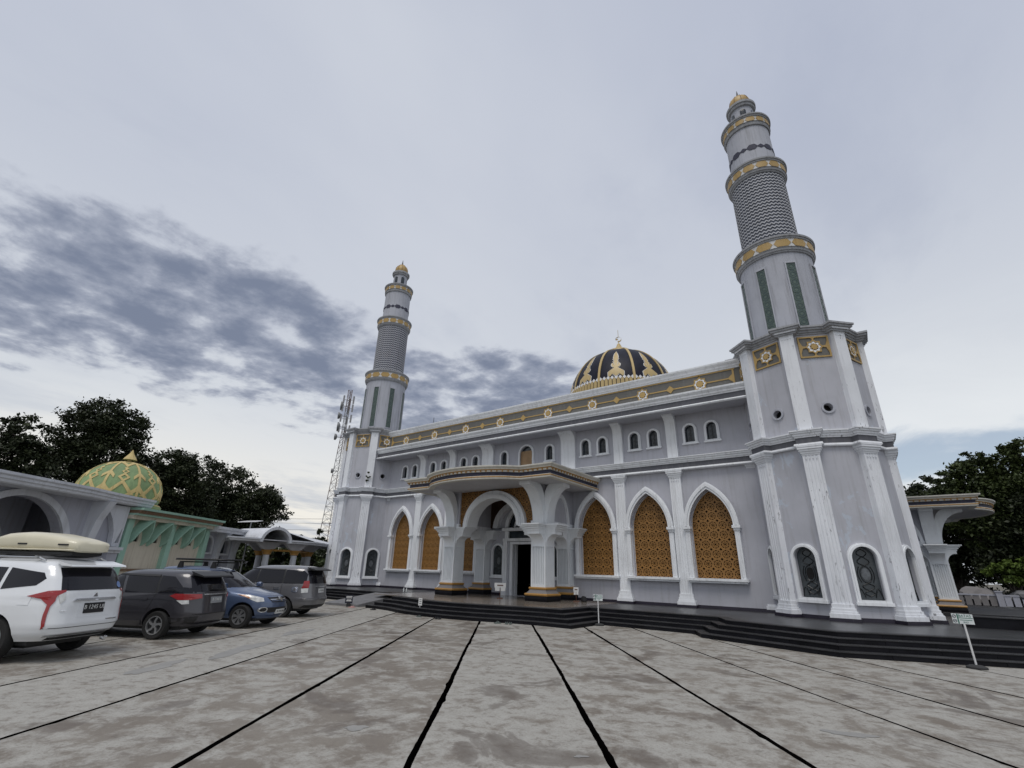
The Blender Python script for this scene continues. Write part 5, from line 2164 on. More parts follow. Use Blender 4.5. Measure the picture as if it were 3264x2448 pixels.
for i, (z0, z1) in enumerate(((11.9, 12.8), (11.0, 11.9), (9.6, 10.6))):
    t = thing('power_line', ('highest' if i == 0 else 'middle' if i == 1 else 'lowest') + ' of the thin power lines crossing the sky beside the mast', 'cable', (-80, 25, 0))
    m = MB()
    m.tube([(-120 + 130 * k / 12, 40 + 36 * k / 12 - 15, z0 + (z1 - z0) * k / 12 - 1.6 * math.sin(PI * k / 12)) for k in range(13)], 0.03, 4)
    m.build('wire', 'dark_metal', t)

# ================================================================== vegetation
def leaf_cloud(blobs, n, size, seed, clump=0.55, flat=1.0):
    """many small bent leaf faces gathered in clumps through the blobs' volume"""
    r = np.random.default_rng(seed)
    B = np.array([b[:3] for b in blobs], float)
    Rr = np.array([b[3] for b in blobs], float)
    w = Rr ** 2.2
    w /= w.sum()
    nc = max(12, n // 60)
    ci = r.choice(len(B), nc, p=w)
    d = r.normal(size=(nc, 3))
    d /= np.linalg.norm(d, axis=1)[:, None]
    rad = Rr[ci] * (0.45 + 0.62 * r.random(nc) ** 0.6)
    cc = B[ci] + d * rad[:, None] * np.array([1, 1, 0.85 * flat])
    cs = Rr[ci] * clump * (0.24 + 0.40 * r.random(nc))
    k = r.integers(0, nc, n)
    off = r.normal(size=(n, 3)) * 0.55
    p = cc[k] + off * cs[k][:, None] * np.array([1, 1, 0.6])
    s = size * (0.6 + 0.8 * r.random(n))
    nrm = r.normal(size=(n, 3)) + np.array([0, 0, 0.9])
    nrm /= np.linalg.norm(nrm, axis=1)[:, None]
    t = np.cross(nrm, r.normal(size=(n, 3)))
    t /= np.linalg.norm(t, axis=1)[:, None]
    b_ = np.cross(nrm, t)
    L = s[:, None] * t
    Wd = (s * 0.5)[:, None] * b_
    V = np.stack([p - L, p + Wd - nrm * s[:, None] * 0.12, p + L - nrm * s[:, None] * 0.3, p - Wd - nrm * s[:, None] * 0.12], 1).reshape(-1, 3)
    return V


def leaf_mesh(name, V, mat):
    n = len(V) // 4
    me = bpy.data.meshes.new(name)
    me.vertices.add(len(V))
    me.vertices.foreach_set('co', V.astype(np.float32).ravel())
    me.loops.add(n * 4)
    me.loops.foreach_set('vertex_index', np.arange(n * 4, dtype=np.int32))
    me.polygons.add(n)
    me.polygons.foreach_set('loop_start', np.arange(0, n * 4, 4, dtype=np.int32))
    me.update()
    me.materials.append(MATS[mat])
    return me


def tree(name, label, base, blobs, n, size, seed, mat='leaf_dark', trunk_r=0.35, cat='tree', group=None, clump=0.55, flat=1.0):
    t = thing(name, label, cat, (base[0], base[1], 0), group=group, world=True)
    V = leaf_cloud(blobs, n, size, seed, clump, flat) - np.array([base[0], base[1], 0])
    o = bpy.data.objects.new('crown', leaf_mesh('crown', V, mat))
    COL.objects.link(o)
    o.parent = t
    r = random.Random(seed)
    m = MB()
    zlow = min(b[2] - b[3] for b in blobs)
    ctr = Vector((sum(b[0] for b in blobs) / len(blobs), sum(b[1] for b in blobs) / len(blobs), 0))
    fork = Vector((base[0] * 0.6 + ctr.x * 0.4, base[1] * 0.6 + ctr.y * 0.4, max(0.4, zlow * 0.75)))
    m.tube([(base[0], base[1], -0.05), (base[0] * .8 + fork.x * .2 + 0.1, base[1] * .8 + fork.y * .2, fork.z * 0.5), tuple(fork)], trunk_r, 8, trunk_r * 0.7)
    m.build('trunk', 'bark', t)
    for b in blobs:
        m = MB()
        e = Vector(b[:3])
        mid = fork.lerp(e, 0.5) + Vector((r.uniform(-.5, .5), r.uniform(-.5, .5), -0.12 * (e - fork).length))
        m.tube([tuple(fork), tuple(mid), tuple(e)], trunk_r * 0.45, 6, trunk_r * 0.12)
        for q in range(5):
            d = Vector((r.gauss(0, 1), r.gauss(0, 1), r.gauss(0.3, 0.8))).normalized()
            s0 = mid.lerp(e, 0.3 + 0.15 * q)
            m.tube([tuple(s0), tuple(s0 + d * b[3] * 0.5 + Vector((0, 0, .1))), tuple(s0 + d * b[3] * 0.95)], trunk_r * 0.14, 4, trunk_r * 0.03)
        m.build('limb', 'bark', t)
    return t


def sc(bl, k=1.18):
    return [(x, y, z, r * k * 1.1) for x, y, z, r in bl]


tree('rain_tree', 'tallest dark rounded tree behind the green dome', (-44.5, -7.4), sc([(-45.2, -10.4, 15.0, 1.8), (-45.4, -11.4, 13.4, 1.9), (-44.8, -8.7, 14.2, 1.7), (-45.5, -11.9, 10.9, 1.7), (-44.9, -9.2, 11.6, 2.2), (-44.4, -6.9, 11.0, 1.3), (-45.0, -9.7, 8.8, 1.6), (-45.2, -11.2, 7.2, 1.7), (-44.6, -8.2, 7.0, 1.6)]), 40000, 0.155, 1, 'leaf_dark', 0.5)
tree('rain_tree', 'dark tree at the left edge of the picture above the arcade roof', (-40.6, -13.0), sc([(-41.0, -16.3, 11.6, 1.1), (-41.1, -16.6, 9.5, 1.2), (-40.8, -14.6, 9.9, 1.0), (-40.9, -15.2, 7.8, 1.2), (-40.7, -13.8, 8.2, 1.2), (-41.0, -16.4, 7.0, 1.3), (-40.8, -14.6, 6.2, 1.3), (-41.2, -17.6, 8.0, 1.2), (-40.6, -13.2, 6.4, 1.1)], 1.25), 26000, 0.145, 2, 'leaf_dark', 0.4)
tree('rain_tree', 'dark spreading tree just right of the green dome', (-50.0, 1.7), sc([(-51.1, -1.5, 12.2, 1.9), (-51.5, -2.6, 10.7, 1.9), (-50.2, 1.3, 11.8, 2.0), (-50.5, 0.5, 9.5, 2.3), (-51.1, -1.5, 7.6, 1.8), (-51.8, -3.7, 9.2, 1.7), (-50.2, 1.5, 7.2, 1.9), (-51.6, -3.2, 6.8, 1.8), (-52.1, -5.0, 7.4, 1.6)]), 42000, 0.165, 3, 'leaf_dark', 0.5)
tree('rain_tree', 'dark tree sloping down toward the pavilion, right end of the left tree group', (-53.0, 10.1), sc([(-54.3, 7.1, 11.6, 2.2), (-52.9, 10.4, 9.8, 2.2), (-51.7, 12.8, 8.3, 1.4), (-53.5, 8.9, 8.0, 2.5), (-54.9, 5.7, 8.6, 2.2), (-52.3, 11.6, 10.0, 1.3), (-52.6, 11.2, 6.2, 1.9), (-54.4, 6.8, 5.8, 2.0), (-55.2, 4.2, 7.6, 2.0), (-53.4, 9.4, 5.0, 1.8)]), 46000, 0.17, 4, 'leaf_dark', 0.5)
tree('low_tree', 'low bushy green tree between the annex and the pavilion', (-23.6, -2.7), sc([(-24.0, -3.5, 2.5, 0.9), (-23.5, -2.5, 1.8, 0.8), (-23.1, -1.8, 2.4, 0.8), (-23.8, -3.1, 1.1, 0.8)], 1.1), 4200, 0.14, 5, 'leaf_mid', 0.12, flat=0.7)
tree('low_tree', 'low bushy tree seen between the pavilion columns', (-33.0, 5.6), sc([(-33.4, 4.6, 2.6, 1.3), (-32.6, 6.2, 2.2, 1.2), (-33.8, 4.0, 1.5, 1.1), (-32.0, 7.4, 2.4, 1.1), (-33.0, 5.4, 1.0, 1.2)]), 4500, 0.18, 6, 'leaf_mid', 0.14, flat=0.7)
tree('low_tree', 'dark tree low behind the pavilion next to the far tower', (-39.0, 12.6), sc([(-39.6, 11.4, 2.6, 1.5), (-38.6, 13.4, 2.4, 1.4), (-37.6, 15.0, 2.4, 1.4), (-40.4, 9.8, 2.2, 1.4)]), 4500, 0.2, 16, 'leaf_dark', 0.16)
tree('young_conifer', 'young spiky conifer peeping over the pavilion roof beside the mast', (-43.0, 15.6), [(-43.5, 14.9, 5.9, 0.6), (-43.4, 15.0, 4.9, 1.0), (-43.2, 15.3, 3.7, 1.3), (-43.1, 15.4, 2.4, 1.5)], 3000, 0.16, 7, 'leaf_dark', 0.12, flat=0.5)
tree('distant_tree', 'small distant tree tops above the pavilion arch', (-62.3, 22.5), [(-62.7, 21.7, 5.9, 0.8), (-61.8, 23.2, 5.8, 0.6), (-63.6, 20.1, 5.2, 0.7), (-62.6, 21.9, 4.0, 1.5)], 2500, 0.2, 8, 'leaf_dark', 0.18)
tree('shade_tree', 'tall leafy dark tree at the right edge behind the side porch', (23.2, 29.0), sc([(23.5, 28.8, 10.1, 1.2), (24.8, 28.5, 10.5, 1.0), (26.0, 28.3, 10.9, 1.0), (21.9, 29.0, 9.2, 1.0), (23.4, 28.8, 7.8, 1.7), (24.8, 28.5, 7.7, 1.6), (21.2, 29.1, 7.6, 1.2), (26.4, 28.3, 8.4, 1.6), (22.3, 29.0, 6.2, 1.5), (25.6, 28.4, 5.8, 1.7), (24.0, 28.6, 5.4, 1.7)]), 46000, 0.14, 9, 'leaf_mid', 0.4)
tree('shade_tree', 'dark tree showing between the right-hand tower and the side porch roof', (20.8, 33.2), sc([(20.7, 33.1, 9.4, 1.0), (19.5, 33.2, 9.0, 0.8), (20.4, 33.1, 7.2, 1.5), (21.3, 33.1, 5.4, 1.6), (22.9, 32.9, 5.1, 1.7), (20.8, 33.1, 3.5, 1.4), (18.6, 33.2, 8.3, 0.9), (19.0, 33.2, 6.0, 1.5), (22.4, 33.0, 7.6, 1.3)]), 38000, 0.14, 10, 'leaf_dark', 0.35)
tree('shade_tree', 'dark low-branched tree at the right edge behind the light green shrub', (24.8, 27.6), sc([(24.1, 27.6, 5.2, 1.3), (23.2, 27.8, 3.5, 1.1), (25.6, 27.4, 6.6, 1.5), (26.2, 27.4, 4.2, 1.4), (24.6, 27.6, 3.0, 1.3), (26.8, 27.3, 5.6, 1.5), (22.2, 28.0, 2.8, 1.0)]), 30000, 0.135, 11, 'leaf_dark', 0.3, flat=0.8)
tree('round_shrub', 'light green feathery shrub behind the low white fence', (22.8, 25.9), [(22.7, 25.9, 2.7, 0.75), (23.6, 25.8, 3.0, 0.8), (22.0, 26.0, 2.5, 0.55), (23.5, 25.8, 2.2, 0.7), (24.3, 25.7, 2.6, 0.7), (22.9, 25.9, 2.0, 0.6)], 5200, 0.13, 12, 'leaf_light', 0.08, cat='shrub', flat=0.6)

tree('hedge', 'dark overgrown hedge closing the yard behind the low fence', (24.0, 36.5), [(14.5 + 1.9 * i, 36.5 + 0.4 * math.sin(i * 2.1), 1.5 + 0.6 * math.sin(i * 1.3), 1.7) for i in range(14)] + [(15.5 + 1.9 * i, 36.2, 3.4 + 0.5 * math.sin(i * 1.9), 1.3) for i in range(13)], 22000, 0.17, 31, 'leaf_dark', 0.2, cat='hedge')

# weed on the far tower's ledge
V = leaf_cloud([(-12.62, -1.62, 7.75, 0.16), (-12.66, -1.6, 7.45, 0.12), (-12.55, -1.66, 8.0, 0.1)], 160, 0.07, 21)
w = bpy.data.objects.new('wall_weed', leaf_mesh('wall_weed', V, 'leaf_mid'))
COL.objects.link(w)
tag(w, 'small green weed sprouting from the corner pilaster of the far tower', 'weed')

# ================================================================== right-hand fence and stones
def fence(label, x0, x1, y):
    t = thing('low_fence', label, 'fence', ((x0 + x1) / 2, y, 0))
    n = 5
    for i in range(n + 1):
        x = x0 + (x1 - x0) * i / n
        m = MB()
        m.box(x - 0.16, x + 0.16, y - 0.18, y + 0.18, 0, 1.25)
        m.box(x - 0.20, x + 0.20, y - 0.22, y + 0.22, 1.25, 1.32)
        m.build('post', 'annex_wall', t)
    m = MB()
    m.box(x0, x1, y - 0.08, y + 0.08, 0, 0.35)
    m.build('base_wall', 'annex_wall', t)
    for i in range(n):
        xa, xb = x0 + (x1 - x0) * i / n + 0.16, x0 + (x1 - x0) * (i + 1) / n - 0.16
        for q in range(6):
            m = MB()
            a = xa + (xb - xa) * (q + 0.12) / 6
            b_ = xa + (xb - xa) * (q + 0.88) / 6
            m.box(a, b_, y - 0.03, y + 0.03, 0.38, 1.0)
            m.build('panel', 'annex_wall' if i % 2 == 0 else 'base_grey', t)
        m = MB()
        m.box(xa, xb, y - 0.06, y + 0.06, 1.0, 1.09)
        m.build('rail', 'annex_wall', t)


fence('low whitewashed fence with square posts at the right edge of the picture', 16.2, 30.2, 24.6)
for i, (x, y, s, lab) in enumerate(((20.9, 26.0, 0.8, 'grey boulder behind the fence nearest the side porch column'), (23.0, 25.4, 0.85, 'pale angular boulder behind the middle of the low fence'), (21.9, 26.8, 0.6, 'small dark boulder between the two larger ones behind the fence'), (25.6, 25.6, 0.7, 'grey boulder behind the fence at the right picture edge'))):
    bm = bmesh.new()
    bmesh.ops.create_icosphere(bm, subdivisions=3, radius=s)
    r = random.Random(40 + i)
    ph = [Vector((r.uniform(-2, 2), r.uniform(-2, 2), r.uniform(-2, 2))) for _ in range(6)]
    for vv in bm.verts:
        n_ = vv.co.normalized()
        k = 1 + sum(0.10 * math.sin(n_.dot(p) * 3 + j) for j, p in enumerate(ph))
        vv.co = vv.co * k
        vv.co.z *= 0.8
    me = bpy.data.meshes.new('boulder')
    bm.to_mesh(me)
    bm.free()
    me.materials.append(MATS['base_grey' if i % 2 == 0 else 'ramp_grey'])
    o = bpy.data.objects.new('boulder', me)
    COL.objects.link(o)
    o.location = (x, y, 0.75)
    tag(o, lab, 'boulder', 'boulders behind the fence')

# ================================================================== cars
for nm, c in (('paint_white', (0.70, 0.72, 0.74)), ('paint_charcoal', (0.045, 0.044, 0.052)), ('paint_blue', (0.075, 0.108, 0.19)), ('paint_grey', (0.15, 0.15, 0.16))):
    plain(nm, c, rough=0.32, metal=0.0 if nm == 'paint_white' else 0.35, var=0.04, scale=0.6, coat=0.8)
plain('car_glass', (0.008, 0.008, 0.012), rough=0.08, var=0.1, spec=0.35)
plain('black_trim', (0.012, 0.012, 0.013), rough=0.5)
plain('tyre', (0.012, 0.012, 0.012), rough=0.85, var=0.3)
plain('alloy', (0.45, 0.46, 0.47), rough=0.3, metal=0.8)
plain('rim_dark', (0.02, 0.02, 0.022), rough=0.5)
plain('lamp_red', (0.27, 0.010, 0.012), rough=0.15, coat=0.6)
plain('lamp_clear', (0.55, 0.56, 0.55), rough=0.12, coat=0.6, var=0.3, scale=8)
plain('lamp_amber', (0.45, 0.20, 0.10), rough=0.2)
plain('chrome', (0.62, 0.63, 0.65), rough=0.15, metal=0.9)
plain('plate_black', (0.012, 0.012, 0.014), rough=0.45)
plain('plate_white', (0.62, 0.63, 0.62), rough=0.5)
plain('plate_grey', (0.24, 0.25, 0.26), rough=0.5)
plain('ink', (0.02, 0.02, 0.02), rough=0.6)
plain('box_cream', (0.62, 0.58, 0.44), rough=0.4, var=0.05, coat=0.3)
plain('sticker_blue', (0.16, 0.25, 0.48), rough=0.5)


def text_mesh(body, size, mat, name='lettering'):
    cu = bpy.data.curves.new(name, 'FONT')
    cu.body = body
    cu.size = size
    cu.align_x = 'CENTER'
    cu.align_y = 'CENTER'
    cu.extrude = 0.001
    cu.resolution_u = 3
    ob = bpy.data.objects.new(name, cu)
    me = bpy.data.meshes.new_from_object(ob)
    bpy.data.objects.remove(ob)
    bpy.data.curves.remove(cu)
    me.materials.clear()
    me.materials.append(MATS[mat])
    return me


class Car:
    def __init__(s, sl, pr=5.0, pf=3.6):
        s.z = [r[0] for r in sl]
        s.xr = [r[1] for r in sl]
        s.xf = [r[2] for r in sl]
        s.w = [r[3] for r in sl]
        s.pr, s.pf = pr, pf

    def at(s, z):
        return np.interp(z, s.z, s.xr), np.interp(z, s.z, s.xf), np.interp(z, s.z, s.w)

    def outline(s, z, n=96):
        xr, xf, w = s.at(z)
        mid, h = (xr + xf) / 2, (xf - xr) / 2
        out = []
        for i in range(n):
            a = 2 * PI * i / n
            c, q = math.cos(a), math.sin(a)
            p = s.pf if c > 0 else s.pr
            p2 = max(p, 3.0)
            k = (abs(c) ** p2 + abs(q) ** p2) ** (-1 / p2)
            out.append((mid + h * c * k, w * q * k, z))
        return out

    def side(s, sgn, off=0.006):
        def fn(x, z, t):
            xr, xf, w = s.at(z)
            mid, h = (xr + xf) / 2, (xf - xr) / 2
            u = max(-0.995, min(0.995, (x - mid) / h))
            p = max(3.0, s.pf if u > 0 else s.pr)
            return (x, sgn * (w * (1 - abs(u) ** p) ** (1 / p) + t), z)
        return fn

    def wrap(s, end, sgn):
        """distance along the outline measured from the body's corner: + along the flank, - toward the middle of the end"""
        cache = {}

        def fn(q, z, t):
            k = round(z, 4)
            if k not in cache:
                xr, xf, w = s.at(z)
                mid, h = (xr + xf) / 2, (xf - xr) / 2
                p = max(3.0, s.pf if end > 0 else s.pr)
                pts = []
                for i in range(241):
                    a = PI / 2 * i / 240
                    c_, q_ = math.cos(a) , math.sin(a)
                    kk = (abs(c_) ** p + abs(q_) ** p) ** (-1 / p)
                    pts.append((mid + end * h * c_ * kk, w * q_ * kk))
                P = np.array(pts)
                d = np.r_[0, np.cumsum(np.hypot(*np.diff(P, axis=0).T))]
                ci = int(np.argmin(np.abs(np.abs((P[:, 0] - mid) / h) - P[:, 1] / w)))
                cache[k] = (P, d - d[ci])
            P, d = cache[k]
            x, y = np.interp(q, d, P[:, 0]), np.interp(q, d, P[:, 1])
            x2, y2 = np.interp(q + 0.01, d, P[:, 0]), np.interp(q + 0.01, d, P[:, 1])
            tx, ty = x2 - x, y2 - y
            L = math.hypot(tx, ty) or 1
            nx, ny = ty / L, -tx / L
            if nx * end < 0 and abs(nx) > abs(ny) or (ny < 0 and abs(ny) >= abs(nx)):
                nx, ny = -nx, -ny
            return (x + nx * t, sgn * (y + ny * t), z)
        return fn

    def end(s, sgn):
        def fn(y, z, t):
            xr, xf, w = s.at(z)
            mid, h = (xr + xf) / 2, (xf - xr) / 2
            u = max(-0.985, min(0.985, y / w))
            p = max(3.0, s.pf if sgn > 0 else s.pr)
            return (mid + sgn * (h * (1 - abs(u) ** p) ** (1 / p) + t), y, z)
        return fn


def mirror(p):
    return [(-a, b_) for a, b_ in p][::-1]


def make_car(label, loc, rotz, sl, wb, track, wr, paint, d, pr=5.0, pf=3.6):
    t = thing('parked_car', label, 'car', loc, rotz, world=False, group='cars parked along the left of the yard')
    C_ = Car(sl, pr, pf)
    zs = []
    z0, z1 = sl[0][0], sl[-1][0]
    for i in range(len(sl) - 1):
        k = max(1, math.ceil((sl[i + 1][0] - sl[i][0]) / 0.05))
        zs += [sl[i][0] + (sl[i + 1][0] - sl[i][0]) * q / k for q in range(k)]
    zs.append(z1)
    n = 96
    m = MB()
    v, f = [], []
    for z in zs:
        v += C_.outline(z, n)
    for j in range(len(zs) - 1):
        for i in range(n):
            f.append((j * n + i, j * n + (i + 1) % n, (j + 1) * n + (i + 1) % n, (j + 1) * n + i))
    f.append(tuple(range(n))[::-1])
    xr, xf, w = C_.at(z1)
    v.append(((xr + xf) / 2, 0, z1 + 0.012))
    k = len(v) - 1
    for i in range(n):
        f.append(((len(zs) - 1) * n + i, (len(zs) - 1) * n + (i + 1) % n, k))
    m.add(v, f)
    body = m.build('body', paint, t)
    # wheel arches are cut through the sides
    cut = MB()
    for x in (-wb / 2, wb / 2):
        for s in (-1, 1):
            o = len(cut.v)
            vv, ff = [], []
            for yy in (s * (track / 2 - 0.24), s * 1.3):
                for i in range(32):
                    a = 2 * PI * i / 32
                    vv.append((x + (wr + 0.055) * math.cos(a), yy, wr + 0.02 + (wr + 0.055) * math.sin(a)))
            for i in range(32):
                ff.append((i, (i + 1) % 32, 32 + (i + 1) % 32, 32 + i))
            ff.append(tuple(range(32))[::-1])
            ff.append(tuple(range(32, 64)))
            cut.add(vv, ff)
    co = cut.build('cutter', 'black_trim', t)
    md = body.modifiers.new('arches', 'BOOLEAN')
    md.object = co
    md.operation = 'DIFFERENCE'
    md.solver = 'EXACT'
    dg = bpy.context.evaluated_depsgraph_get()
    me = bpy.data.meshes.new_from_object(body.evaluated_get(dg))
    body.modifiers.clear()
    body.data = me
    bpy.data.objects.remove(co)
    me.materials.clear()
    me.materials.append(MATS[paint])
    me.shade_smooth()
    me.set_sharp_from_angle(angle=R_(32))
    # dark liners and floor
    m = MB()
    for x in (-wb / 2, wb / 2):
        m.box(x - wr - 0.06, x + wr + 0.06, -track / 2 + 0.22, track / 2 - 0.22, wr * 0.6, wr * 2 + 0.05)
    m.box(sl[0][1] + 0.25, sl[0][2] - 0.25, -sl[0][3] + 0.12, sl[0][3] - 0.12, sl[0][0] - 0.07, sl[0][0] + 0.01)
    m.build('underbody', 'black_trim', t)
    # wheels
    tw = 0.205
    for x in (-wb / 2, wb / 2):
        for s in (-1, 1):
            yo = s * track / 2

            def W(px, py, pz, x=x, yo=yo, s=s):
                return (x + px, yo + s * py, wr + pz)
            m = MB()
            prof = [(wr * 0.64, -tw / 2), (wr * 0.93, -tw / 2), (wr, -tw / 2 + 0.035), (wr, tw / 2 - 0.035), (wr * 0.93, tw / 2), (wr * 0.66, tw / 2 - 0.01)]
            vv, ff = [], []
            for r, yy in prof:
                for i in range(36):
                    a = 2 * PI * i / 36
                    vv.append(W(r * math.cos(a), yy, r * math.sin(a)))
            for j in range(len(prof) - 1):
                for i in range(36):
                    ff.append((j * 36 + i, j * 36 + (i + 1) % 36, (j + 1) * 36 + (i + 1) % 36, (j + 1) * 36 + i))
            m.add(vv, ff)
            wo = m.build('wheel', 'tyre', t, smooth=40)
            m = MB()
            R0 = wr * 0.66
            m.plate(circle(0, 0, R0, 28), [], tw / 2 - 0.09, tw / 2 - 0.06, lambda a, b, tt: W(a, tt, b))
            m.build('rim_back', 'rim_dark', wo)
            m = MB()
            m.plate(circle(0, 0, R0, 32), [circle(0, 0, R0 * 0.9, 32)], tw / 2 - 0.05, tw / 2 - 0.004, lambda a, b, tt: W(a, tt, b))
            ns, wd = d['spokes']
            for k2 in range(ns):
                a = 2 * PI * k2 / ns + 0.3
                ca, sa = math.cos(a), math.sin(a)
                pl = [(0.04, -wd * .45), (R0 * 0.92, -wd * d.get('flare', 1.0)), (R0 * 0.92, wd * d.get('flare', 1.0)), (0.04, wd * .45)]
                if d.get('swirl'):
                    pl = [(0.03, -wd * .5), (R0 * 0.5, -wd * .7), (R0 * 0.92, wd * 0.5), (R0 * 0.92, wd * 2.4), (R0 * 0.5, wd * .8), (0.03, wd * .5)]
                m.plate([(p * ca - q * sa, p * sa + q * ca) for p, q in pl], [], tw / 2 - 0.06, tw / 2 - 0.015, lambda aa, b, tt: W(aa, tt, b))
            m.plate(circle(0, 0, 0.055, 14), [], tw / 2 - 0.06, tw / 2 - 0.008, lambda a, b, tt: W(a, tt, b))
            m.build('rim', d.get('rim', 'alloy'), wo)
    # panels laid on the skin of the body
    for nm, mat, poly, t1 in d.get('sides', []):
        for s in (-1, 1):
            m = MB()
            m.skin(poly, [], C_.side(s), -0.004, t1, 0.09)
            m.build(nm, mat, t, smooth=40)
    for nm, mat, poly, t1, e_ in d.get('wrap', []):
        for s in (-1, 1):
            m = MB()
            m.skin(poly, [], C_.wrap(e_, s), -0.004, t1, 0.07)
            m.build(nm, mat, t, smooth=40)
    for nm, mat, poly, t1 in d.get('rear', []):
        m = MB()
        m.skin(poly, [], C_.end(-1), -0.004, t1, 0.09)
        m.build(nm, mat, t, smooth=40)
    for nm, mat, poly, t1 in d.get('front', []):
        m = MB()
        m.skin(poly, [], C_.end(1), -0.004, t1, 0.09)
        m.build(nm, mat, t, smooth=40)
    return t, C_


def lettering(parent, body, size, mat, x, y, z, facing):
    """flat characters standing upright on a plate; facing = direction the text looks to, in the car's frame"""
    me = text_mesh(body, size, mat)
    o = inst('lettering', me, parent, (x, y, z), rot=(PI / 2, 0, facing + PI / 2))
    o['kind'] = 'stuff'
    return o


HD = R_(211)      # heading of the cars that show their tails
hv = Vector((math.cos(HD), math.sin(HD), 0))
lv = Vector((-hv.y, hv.x, 0))

# ---------------------------------------------------------------- white SUV
SUV = [(0.36, -2.26, 2.20, 0.82), (0.48, -2.44, 2.32, 0.885), (0.62, -2.48, 2.36, 0.915), (0.80, -2.44, 2.36, 0.925), (0.98, -2.42, 2.30, 0.92), (1.06, -2.40, 2.16, 0.905), (1.10, -2.39, 1.7, 0.90), (1.14, -2.38, 1.18, 0.885), (1.20, -2.36, 1.04, 0.865), (1.45, -2.22, 0.62, 0.795), (1.60, -2.10, 0.36, 0.745), (1.68, -2.02, 0.18, 0.70), (1.73, -1.92, 0.0, 0.62), (1.76, -1.75, -0.25, 0.50), (1.775, -1.5, -0.45, 0.38)]
tail = [(-0.905, 1.20), (-0.62, 1.22), (-0.60, 1.10), (-0.72, 0.95), (-0.78, 0.60), (-0.84, 0.56), (-0.83, 0.93), (-0.90, 1.06)]
d = dict(spokes=(6, 0.045), wrap=[('tail_lamp', 'lamp_red', [(0.32, 1.12), (0.0, 1.215), (-0.24, 1.225), (-0.24, 1.195), (-0.15, 1.13), (-0.18, 1.04), (-0.135, 0.95), (-0.11, 0.62), (-0.07, 0.565), (-0.06, 0.70), (-0.085, 0.98), (0.04, 1.075)], 0.014, -1)],
         sides=[('side_window', 'car_glass', [(-1.25, 1.22), (-1.90, 1.30), (-2.0, 1.42), (-1.9, 1.52), (-1.2, 1.60)], 0.006),
                ('rear_door_window', 'car_glass', [(-1.17, 1.22), (-1.12, 1.60), (-0.28, 1.62), (-0.24, 1.21)], 0.006),
                ('front_door_window', 'car_glass', [(-0.17, 1.21), (-0.20, 1.62), (0.25, 1.56), (0.80, 1.22)], 0.006),
                ('door_seam', 'black_trim', [(-0.215, 0.5), (-0.205, 0.5), (-0.205, 1.2), (-0.215, 1.2)], 0.003),
                ('door_seam', 'black_trim', [(-1.06, 0.85), (-1.05, 0.85), (-1.15, 1.2), (-1.16, 1.2)], 0.003),
                ('door_handle', 'paint_white', [(-0.95, 1.05), (-0.75, 1.05), (-0.75, 1.09), (-0.95, 1.09)], 0.03),
                ('fuel_flap', 'paint_white', [(-1.95, 0.97), (-1.75, 0.97), (-1.75, 1.12), (-1.95, 1.12)], 0.006),
                ('sill_trim', 'black_trim', [(-1.0, 0.38), (1.0, 0.38), (1.0, 0.46), (-1.0, 0.46)], 0.01)],
         rear=[('rear_window', 'car_glass', [(-0.655, 1.215), (0.655, 1.215), (0.58, 1.615), (-0.58, 1.615)], 0.008),
               ('reversing_lamp', 'lamp_clear', [(-0.70, 1.165), (-0.60, 1.165), (-0.60, 1.05), (-0.66, 0.99)], 0.016), ('reversing_lamp', 'lamp_clear', mirror([(-0.70, 1.165), (-0.60, 1.165), (-0.60, 1.05), (-0.66, 0.99)]), 0.016),
               ('garnish', 'chrome', [(-0.46, 1.03), (0.46, 1.03), (0.42, 1.07), (-0.42, 1.07)], 0.035),
               ('plate_recess', 'paint_white', [(-0.34, 0.74), (0.34, 0.74), (0.30, 1.02), (-0.30, 1.02)], 0.004),
               ('number_plate', 'plate_black', [(-0.22, 0.80), (0.22, 0.80), (0.22, 0.98), (-0.22, 0.98)], 0.014),
               ('model_badge', 'chrome', [(-0.56, 0.66), (-0.30, 0.66), (-0.30, 0.68), (-0.56, 0.68)], 0.012),
               ('trim_badge', 'chrome', [(0.56, 0.86), (0.64, 0.86), (0.64, 0.88), (0.56, 0.88)], 0.012),
               ('tailgate_seam', 'black_trim', [(-0.78, 0.575), (0.78, 0.575), (0.78, 0.585), (-0.78, 0.585)], 0.004),
               ('bumper_strip', 'chrome', [(-0.70, 0.43), (0.70, 0.43), (0.70, 0.46), (-0.70, 0.46)], 0.012),
               ('bumper_valance', 'black_trim', [(-0.62, 0.37), (0.62, 0.37), (0.62, 0.42), (-0.62, 0.42)], 0.01),
               ('window_sticker', 'sticker_blue', circle(-0.57, 1.30, 0.06, 16), 0.010)],
         front=[('windscreen', 'car_glass', [(-0.70, 1.24), (0.70, 1.24), (0.60, 1.62), (-0.60, 1.62)], 0.006)])
suv_ra = Vector((1.92, -19.72, 0))
suv, C1 = make_car('white sport utility car with slanted red tail lamps and roof box, nearest on the left', tuple(suv_ra + hv * 1.40), HD, SUV, 2.80, 1.56, 0.375, 'paint_white', d, pr=6.0)
m = MB()
fn = C1.end(-1)
bx0 = fn(0, 0.89, 0.014)[0]
lettering(suv, 'B 1245 UL', 0.105, 'plate_white', bx0 - 0.008, 0, 0.905, PI)
m = MB()
m.plate([(-2.06, 1.655), (-2.30, 1.64), (-2.28, 1.67), (-1.95, 1.745)], [], -0.62, 0.62, lambda a, b, tt: (a, tt, b))
m.build('spoiler', 'paint_white', suv)
m = MB()
for s in (-1, 1):
    m.tube([(-1.75, s * 0.66, 1.735), (-1.6, s * 0.66, 1.79), (-0.2, s * 0.66, 1.79), (0.0, s * 0.64, 1.74)], 0.018, 6)
m.build('roof_rail', 'alloy', suv)
m = MB()
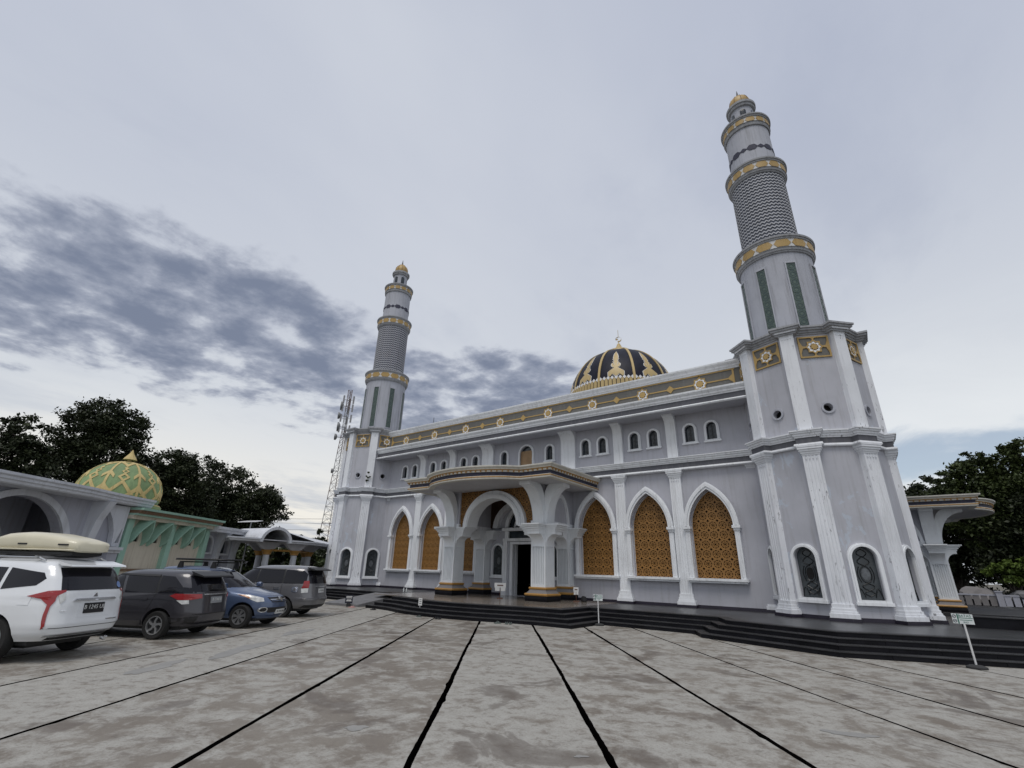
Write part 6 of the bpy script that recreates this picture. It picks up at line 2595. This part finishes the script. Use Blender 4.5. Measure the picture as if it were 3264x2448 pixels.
m.plate([(0.0, 0.0), (0.05, 0.085), (0.10, 0.0)], [], -0.004, 0.004, lambda a, b, tt: (fn(0, 1.12, 0.01)[0] - tt, a - 0.05, 1.09 + b))
m.build('tail_emblem', 'chrome', suv)
m = MB()
m.tube([(-2.50, -0.30, 0.33), (-2.58, -0.30, 0.31), (-2.60, -0.30, 0.36)], 0.03, 6)
m.build('tow_ball', 'chrome', suv)
# cargo box on its roof
rb = thing('roof_box', 'cream roof cargo box with dark base on the white car', 'roof box', tuple(suv_ra + hv * 1.40 + Vector((0, 0, 1.80))), HD, world=False)


def loft_box(secs, n=24):
    """sections (x, halfwidth, z0, z1) with rounded tops"""
    v, f = [], []
    for x, w, z0, z1 in secs:
        for i in range(n):
            a = 2 * PI * i / n
            c, q = math.cos(a), math.sin(a)
            k = (abs(c) ** 4 + abs(q) ** 4) ** -0.25
            v.append((x, w * c * k, (z0 + z1) / 2 + (z1 - z0) / 2 * q * k))
    for j in range(len(secs) - 1):
        for i in range(n):
            f.append((j * n + i, j * n + (i + 1) % n, (j + 1) * n + (i + 1) % n, (j + 1) * n + i))
    f.append(tuple(range(n))[::-1])
    f.append(tuple((len(secs) - 1) * n + i for i in range(n)))
    return v, f


m = MB()
m.add(*loft_box([(-2.02, 0.34, 0.13, 0.27), (-1.96, 0.40, 0.10, 0.33), (-1.7, 0.43, 0.10, 0.39), (-1.2, 0.44, 0.10, 0.47), (-0.8, 0.44, 0.10, 0.485), (-0.4, 0.43, 0.10, 0.46), (0.0, 0.38, 0.10, 0.35), (0.2, 0.26, 0.12, 0.24)]))
m.build('box_lid', 'box_cream', rb, smooth=45)
m = MB()
m.add(*loft_box([(-1.98, 0.38, 0.12, 0.165), (-1.94, 0.43, 0.12, 0.165), (-1.0, 0.465, 0.12, 0.165), (-0.4, 0.455, 0.12, 0.165), (0.05, 0.40, 0.12, 0.165), (0.24, 0.28, 0.12, 0.165)]))
m.build('box_rim', 'box_cream', rb, smooth=45)
m = MB()
m.add(*loft_box([(-1.9, 0.34, 0.03, 0.13), (-1.7, 0.41, 0.0, 0.13), (-0.4, 0.41, 0.0, 0.13), (0.1, 0.30, 0.04, 0.13)]))
m.build('box_base', 'black_trim', rb, smooth=45)
for x in (-1.55, -0.55):
    m = MB()
    m.box(x - 0.03, x + 0.03, -0.70, 0.70, -0.02, 0.02)
    m.build('cross_bar', 'alloy', rb)
for x in (-1.75, -0.85):
    m = MB()
    m.box(x - 0.10, x + 0.10, 0.415, 0.452, 0.225, 0.255)
    m.build('latch', 'black_trim', rb)

# ---------------------------------------------------------------- charcoal MPV
MOB = [(0.28, -2.10, 2.05, 0.76), (0.40, -2.24, 2.12, 0.81), (0.58, -2.26, 2.16, 0.835), (0.78, -2.22, 2.14, 0.842), (0.92, -2.20, 2.02, 0.838), (0.98, -2.19, 1.65, 0.83), (1.02, -2.18, 1.30, 0.82), (1.06, -2.17, 1.15, 0.81), (1.25, -2.06, 0.75, 0.755), (1.42, -1.94, 0.40, 0.70), (1.50, -1.88, 0.22, 0.65), (1.545, -1.80, 0.05, 0.58), (1.575, -1.6, -0.2, 0.46), (1.585, -1.4, -0.4, 0.34)]
tl = [(-0.80, 1.02), (-0.46, 1.02), (-0.44, 0.90), (-0.78, 0.86)]
d = dict(spokes=(5, 0.032), swirl=True, wrap=[('tail_lamp', 'lamp_red', [(0.40, 0.98), (0.30, 1.03), (-0.30, 1.025), (-0.36, 0.93), (-0.1, 0.89), (0.16, 0.89)], 0.016, -1), ('lower_lamp', 'lamp_clear', [(0.20, 0.88), (-0.08, 0.885), (-0.10, 0.80), (0.06, 0.79)], 0.012, -1)],
         sides=[('window_pillar', 'black_trim', [(-1.20, 1.035), (-1.12, 1.425), (-1.03, 1.425), (-1.10, 1.035)], 0.004),
                ('rear_quarter_window', 'car_glass', [(-1.18, 1.03), (-1.10, 1.44), (-1.45, 1.42), (-1.75, 1.18), (-2.02, 1.16), (-2.06, 1.05)], 0.006),
                ('rear_door_window', 'car_glass', [(-1.12, 1.03), (-1.04, 1.43), (-0.14, 1.45), (-0.30, 1.03)], 0.006),
                ('window_visor', 'black_trim', [(-1.06, 1.41), (-1.05, 1.46), (0.30, 1.47), (0.32, 1.44)], 0.02),
                ('front_door_window', 'car_glass', [(-0.22, 1.03), (-0.06, 1.45), (0.22, 1.42), (0.72, 1.05)], 0.006),
                ('door_seam', 'black_trim', [(-0.26, 0.40), (-0.245, 0.40), (-0.245, 1.02), (-0.26, 1.02)], 0.003),
                ('door_seam', 'black_trim', [(-1.02, 0.62), (-1.005, 0.62), (-1.15, 1.02), (-1.165, 1.02)], 0.003),
                ('door_handle', 'paint_charcoal', [(-0.98, 0.88), (-0.78, 0.88), (-0.78, 0.92), (-0.98, 0.92)], 0.03),
                ('shoulder_crease', 'paint_charcoal', [(-2.0, 0.86), (-1.3, 0.93), (0.9, 0.86), (0.9, 0.84), (-1.3, 0.90), (-2.0, 0.83)], 0.012),
                ('sill_skirt', 'paint_charcoal', [(-0.92, 0.30), (0.92, 0.30), (0.92, 0.42), (-0.92, 0.42)], 0.02)],
         rear=[('rear_window', 'car_glass', [(-0.66, 1.08), (0.66, 1.08), (0.58, 1.44), (-0.58, 1.44)], 0.008),
               ('garnish', 'chrome', [(-0.44, 1.00), (0.44, 1.00), (0.44, 1.03), (-0.44, 1.03)], 0.02),
               ('number_plate', 'plate_grey', [(-0.21, 0.80), (0.21, 0.80), (0.21, 0.95), (-0.21, 0.95)], 0.014),
               ('tailgate_seam', 'black_trim', [(-0.62, 0.555), (0.62, 0.555), (0.62, 0.57), (-0.62, 0.57)], 0.004),
               ('bumper_recess', 'black_trim', [(-0.80, 0.36), (-0.52, 0.36), (-0.52, 0.52), (-0.78, 0.50)], 0.008), ('bumper_recess', 'black_trim', mirror([(-0.80, 0.36), (-0.52, 0.36), (-0.52, 0.52), (-0.78, 0.50)]), 0.008),
               ('bumper_lip', 'paint_charcoal', [(-0.76, 0.29), (0.76, 0.29), (0.76, 0.34), (-0.76, 0.34)], 0.03)],
         front=[('windscreen', 'car_glass', [(-0.66, 1.08), (0.66, 1.08), (0.56, 1.46), (-0.56, 1.46)], 0.006)])
mob_ra = Vector((0.58, -16.70, 0))
mob, C2 = make_car('charcoal estate car with bright red tail lamps beside the white car', tuple(mob_ra + hv * 1.325), HD, MOB, 2.65, 1.46, 0.315, 'paint_charcoal', d, pr=4.4)
fn = C2.end(-1)
lettering(mob, 'B 1740 B', 0.095, 'plate_white', fn(0, 0.875, 0.014)[0] - 0.008, 0, 0.885, PI)
m = MB()
m.plate([(-1.86, 1.47), (-2.16, 1.42), (-2.14, 1.455), (-1.78, 1.56)], [], -0.60, 0.60, lambda a, b, tt: (a, tt, b))
m.build('spoiler', 'black_trim', mob)
m = MB()
m.tube([(-2.14, -0.32, 1.10), (-2.17, -0.05, 1.12), (-2.17, 0.22, 1.13)], 0.014, 5)
m.build('wiper', 'black_trim', mob)

# ---------------------------------------------------------------- blue MPV, nose toward the yard
AVA = [(0.26, -1.95, 1.98, 0.74), (0.38, -2.04, 2.08, 0.80), (0.55, -2.06, 2.12, 0.82), (0.72, -2.04, 2.10, 0.825), (0.84, -2.02, 2.00, 0.82), (0.92, -2.01, 1.80, 0.81), (0.99, -2.0, 1.45, 0.80), (1.04, -1.99, 1.18, 0.79), (1.10, -1.98, 1.02, 0.775), (1.30, -1.92, 0.66, 0.725), (1.50, -1.84, 0.28, 0.665), (1.58, -1.78, 0.08, 0.62), (1.62, -1.70, -0.08, 0.55), (1.65, -1.5, -0.3, 0.42), (1.66, -1.3, -0.5, 0.32)]
hl = [(-0.79, 0.92), (-0.52, 0.86), (-0.48, 0.74), (-0.62, 0.70), (-0.80, 0.76)]
d = dict(spokes=(7, 0.030), flare=1.7, wrap=[('head_lamp', 'lamp_clear', [(0.36, 0.915), (0.0, 0.90), (-0.24, 0.82), (-0.22, 0.73), (-0.02, 0.71), (0.14, 0.78)], 0.012, 1), ('turn_lamp', 'lamp_amber', [(0.34, 0.905), (0.16, 0.905), (0.10, 0.82), (0.18, 0.81)], 0.016, 1)],
         sides=[('rear_quarter_window', 'car_glass', [(-1.20, 1.08), (-1.16, 1.52), (-1.75, 1.50), (-1.84, 1.12)], 0.006),
                ('rear_door_window', 'car_glass', [(-1.12, 1.07), (-1.08, 1.53), (-0.28, 1.55), (-0.24, 1.06)], 0.006),
                ('front_door_window', 'car_glass', [(-0.17, 1.06), (-0.20, 1.55), (0.22, 1.50), (0.78, 1.08)], 0.006),
                ('door_seam', 'black_trim', [(-0.215, 0.36), (-0.20, 0.36), (-0.20, 1.05), (-0.215, 1.05)], 0.003),
                ('door_handle', 'paint_blue', [(-0.12, 0.92), (0.06, 0.92), (0.06, 0.96), (-0.12, 0.96)], 0.03),
                ('sill_skirt', 'paint_blue', [(-0.9, 0.28), (0.9, 0.28), (0.9, 0.38), (-0.9, 0.38)], 0.02)],
         rear=[('rear_window', 'car_glass', [(-0.62, 1.12), (0.62, 1.12), (0.56, 1.52), (-0.56, 1.52)], 0.008)],
         front=[('windscreen', 'car_glass', [(-0.68, 1.09), (0.68, 1.09), (0.56, 1.53), (-0.56, 1.53)], 0.008),
                ('grille', 'black_trim', [(-0.40, 0.70), (0.40, 0.70), (0.46, 0.84), (-0.46, 0.84)], 0.010),
                ('grille_bar', 'chrome', [(-0.42, 0.77), (0.42, 0.77), (0.43, 0.79), (-0.43, 0.79)], 0.018),
                ('grille_bar', 'paint_blue', [(-0.41, 0.73), (0.41, 0.73), (0.41, 0.745), (-0.41, 0.745)], 0.016),
                ('emblem', 'chrome', circle(0, 0.785, 0.065, 16), 0.030),
                ('lower_intake', 'black_trim', [(-0.46, 0.42), (0.46, 0.42), (0.50, 0.56), (-0.50, 0.56)], 0.008),
                ('fog_lamp_ring', 'chrome', circle(-0.56, 0.50, 0.075, 16), 0.014), ('fog_lamp_ring', 'chrome', circle(0.56, 0.50, 0.075, 16), 0.014),
                ('fog_lamp', 'black_trim', circle(-0.56, 0.50, 0.052, 16), 0.020), ('fog_lamp', 'black_trim', circle(0.56, 0.50, 0.052, 16), 0.020),
                ('number_plate', 'plate_white', [(-0.22, 0.38), (0.22, 0.38), (0.22, 0.50), (-0.22, 0.50)], 0.030),
                ('bumper_lip', 'paint_blue', [(-0.76, 0.27), (0.76, 0.27), (0.76, 0.33), (-0.76, 0.33)], 0.025)])
HA = R_(31)
ha = Vector((math.cos(HA), math.sin(HA), 0))
ava_fa = Vector((-0.28, -14.28, 0))
ava, C3 = make_car('blue people carrier facing the yard with black roof rack', tuple(ava_fa - ha * 1.3275), HA, AVA, 2.655, 1.42, 0.315, 'paint_blue', d, pf=3.2)
fn = C3.end(1)
lettering(ava, 'B 1970 BA', 0.085, 'ink', fn(0, 0.44, 0.03)[0] + 0.006, 0, 0.44, 0.0)
for s in (-1, 1):
    m = MB()
    m.add(*loft_box([(0.66, 0.07, 1.06, 1.20), (0.74, 0.09, 1.05, 1.22), (0.80, 0.07, 1.07, 1.20)], 14), fn=lambda x, y, z, s=s: (x, s * 0.90 + y, z))
    m.tube([(0.70, s * 0.78, 1.10), (0.72, s * 0.88, 1.12)], 0.02, 5)
    m.build('door_mirror', 'paint_blue', ava, smooth=50)
m = MB()
m.tube([(1.12, 0.5, 1.07), (1.0, 0.1, 1.11), (0.95, -0.3, 1.14)], 0.012, 4)
m.build('wiper', 'black_trim', ava)
rk = thing('roof_rack', 'flat black oval roof rack tray on the blue car', 'roof rack', tuple(ava_fa - ha * 1.3275 + Vector((0, 0, 1.66))), HA, world=False)
m = MB()
oval = [(0.95 * math.cos(2 * PI * i / 28) * (abs(math.cos(2 * PI * i / 28)) ** 3.5 + abs(math.sin(2 * PI * i / 28)) ** 3.5) ** (-1 / 3.5) - 0.55, 0.58 * math.sin(2 * PI * i / 28) * (abs(math.cos(2 * PI * i / 28)) ** 3.5 + abs(math.sin(2 * PI * i / 28)) ** 3.5) ** (-1 / 3.5), 0.20) for i in range(29)]
m.tube(oval, 0.03, 6)
m.build('rack_rail', 'black_trim', rk, smooth=True)
for y in (-0.38, -0.19, 0, 0.19, 0.38):
    m = MB()
    m.box(-1.45, 0.35, y - 0.03, y + 0.03, 0.17, 0.20)
    m.build('rack_slat', 'black_trim', rk)
for x in (-1.1, 0.0):
    m = MB()
    m.box(x - 0.035, x + 0.035, -0.60, 0.60, 0.10, 0.14)
    for s in (-1, 1):
        m.plate([(x - 0.09, -0.06), (x + 0.09, -0.06), (x + 0.05, 0.12), (x - 0.05, 0.12)], [], s * 0.56 - 0.03, s * 0.56 + 0.03, lambda a, b, tt: (a, tt, b))
    m.build('cross_bar', 'black_trim', rk)

# ---------------------------------------------------------------- grey MPV
INN = [(0.30, -2.26, 2.10, 0.78), (0.42, -2.38, 2.18, 0.855), (0.60, -2.40, 2.20, 0.88), (0.80, -2.36, 2.16, 0.885), (0.95, -2.34, 2.05, 0.88), (1.03, -2.33, 1.65, 0.87), (1.08, -2.32, 1.28, 0.86), (1.14, -2.31, 1.10, 0.85), (1.35, -2.24, 0.72, 0.80), (1.55, -2.14, 0.38, 0.74), (1.64, -2.08, 0.20, 0.69), (1.69, -2.0, 0.04, 0.61), (1.725, -1.8, -0.2, 0.48), (1.74, -1.6, -0.4, 0.36)]
tl = [(-0.86, 1.20), (-0.70, 1.22), (-0.68, 0.98), (-0.84, 0.96)]
tl2 = [(-0.85, 0.95), (-0.68, 0.97), (-0.68, 0.82), (-0.84, 0.80)]
d = dict(spokes=(5, 0.050), flare=1.3, wrap=[('tail_lamp', 'lamp_red', [(0.06, 1.22), (-0.12, 1.24), (-0.16, 0.99), (0.08, 0.98)], 0.014, -1), ('lower_tail_lamp', 'lamp_clear', [(0.08, 0.97), (-0.16, 0.98), (-0.16, 0.84), (0.06, 0.82)], 0.014, -1)],
         sides=[('window_pillar', 'black_trim', [(-1.30, 1.14), (-1.28, 1.59), (-1.18, 1.59), (-1.20, 1.14)], 0.004), ('window_pillar', 'black_trim', [(-0.26, 1.14), (-0.28, 1.60), (-0.18, 1.60), (-0.16, 1.14)], 0.004),
                ('rear_quarter_window', 'car_glass', [(-1.28, 1.13), (-1.26, 1.60), (-1.92, 1.57), (-2.06, 1.45), (-2.08, 1.20), (-1.98, 1.13)], 0.006),
                ('rear_door_window', 'car_glass', [(-1.22, 1.13), (-1.20, 1.60), (-0.26, 1.62), (-0.24, 1.12)], 0.006),
                ('window_visor', 'black_trim', [(-1.22, 1.58), (-1.22, 1.62), (0.22, 1.63), (0.24, 1.60)], 0.02),
                ('front_door_window', 'car_glass', [(-0.18, 1.12), (-0.20, 1.62), (0.24, 1.57), (0.86, 1.14)], 0.006),
                ('door_seam', 'black_trim', [(-1.25, 0.70), (-1.237, 0.70), (-1.237, 1.12), (-1.25, 1.12)], 0.003),
                ('door_handle', 'chrome', [(-1.17, 0.93), (-0.95, 0.93), (-0.95, 1.0), (-1.17, 1.0)], 0.02),
                ('fuel_flap_trim', 'chrome', [(-1.83, 0.84), (-1.65, 0.84), (-1.63, 0.86), (-1.63, 1.0), (-1.65, 1.02), (-1.83, 1.02), (-1.85, 1.0), (-1.85, 0.86)], 0.010),
                ('fuel_flap', 'paint_grey', circle(-1.74, 0.93, 0.055, 14), 0.018),
                ('sill_skirt', 'paint_grey', [(-0.95, 0.32), (0.95, 0.32), (0.95, 0.42), (-0.95, 0.42)], 0.02)],
         rear=[('rear_window', 'car_glass', [(-0.66, 1.14), (0.66, 1.14), (0.60, 1.58), (-0.60, 1.58)], 0.008),
               ('garnish', 'chrome', [(-0.40, 1.02), (0.40, 1.02), (0.40, 1.05), (-0.40, 1.05)], 0.02),
               ('number_plate', 'plate_white', [(-0.20, 0.82), (0.20, 0.82), (0.20, 0.96), (-0.20, 0.96)], 0.014),
               ('bumper_step', 'paint_grey', [(-0.84, 0.56), (0.84, 0.56), (0.84, 0.68), (-0.84, 0.68)], 0.035),
               ('bumper_valance', 'black_trim', [(-0.7, 0.32), (0.7, 0.32), (0.7, 0.42), (-0.7, 0.42)], 0.01)],
         front=[('windscreen', 'car_glass', [(-0.70, 1.16), (0.70, 1.16), (0.60, 1.62), (-0.60, 1.62)], 0.006)])
inn_ra = Vector((-2.50, -11.70, 0))
inn_, C4 = make_car('grey people carrier with chrome fuel flap, parked nearest the mosque', tuple(inn_ra + hv * 1.375), HD, INN, 2.75, 1.51, 0.325, 'paint_grey', d, pr=4.6)
fn = C4.end(-1)
lettering(inn_, 'B 1378 B', 0.085, 'ink', fn(0, 0.89, 0.014)[0] - 0.008, 0, 0.89, PI)
m = MB()
m.plate([(-2.06, 1.62), (-2.36, 1.58), (-2.34, 1.615), (-1.98, 1.70)], [], -0.62, 0.62, lambda a, b, tt: (a, tt, b))
m.build('spoiler', 'black_trim', inn_)
reset_org()

# ================================================================== small things on and before the steps
plain('sign_green', (0.02, 0.13, 0.095), rough=0.5)
plain('sign_white', (0.62, 0.66, 0.66), rough=0.5)
plain('concrete_foot', (0.03, 0.03, 0.03), rough=0.9)
plain('slipper_pink', (0.55, 0.32, 0.30), rough=0.7)
plain('slipper_black', (0.02, 0.02, 0.022), rough=0.7)
plain('slipper_grey', (0.10, 0.12, 0.11), rough=0.7)
plain('paper_white', (0.72, 0.72, 0.70), rough=0.6)
plain('wood_brown', (0.12, 0.05, 0.03), rough=0.6)
plain('sign_navy', (0.012, 0.014, 0.028), rough=0.5)


def post_sign(label, loc, face, hp, size):
    """post with a round foot; white-and-green board with two round pictograms, a heading and text rows"""
    t = thing('boundary_sign', label, 'sign', loc, face, world=False, group='green boundary signs on posts')
    m = MB()
    m.lathe([(0.19, 0), (0.19, 0.04), (0.12, 0.07), (0.03, 0.08)], 0, 0, seg=20)
    m.build('foot', 'concrete_foot', t, smooth=30)
    m = MB()
    m.tube([(0, 0, 0.05), (0, 0, hp)], 0.02, 8)
    m.build('pole', 'white_metal', t)
    w, h = size
    m = MB()
    m.box(-w / 2, w / 2, -0.012, 0.012, hp, hp + h)
    bo = m.build('board', 'sign_white', t)
    # local x across, face toward -y
    m = MB()
    m.box(-w * 0.49, -w * 0.27, -0.014, -0.011, hp + h * .03, hp + h * .97)
    m.build('pictogram_field', 'sign_white', bo)
    for q in (0.28, 0.74):
        m = MB()
        m.plate(circle(-w * 0.38, hp + h * q, h * 0.17, 18), [circle(-w * 0.38, hp + h * q, h * 0.12, 18)], -0.017, -0.013, front)
        m.plate([(-w * .38 - h * .1, hp + h * q - h * .02), (-w * .38 - h * .08, hp + h * q - h * .06), (-w * .38 + h * .1, hp + h * q + h * .03), (-w * .38 + h * .08, hp + h * q + h * .07)], [], -0.0165, -0.013, front)
        m.build('pictogram', 'sign_navy', bo)
    m = MB()
    m.box(-w * .25, w * .49, -0.0145, -0.011, hp + h * .56, hp + h * .62)
    m.build('divider', 'sign_green', bo)
    m = MB()
    m.box(-w * .25, -w * .19, -0.015, -0.011, hp + h * .02, hp + h * .98)
    m.build('divider', 'sign_green', bo)
    m = MB()
    m.box(-w * .14, w * .44, -0.0145, -0.011, hp + h * .36, hp + h * .42)
    m.build('text_row', 'sign_green', bo)
    for body, sz, mt, zz, yy in (('BATAS', h * 0.36, 'sign_green', 0.80, -0.015), ('SUCI', h * 0.20, 'sign_green', 0.18, -0.0165)):
        inst('lettering', text_mesh(body, sz, mt), bo, (w * 0.12, yy, hp + h * zz), rot=(PI / 2, 0, 0))['kind'] = 'stuff'


def face_cam(x, y, off=0.0):
    return math.atan2(CAM.y - y, CAM.x - x) + PI / 2 + off


post_sign('green and white sign on thin post before the wall right of the porch', (6.98, -5.35, 0), face_cam(6.98, -5.35, -0.1), 0.82, (0.34, 0.21))
post_sign('green and white sign on leaning-looking post at the right corner of the steps', (16.95, -6.65, 0), face_cam(16.95, -6.65, -0.1), 0.90, (0.37, 0.21))


def table_sign(label, loc, rz, w, h, hp, twin=True):
    t = thing('stand_sign', label, 'sign', loc, rz, world=False, group='small white stand signs on the porch')
    m = MB()
    m.box(-0.14, 0.14, -0.1, 0.1, 0, 0.04)
    m.build('foot', 'wood_brown', t)
    m = MB()
    m.tube([(0, 0, 0.03), (0, 0, hp + h * 0.6)], 0.014, 6)
    m.build('pole', 'wood_brown', t)
    m = MB()
    m.box(-w / 2, w / 2, -0.03, -0.018, hp + h * 0.42, hp + h)
    m.build('board', 'paper_white', t)
    m = MB()
    m.box(-w * .26, w * .26, -0.033, -0.029, hp + h * .62, hp + h * .76)
    m.build('text_row', 'wood_brown', t)
    for s in (-1, 1):
        m = MB()
        m.box(s * w * .24 - w * .2, s * w * .24 + w * .2, -0.028, -0.018, hp, hp + h * .44)
        m.build('leaflet', 'paper_white', t)


table_sign('white notice on brown stand in front of the open doorway', (0.55, -2.9, ZP), face_cam(0.5, -3), 0.56, 0.36, 0.34)
table_sign('narrow white notice on stand beside the right rear porch column', (3.95, -1.5, ZP), face_cam(4, -1.5), 0.24, 0.32, 0.30)
t = thing('step_marker', 'small white notice on short post standing on the lowest step', 'sign', (-0.15, -7.45, RISE), face_cam(-.15, -7.45), world=False)
m = MB()
m.tube([(0, 0, 0), (0, 0, 0.32)], 0.014, 6)
m.build('pole', 'white_metal', t)
m = MB()
m.box(-0.075, 0.075, -0.02, -0.008, 0.2, 0.48)
m.build('board', 'paper_white', t)
for q in (0.27, 0.34, 0.41):
    m = MB()
    m.box(-0.045, 0.045, -0.024, -0.019, q, q + 0.025)
    m.build('text_row', 'ramp_grey', t)
t = thing('low_notice', 'small black notice with white lettering by the ramp foot', 'sign', (-4.95, -7.45, 0), face_cam(-5, -7.3), world=False)
m = MB()
m.box(-0.17, 0.17, -0.01, 0.01, 0.14, 0.50)
m.build('board', 'sign_navy', t)
m = MB()
m.box(-0.09, 0.09, -0.09, 0.09, 0, 0.15)
m.build('foot', 'concrete_foot', t)
for z, w in ((0.42, .26), (0.36, .26), (0.27, .20), (0.23, .24)):
    m = MB()
    m.box(-w / 2, w / 2, -0.013, -0.009, z, z + 0.03)
    m.build('text_row', 'paper_white', t)


def slipper_mesh(mat):
    m = MB()
    o = [(0.13 * math.cos(2 * PI * i / 16) * (1 + 0.12 * math.cos(2 * PI * i / 16)), 0.048 * math.sin(2 * PI * i / 16) * (1 + 0.25 * math.cos(2 * PI * i / 16))) for i in range(16)]
    m.plate(o, [], 0.0, 0.028, lambda a, b, tt: (a, b, tt))
    a_ = MB()
    strap = MB()
    for s in (-1, 1):
        strap.tube([(0.085, 0, 0.03), (0.04, s * 0.035, 0.065), (-0.01, s * 0.045, 0.02)], 0.011, 5)
    reset_org()
    return m.mesh('slipper', mat), strap.mesh('strap', mat)


for lab, (x, y), rz, mat in (('pair of pink slippers at the foot of the ramp', (-4.35, -7.75), 0.5, 'slipper_pink'),
                             ('pair of black slippers before the left end of the steps', (-2.75, -7.75), 1.2, 'slipper_black'),
                             ('pair of dark slippers before the middle of the steps', (1.85, -8.32), 2.0, 'slipper_black'),
                             ('single greenish slipper at the foot of the curved steps', (0.75, -8.35), 0.2, 'slipper_grey'),
                             ('pair of grey-green slippers at the left of the front slab', (4.2, -7.78), 1.0, 'slipper_grey'),
                             ('second grey pair of slippers nearer the porch corner', (4.65, -7.62), 2.2, 'slipper_grey')):
    t = thing('slippers', lab, 'slippers', (x, y, 0.002), rz, world=False, group='slippers left at the steps')
    me, st = slipper_mesh(mat)
    for k in range(1 if 'single' in lab else 2):
        so = inst('slipper', me, t, (0.02 * k, 0.13 * k, 0), rot=(0, 0, 0.2 * k))
        inst('strap', st, so)
m = MB()
m.add(*loft_box([(-0.05, 0.02, 0.0, 0.05), (-0.02, 0.06, 0.0, 0.11), (0.03, 0.06, 0.0, 0.10), (0.07, 0.02, 0.01, 0.05)], 10))
o = m.build('paper_cup', 'paper_white', None, smooth=50)
o.location = (-0.75, -7.35, RISE + 0.002)
tag(o, 'crumpled white cup lying on the lowest step', 'cup')
m = MB()
m.add(*loft_box([(-0.12, 0.05, 0.0, 0.12), (-0.05, 0.12, 0.0, 0.24), (0.08, 0.12, 0.0, 0.22), (0.14, 0.05, 0.0, 0.1)], 10))
o = m.build('bag', 'slipper_black', None, smooth=50)
o.location = (4.15, -1.15, ZP + 0.008)
tag(o, 'small black bag lying against the right rear porch column', 'bag')
for k, x in enumerate((-5.95, -5.72)):
    m = MB()
    m.lathe([(0.03, 0), (0.035, 0.03), (0.035, 0.17), (0.015, 0.21), (0.015, 0.24), (0.0, 0.24)], 0, 0, seg=12)
    o = m.build('bottle', 'sign_white', None, smooth=30)
    o.location = (x, -3.2, ZP + 0.002)
    tag(o, ('left' if k == 0 else 'right') + ' one of two pale bottles standing on the platform left of the porch', 'bottle', 'bottles on the platform')
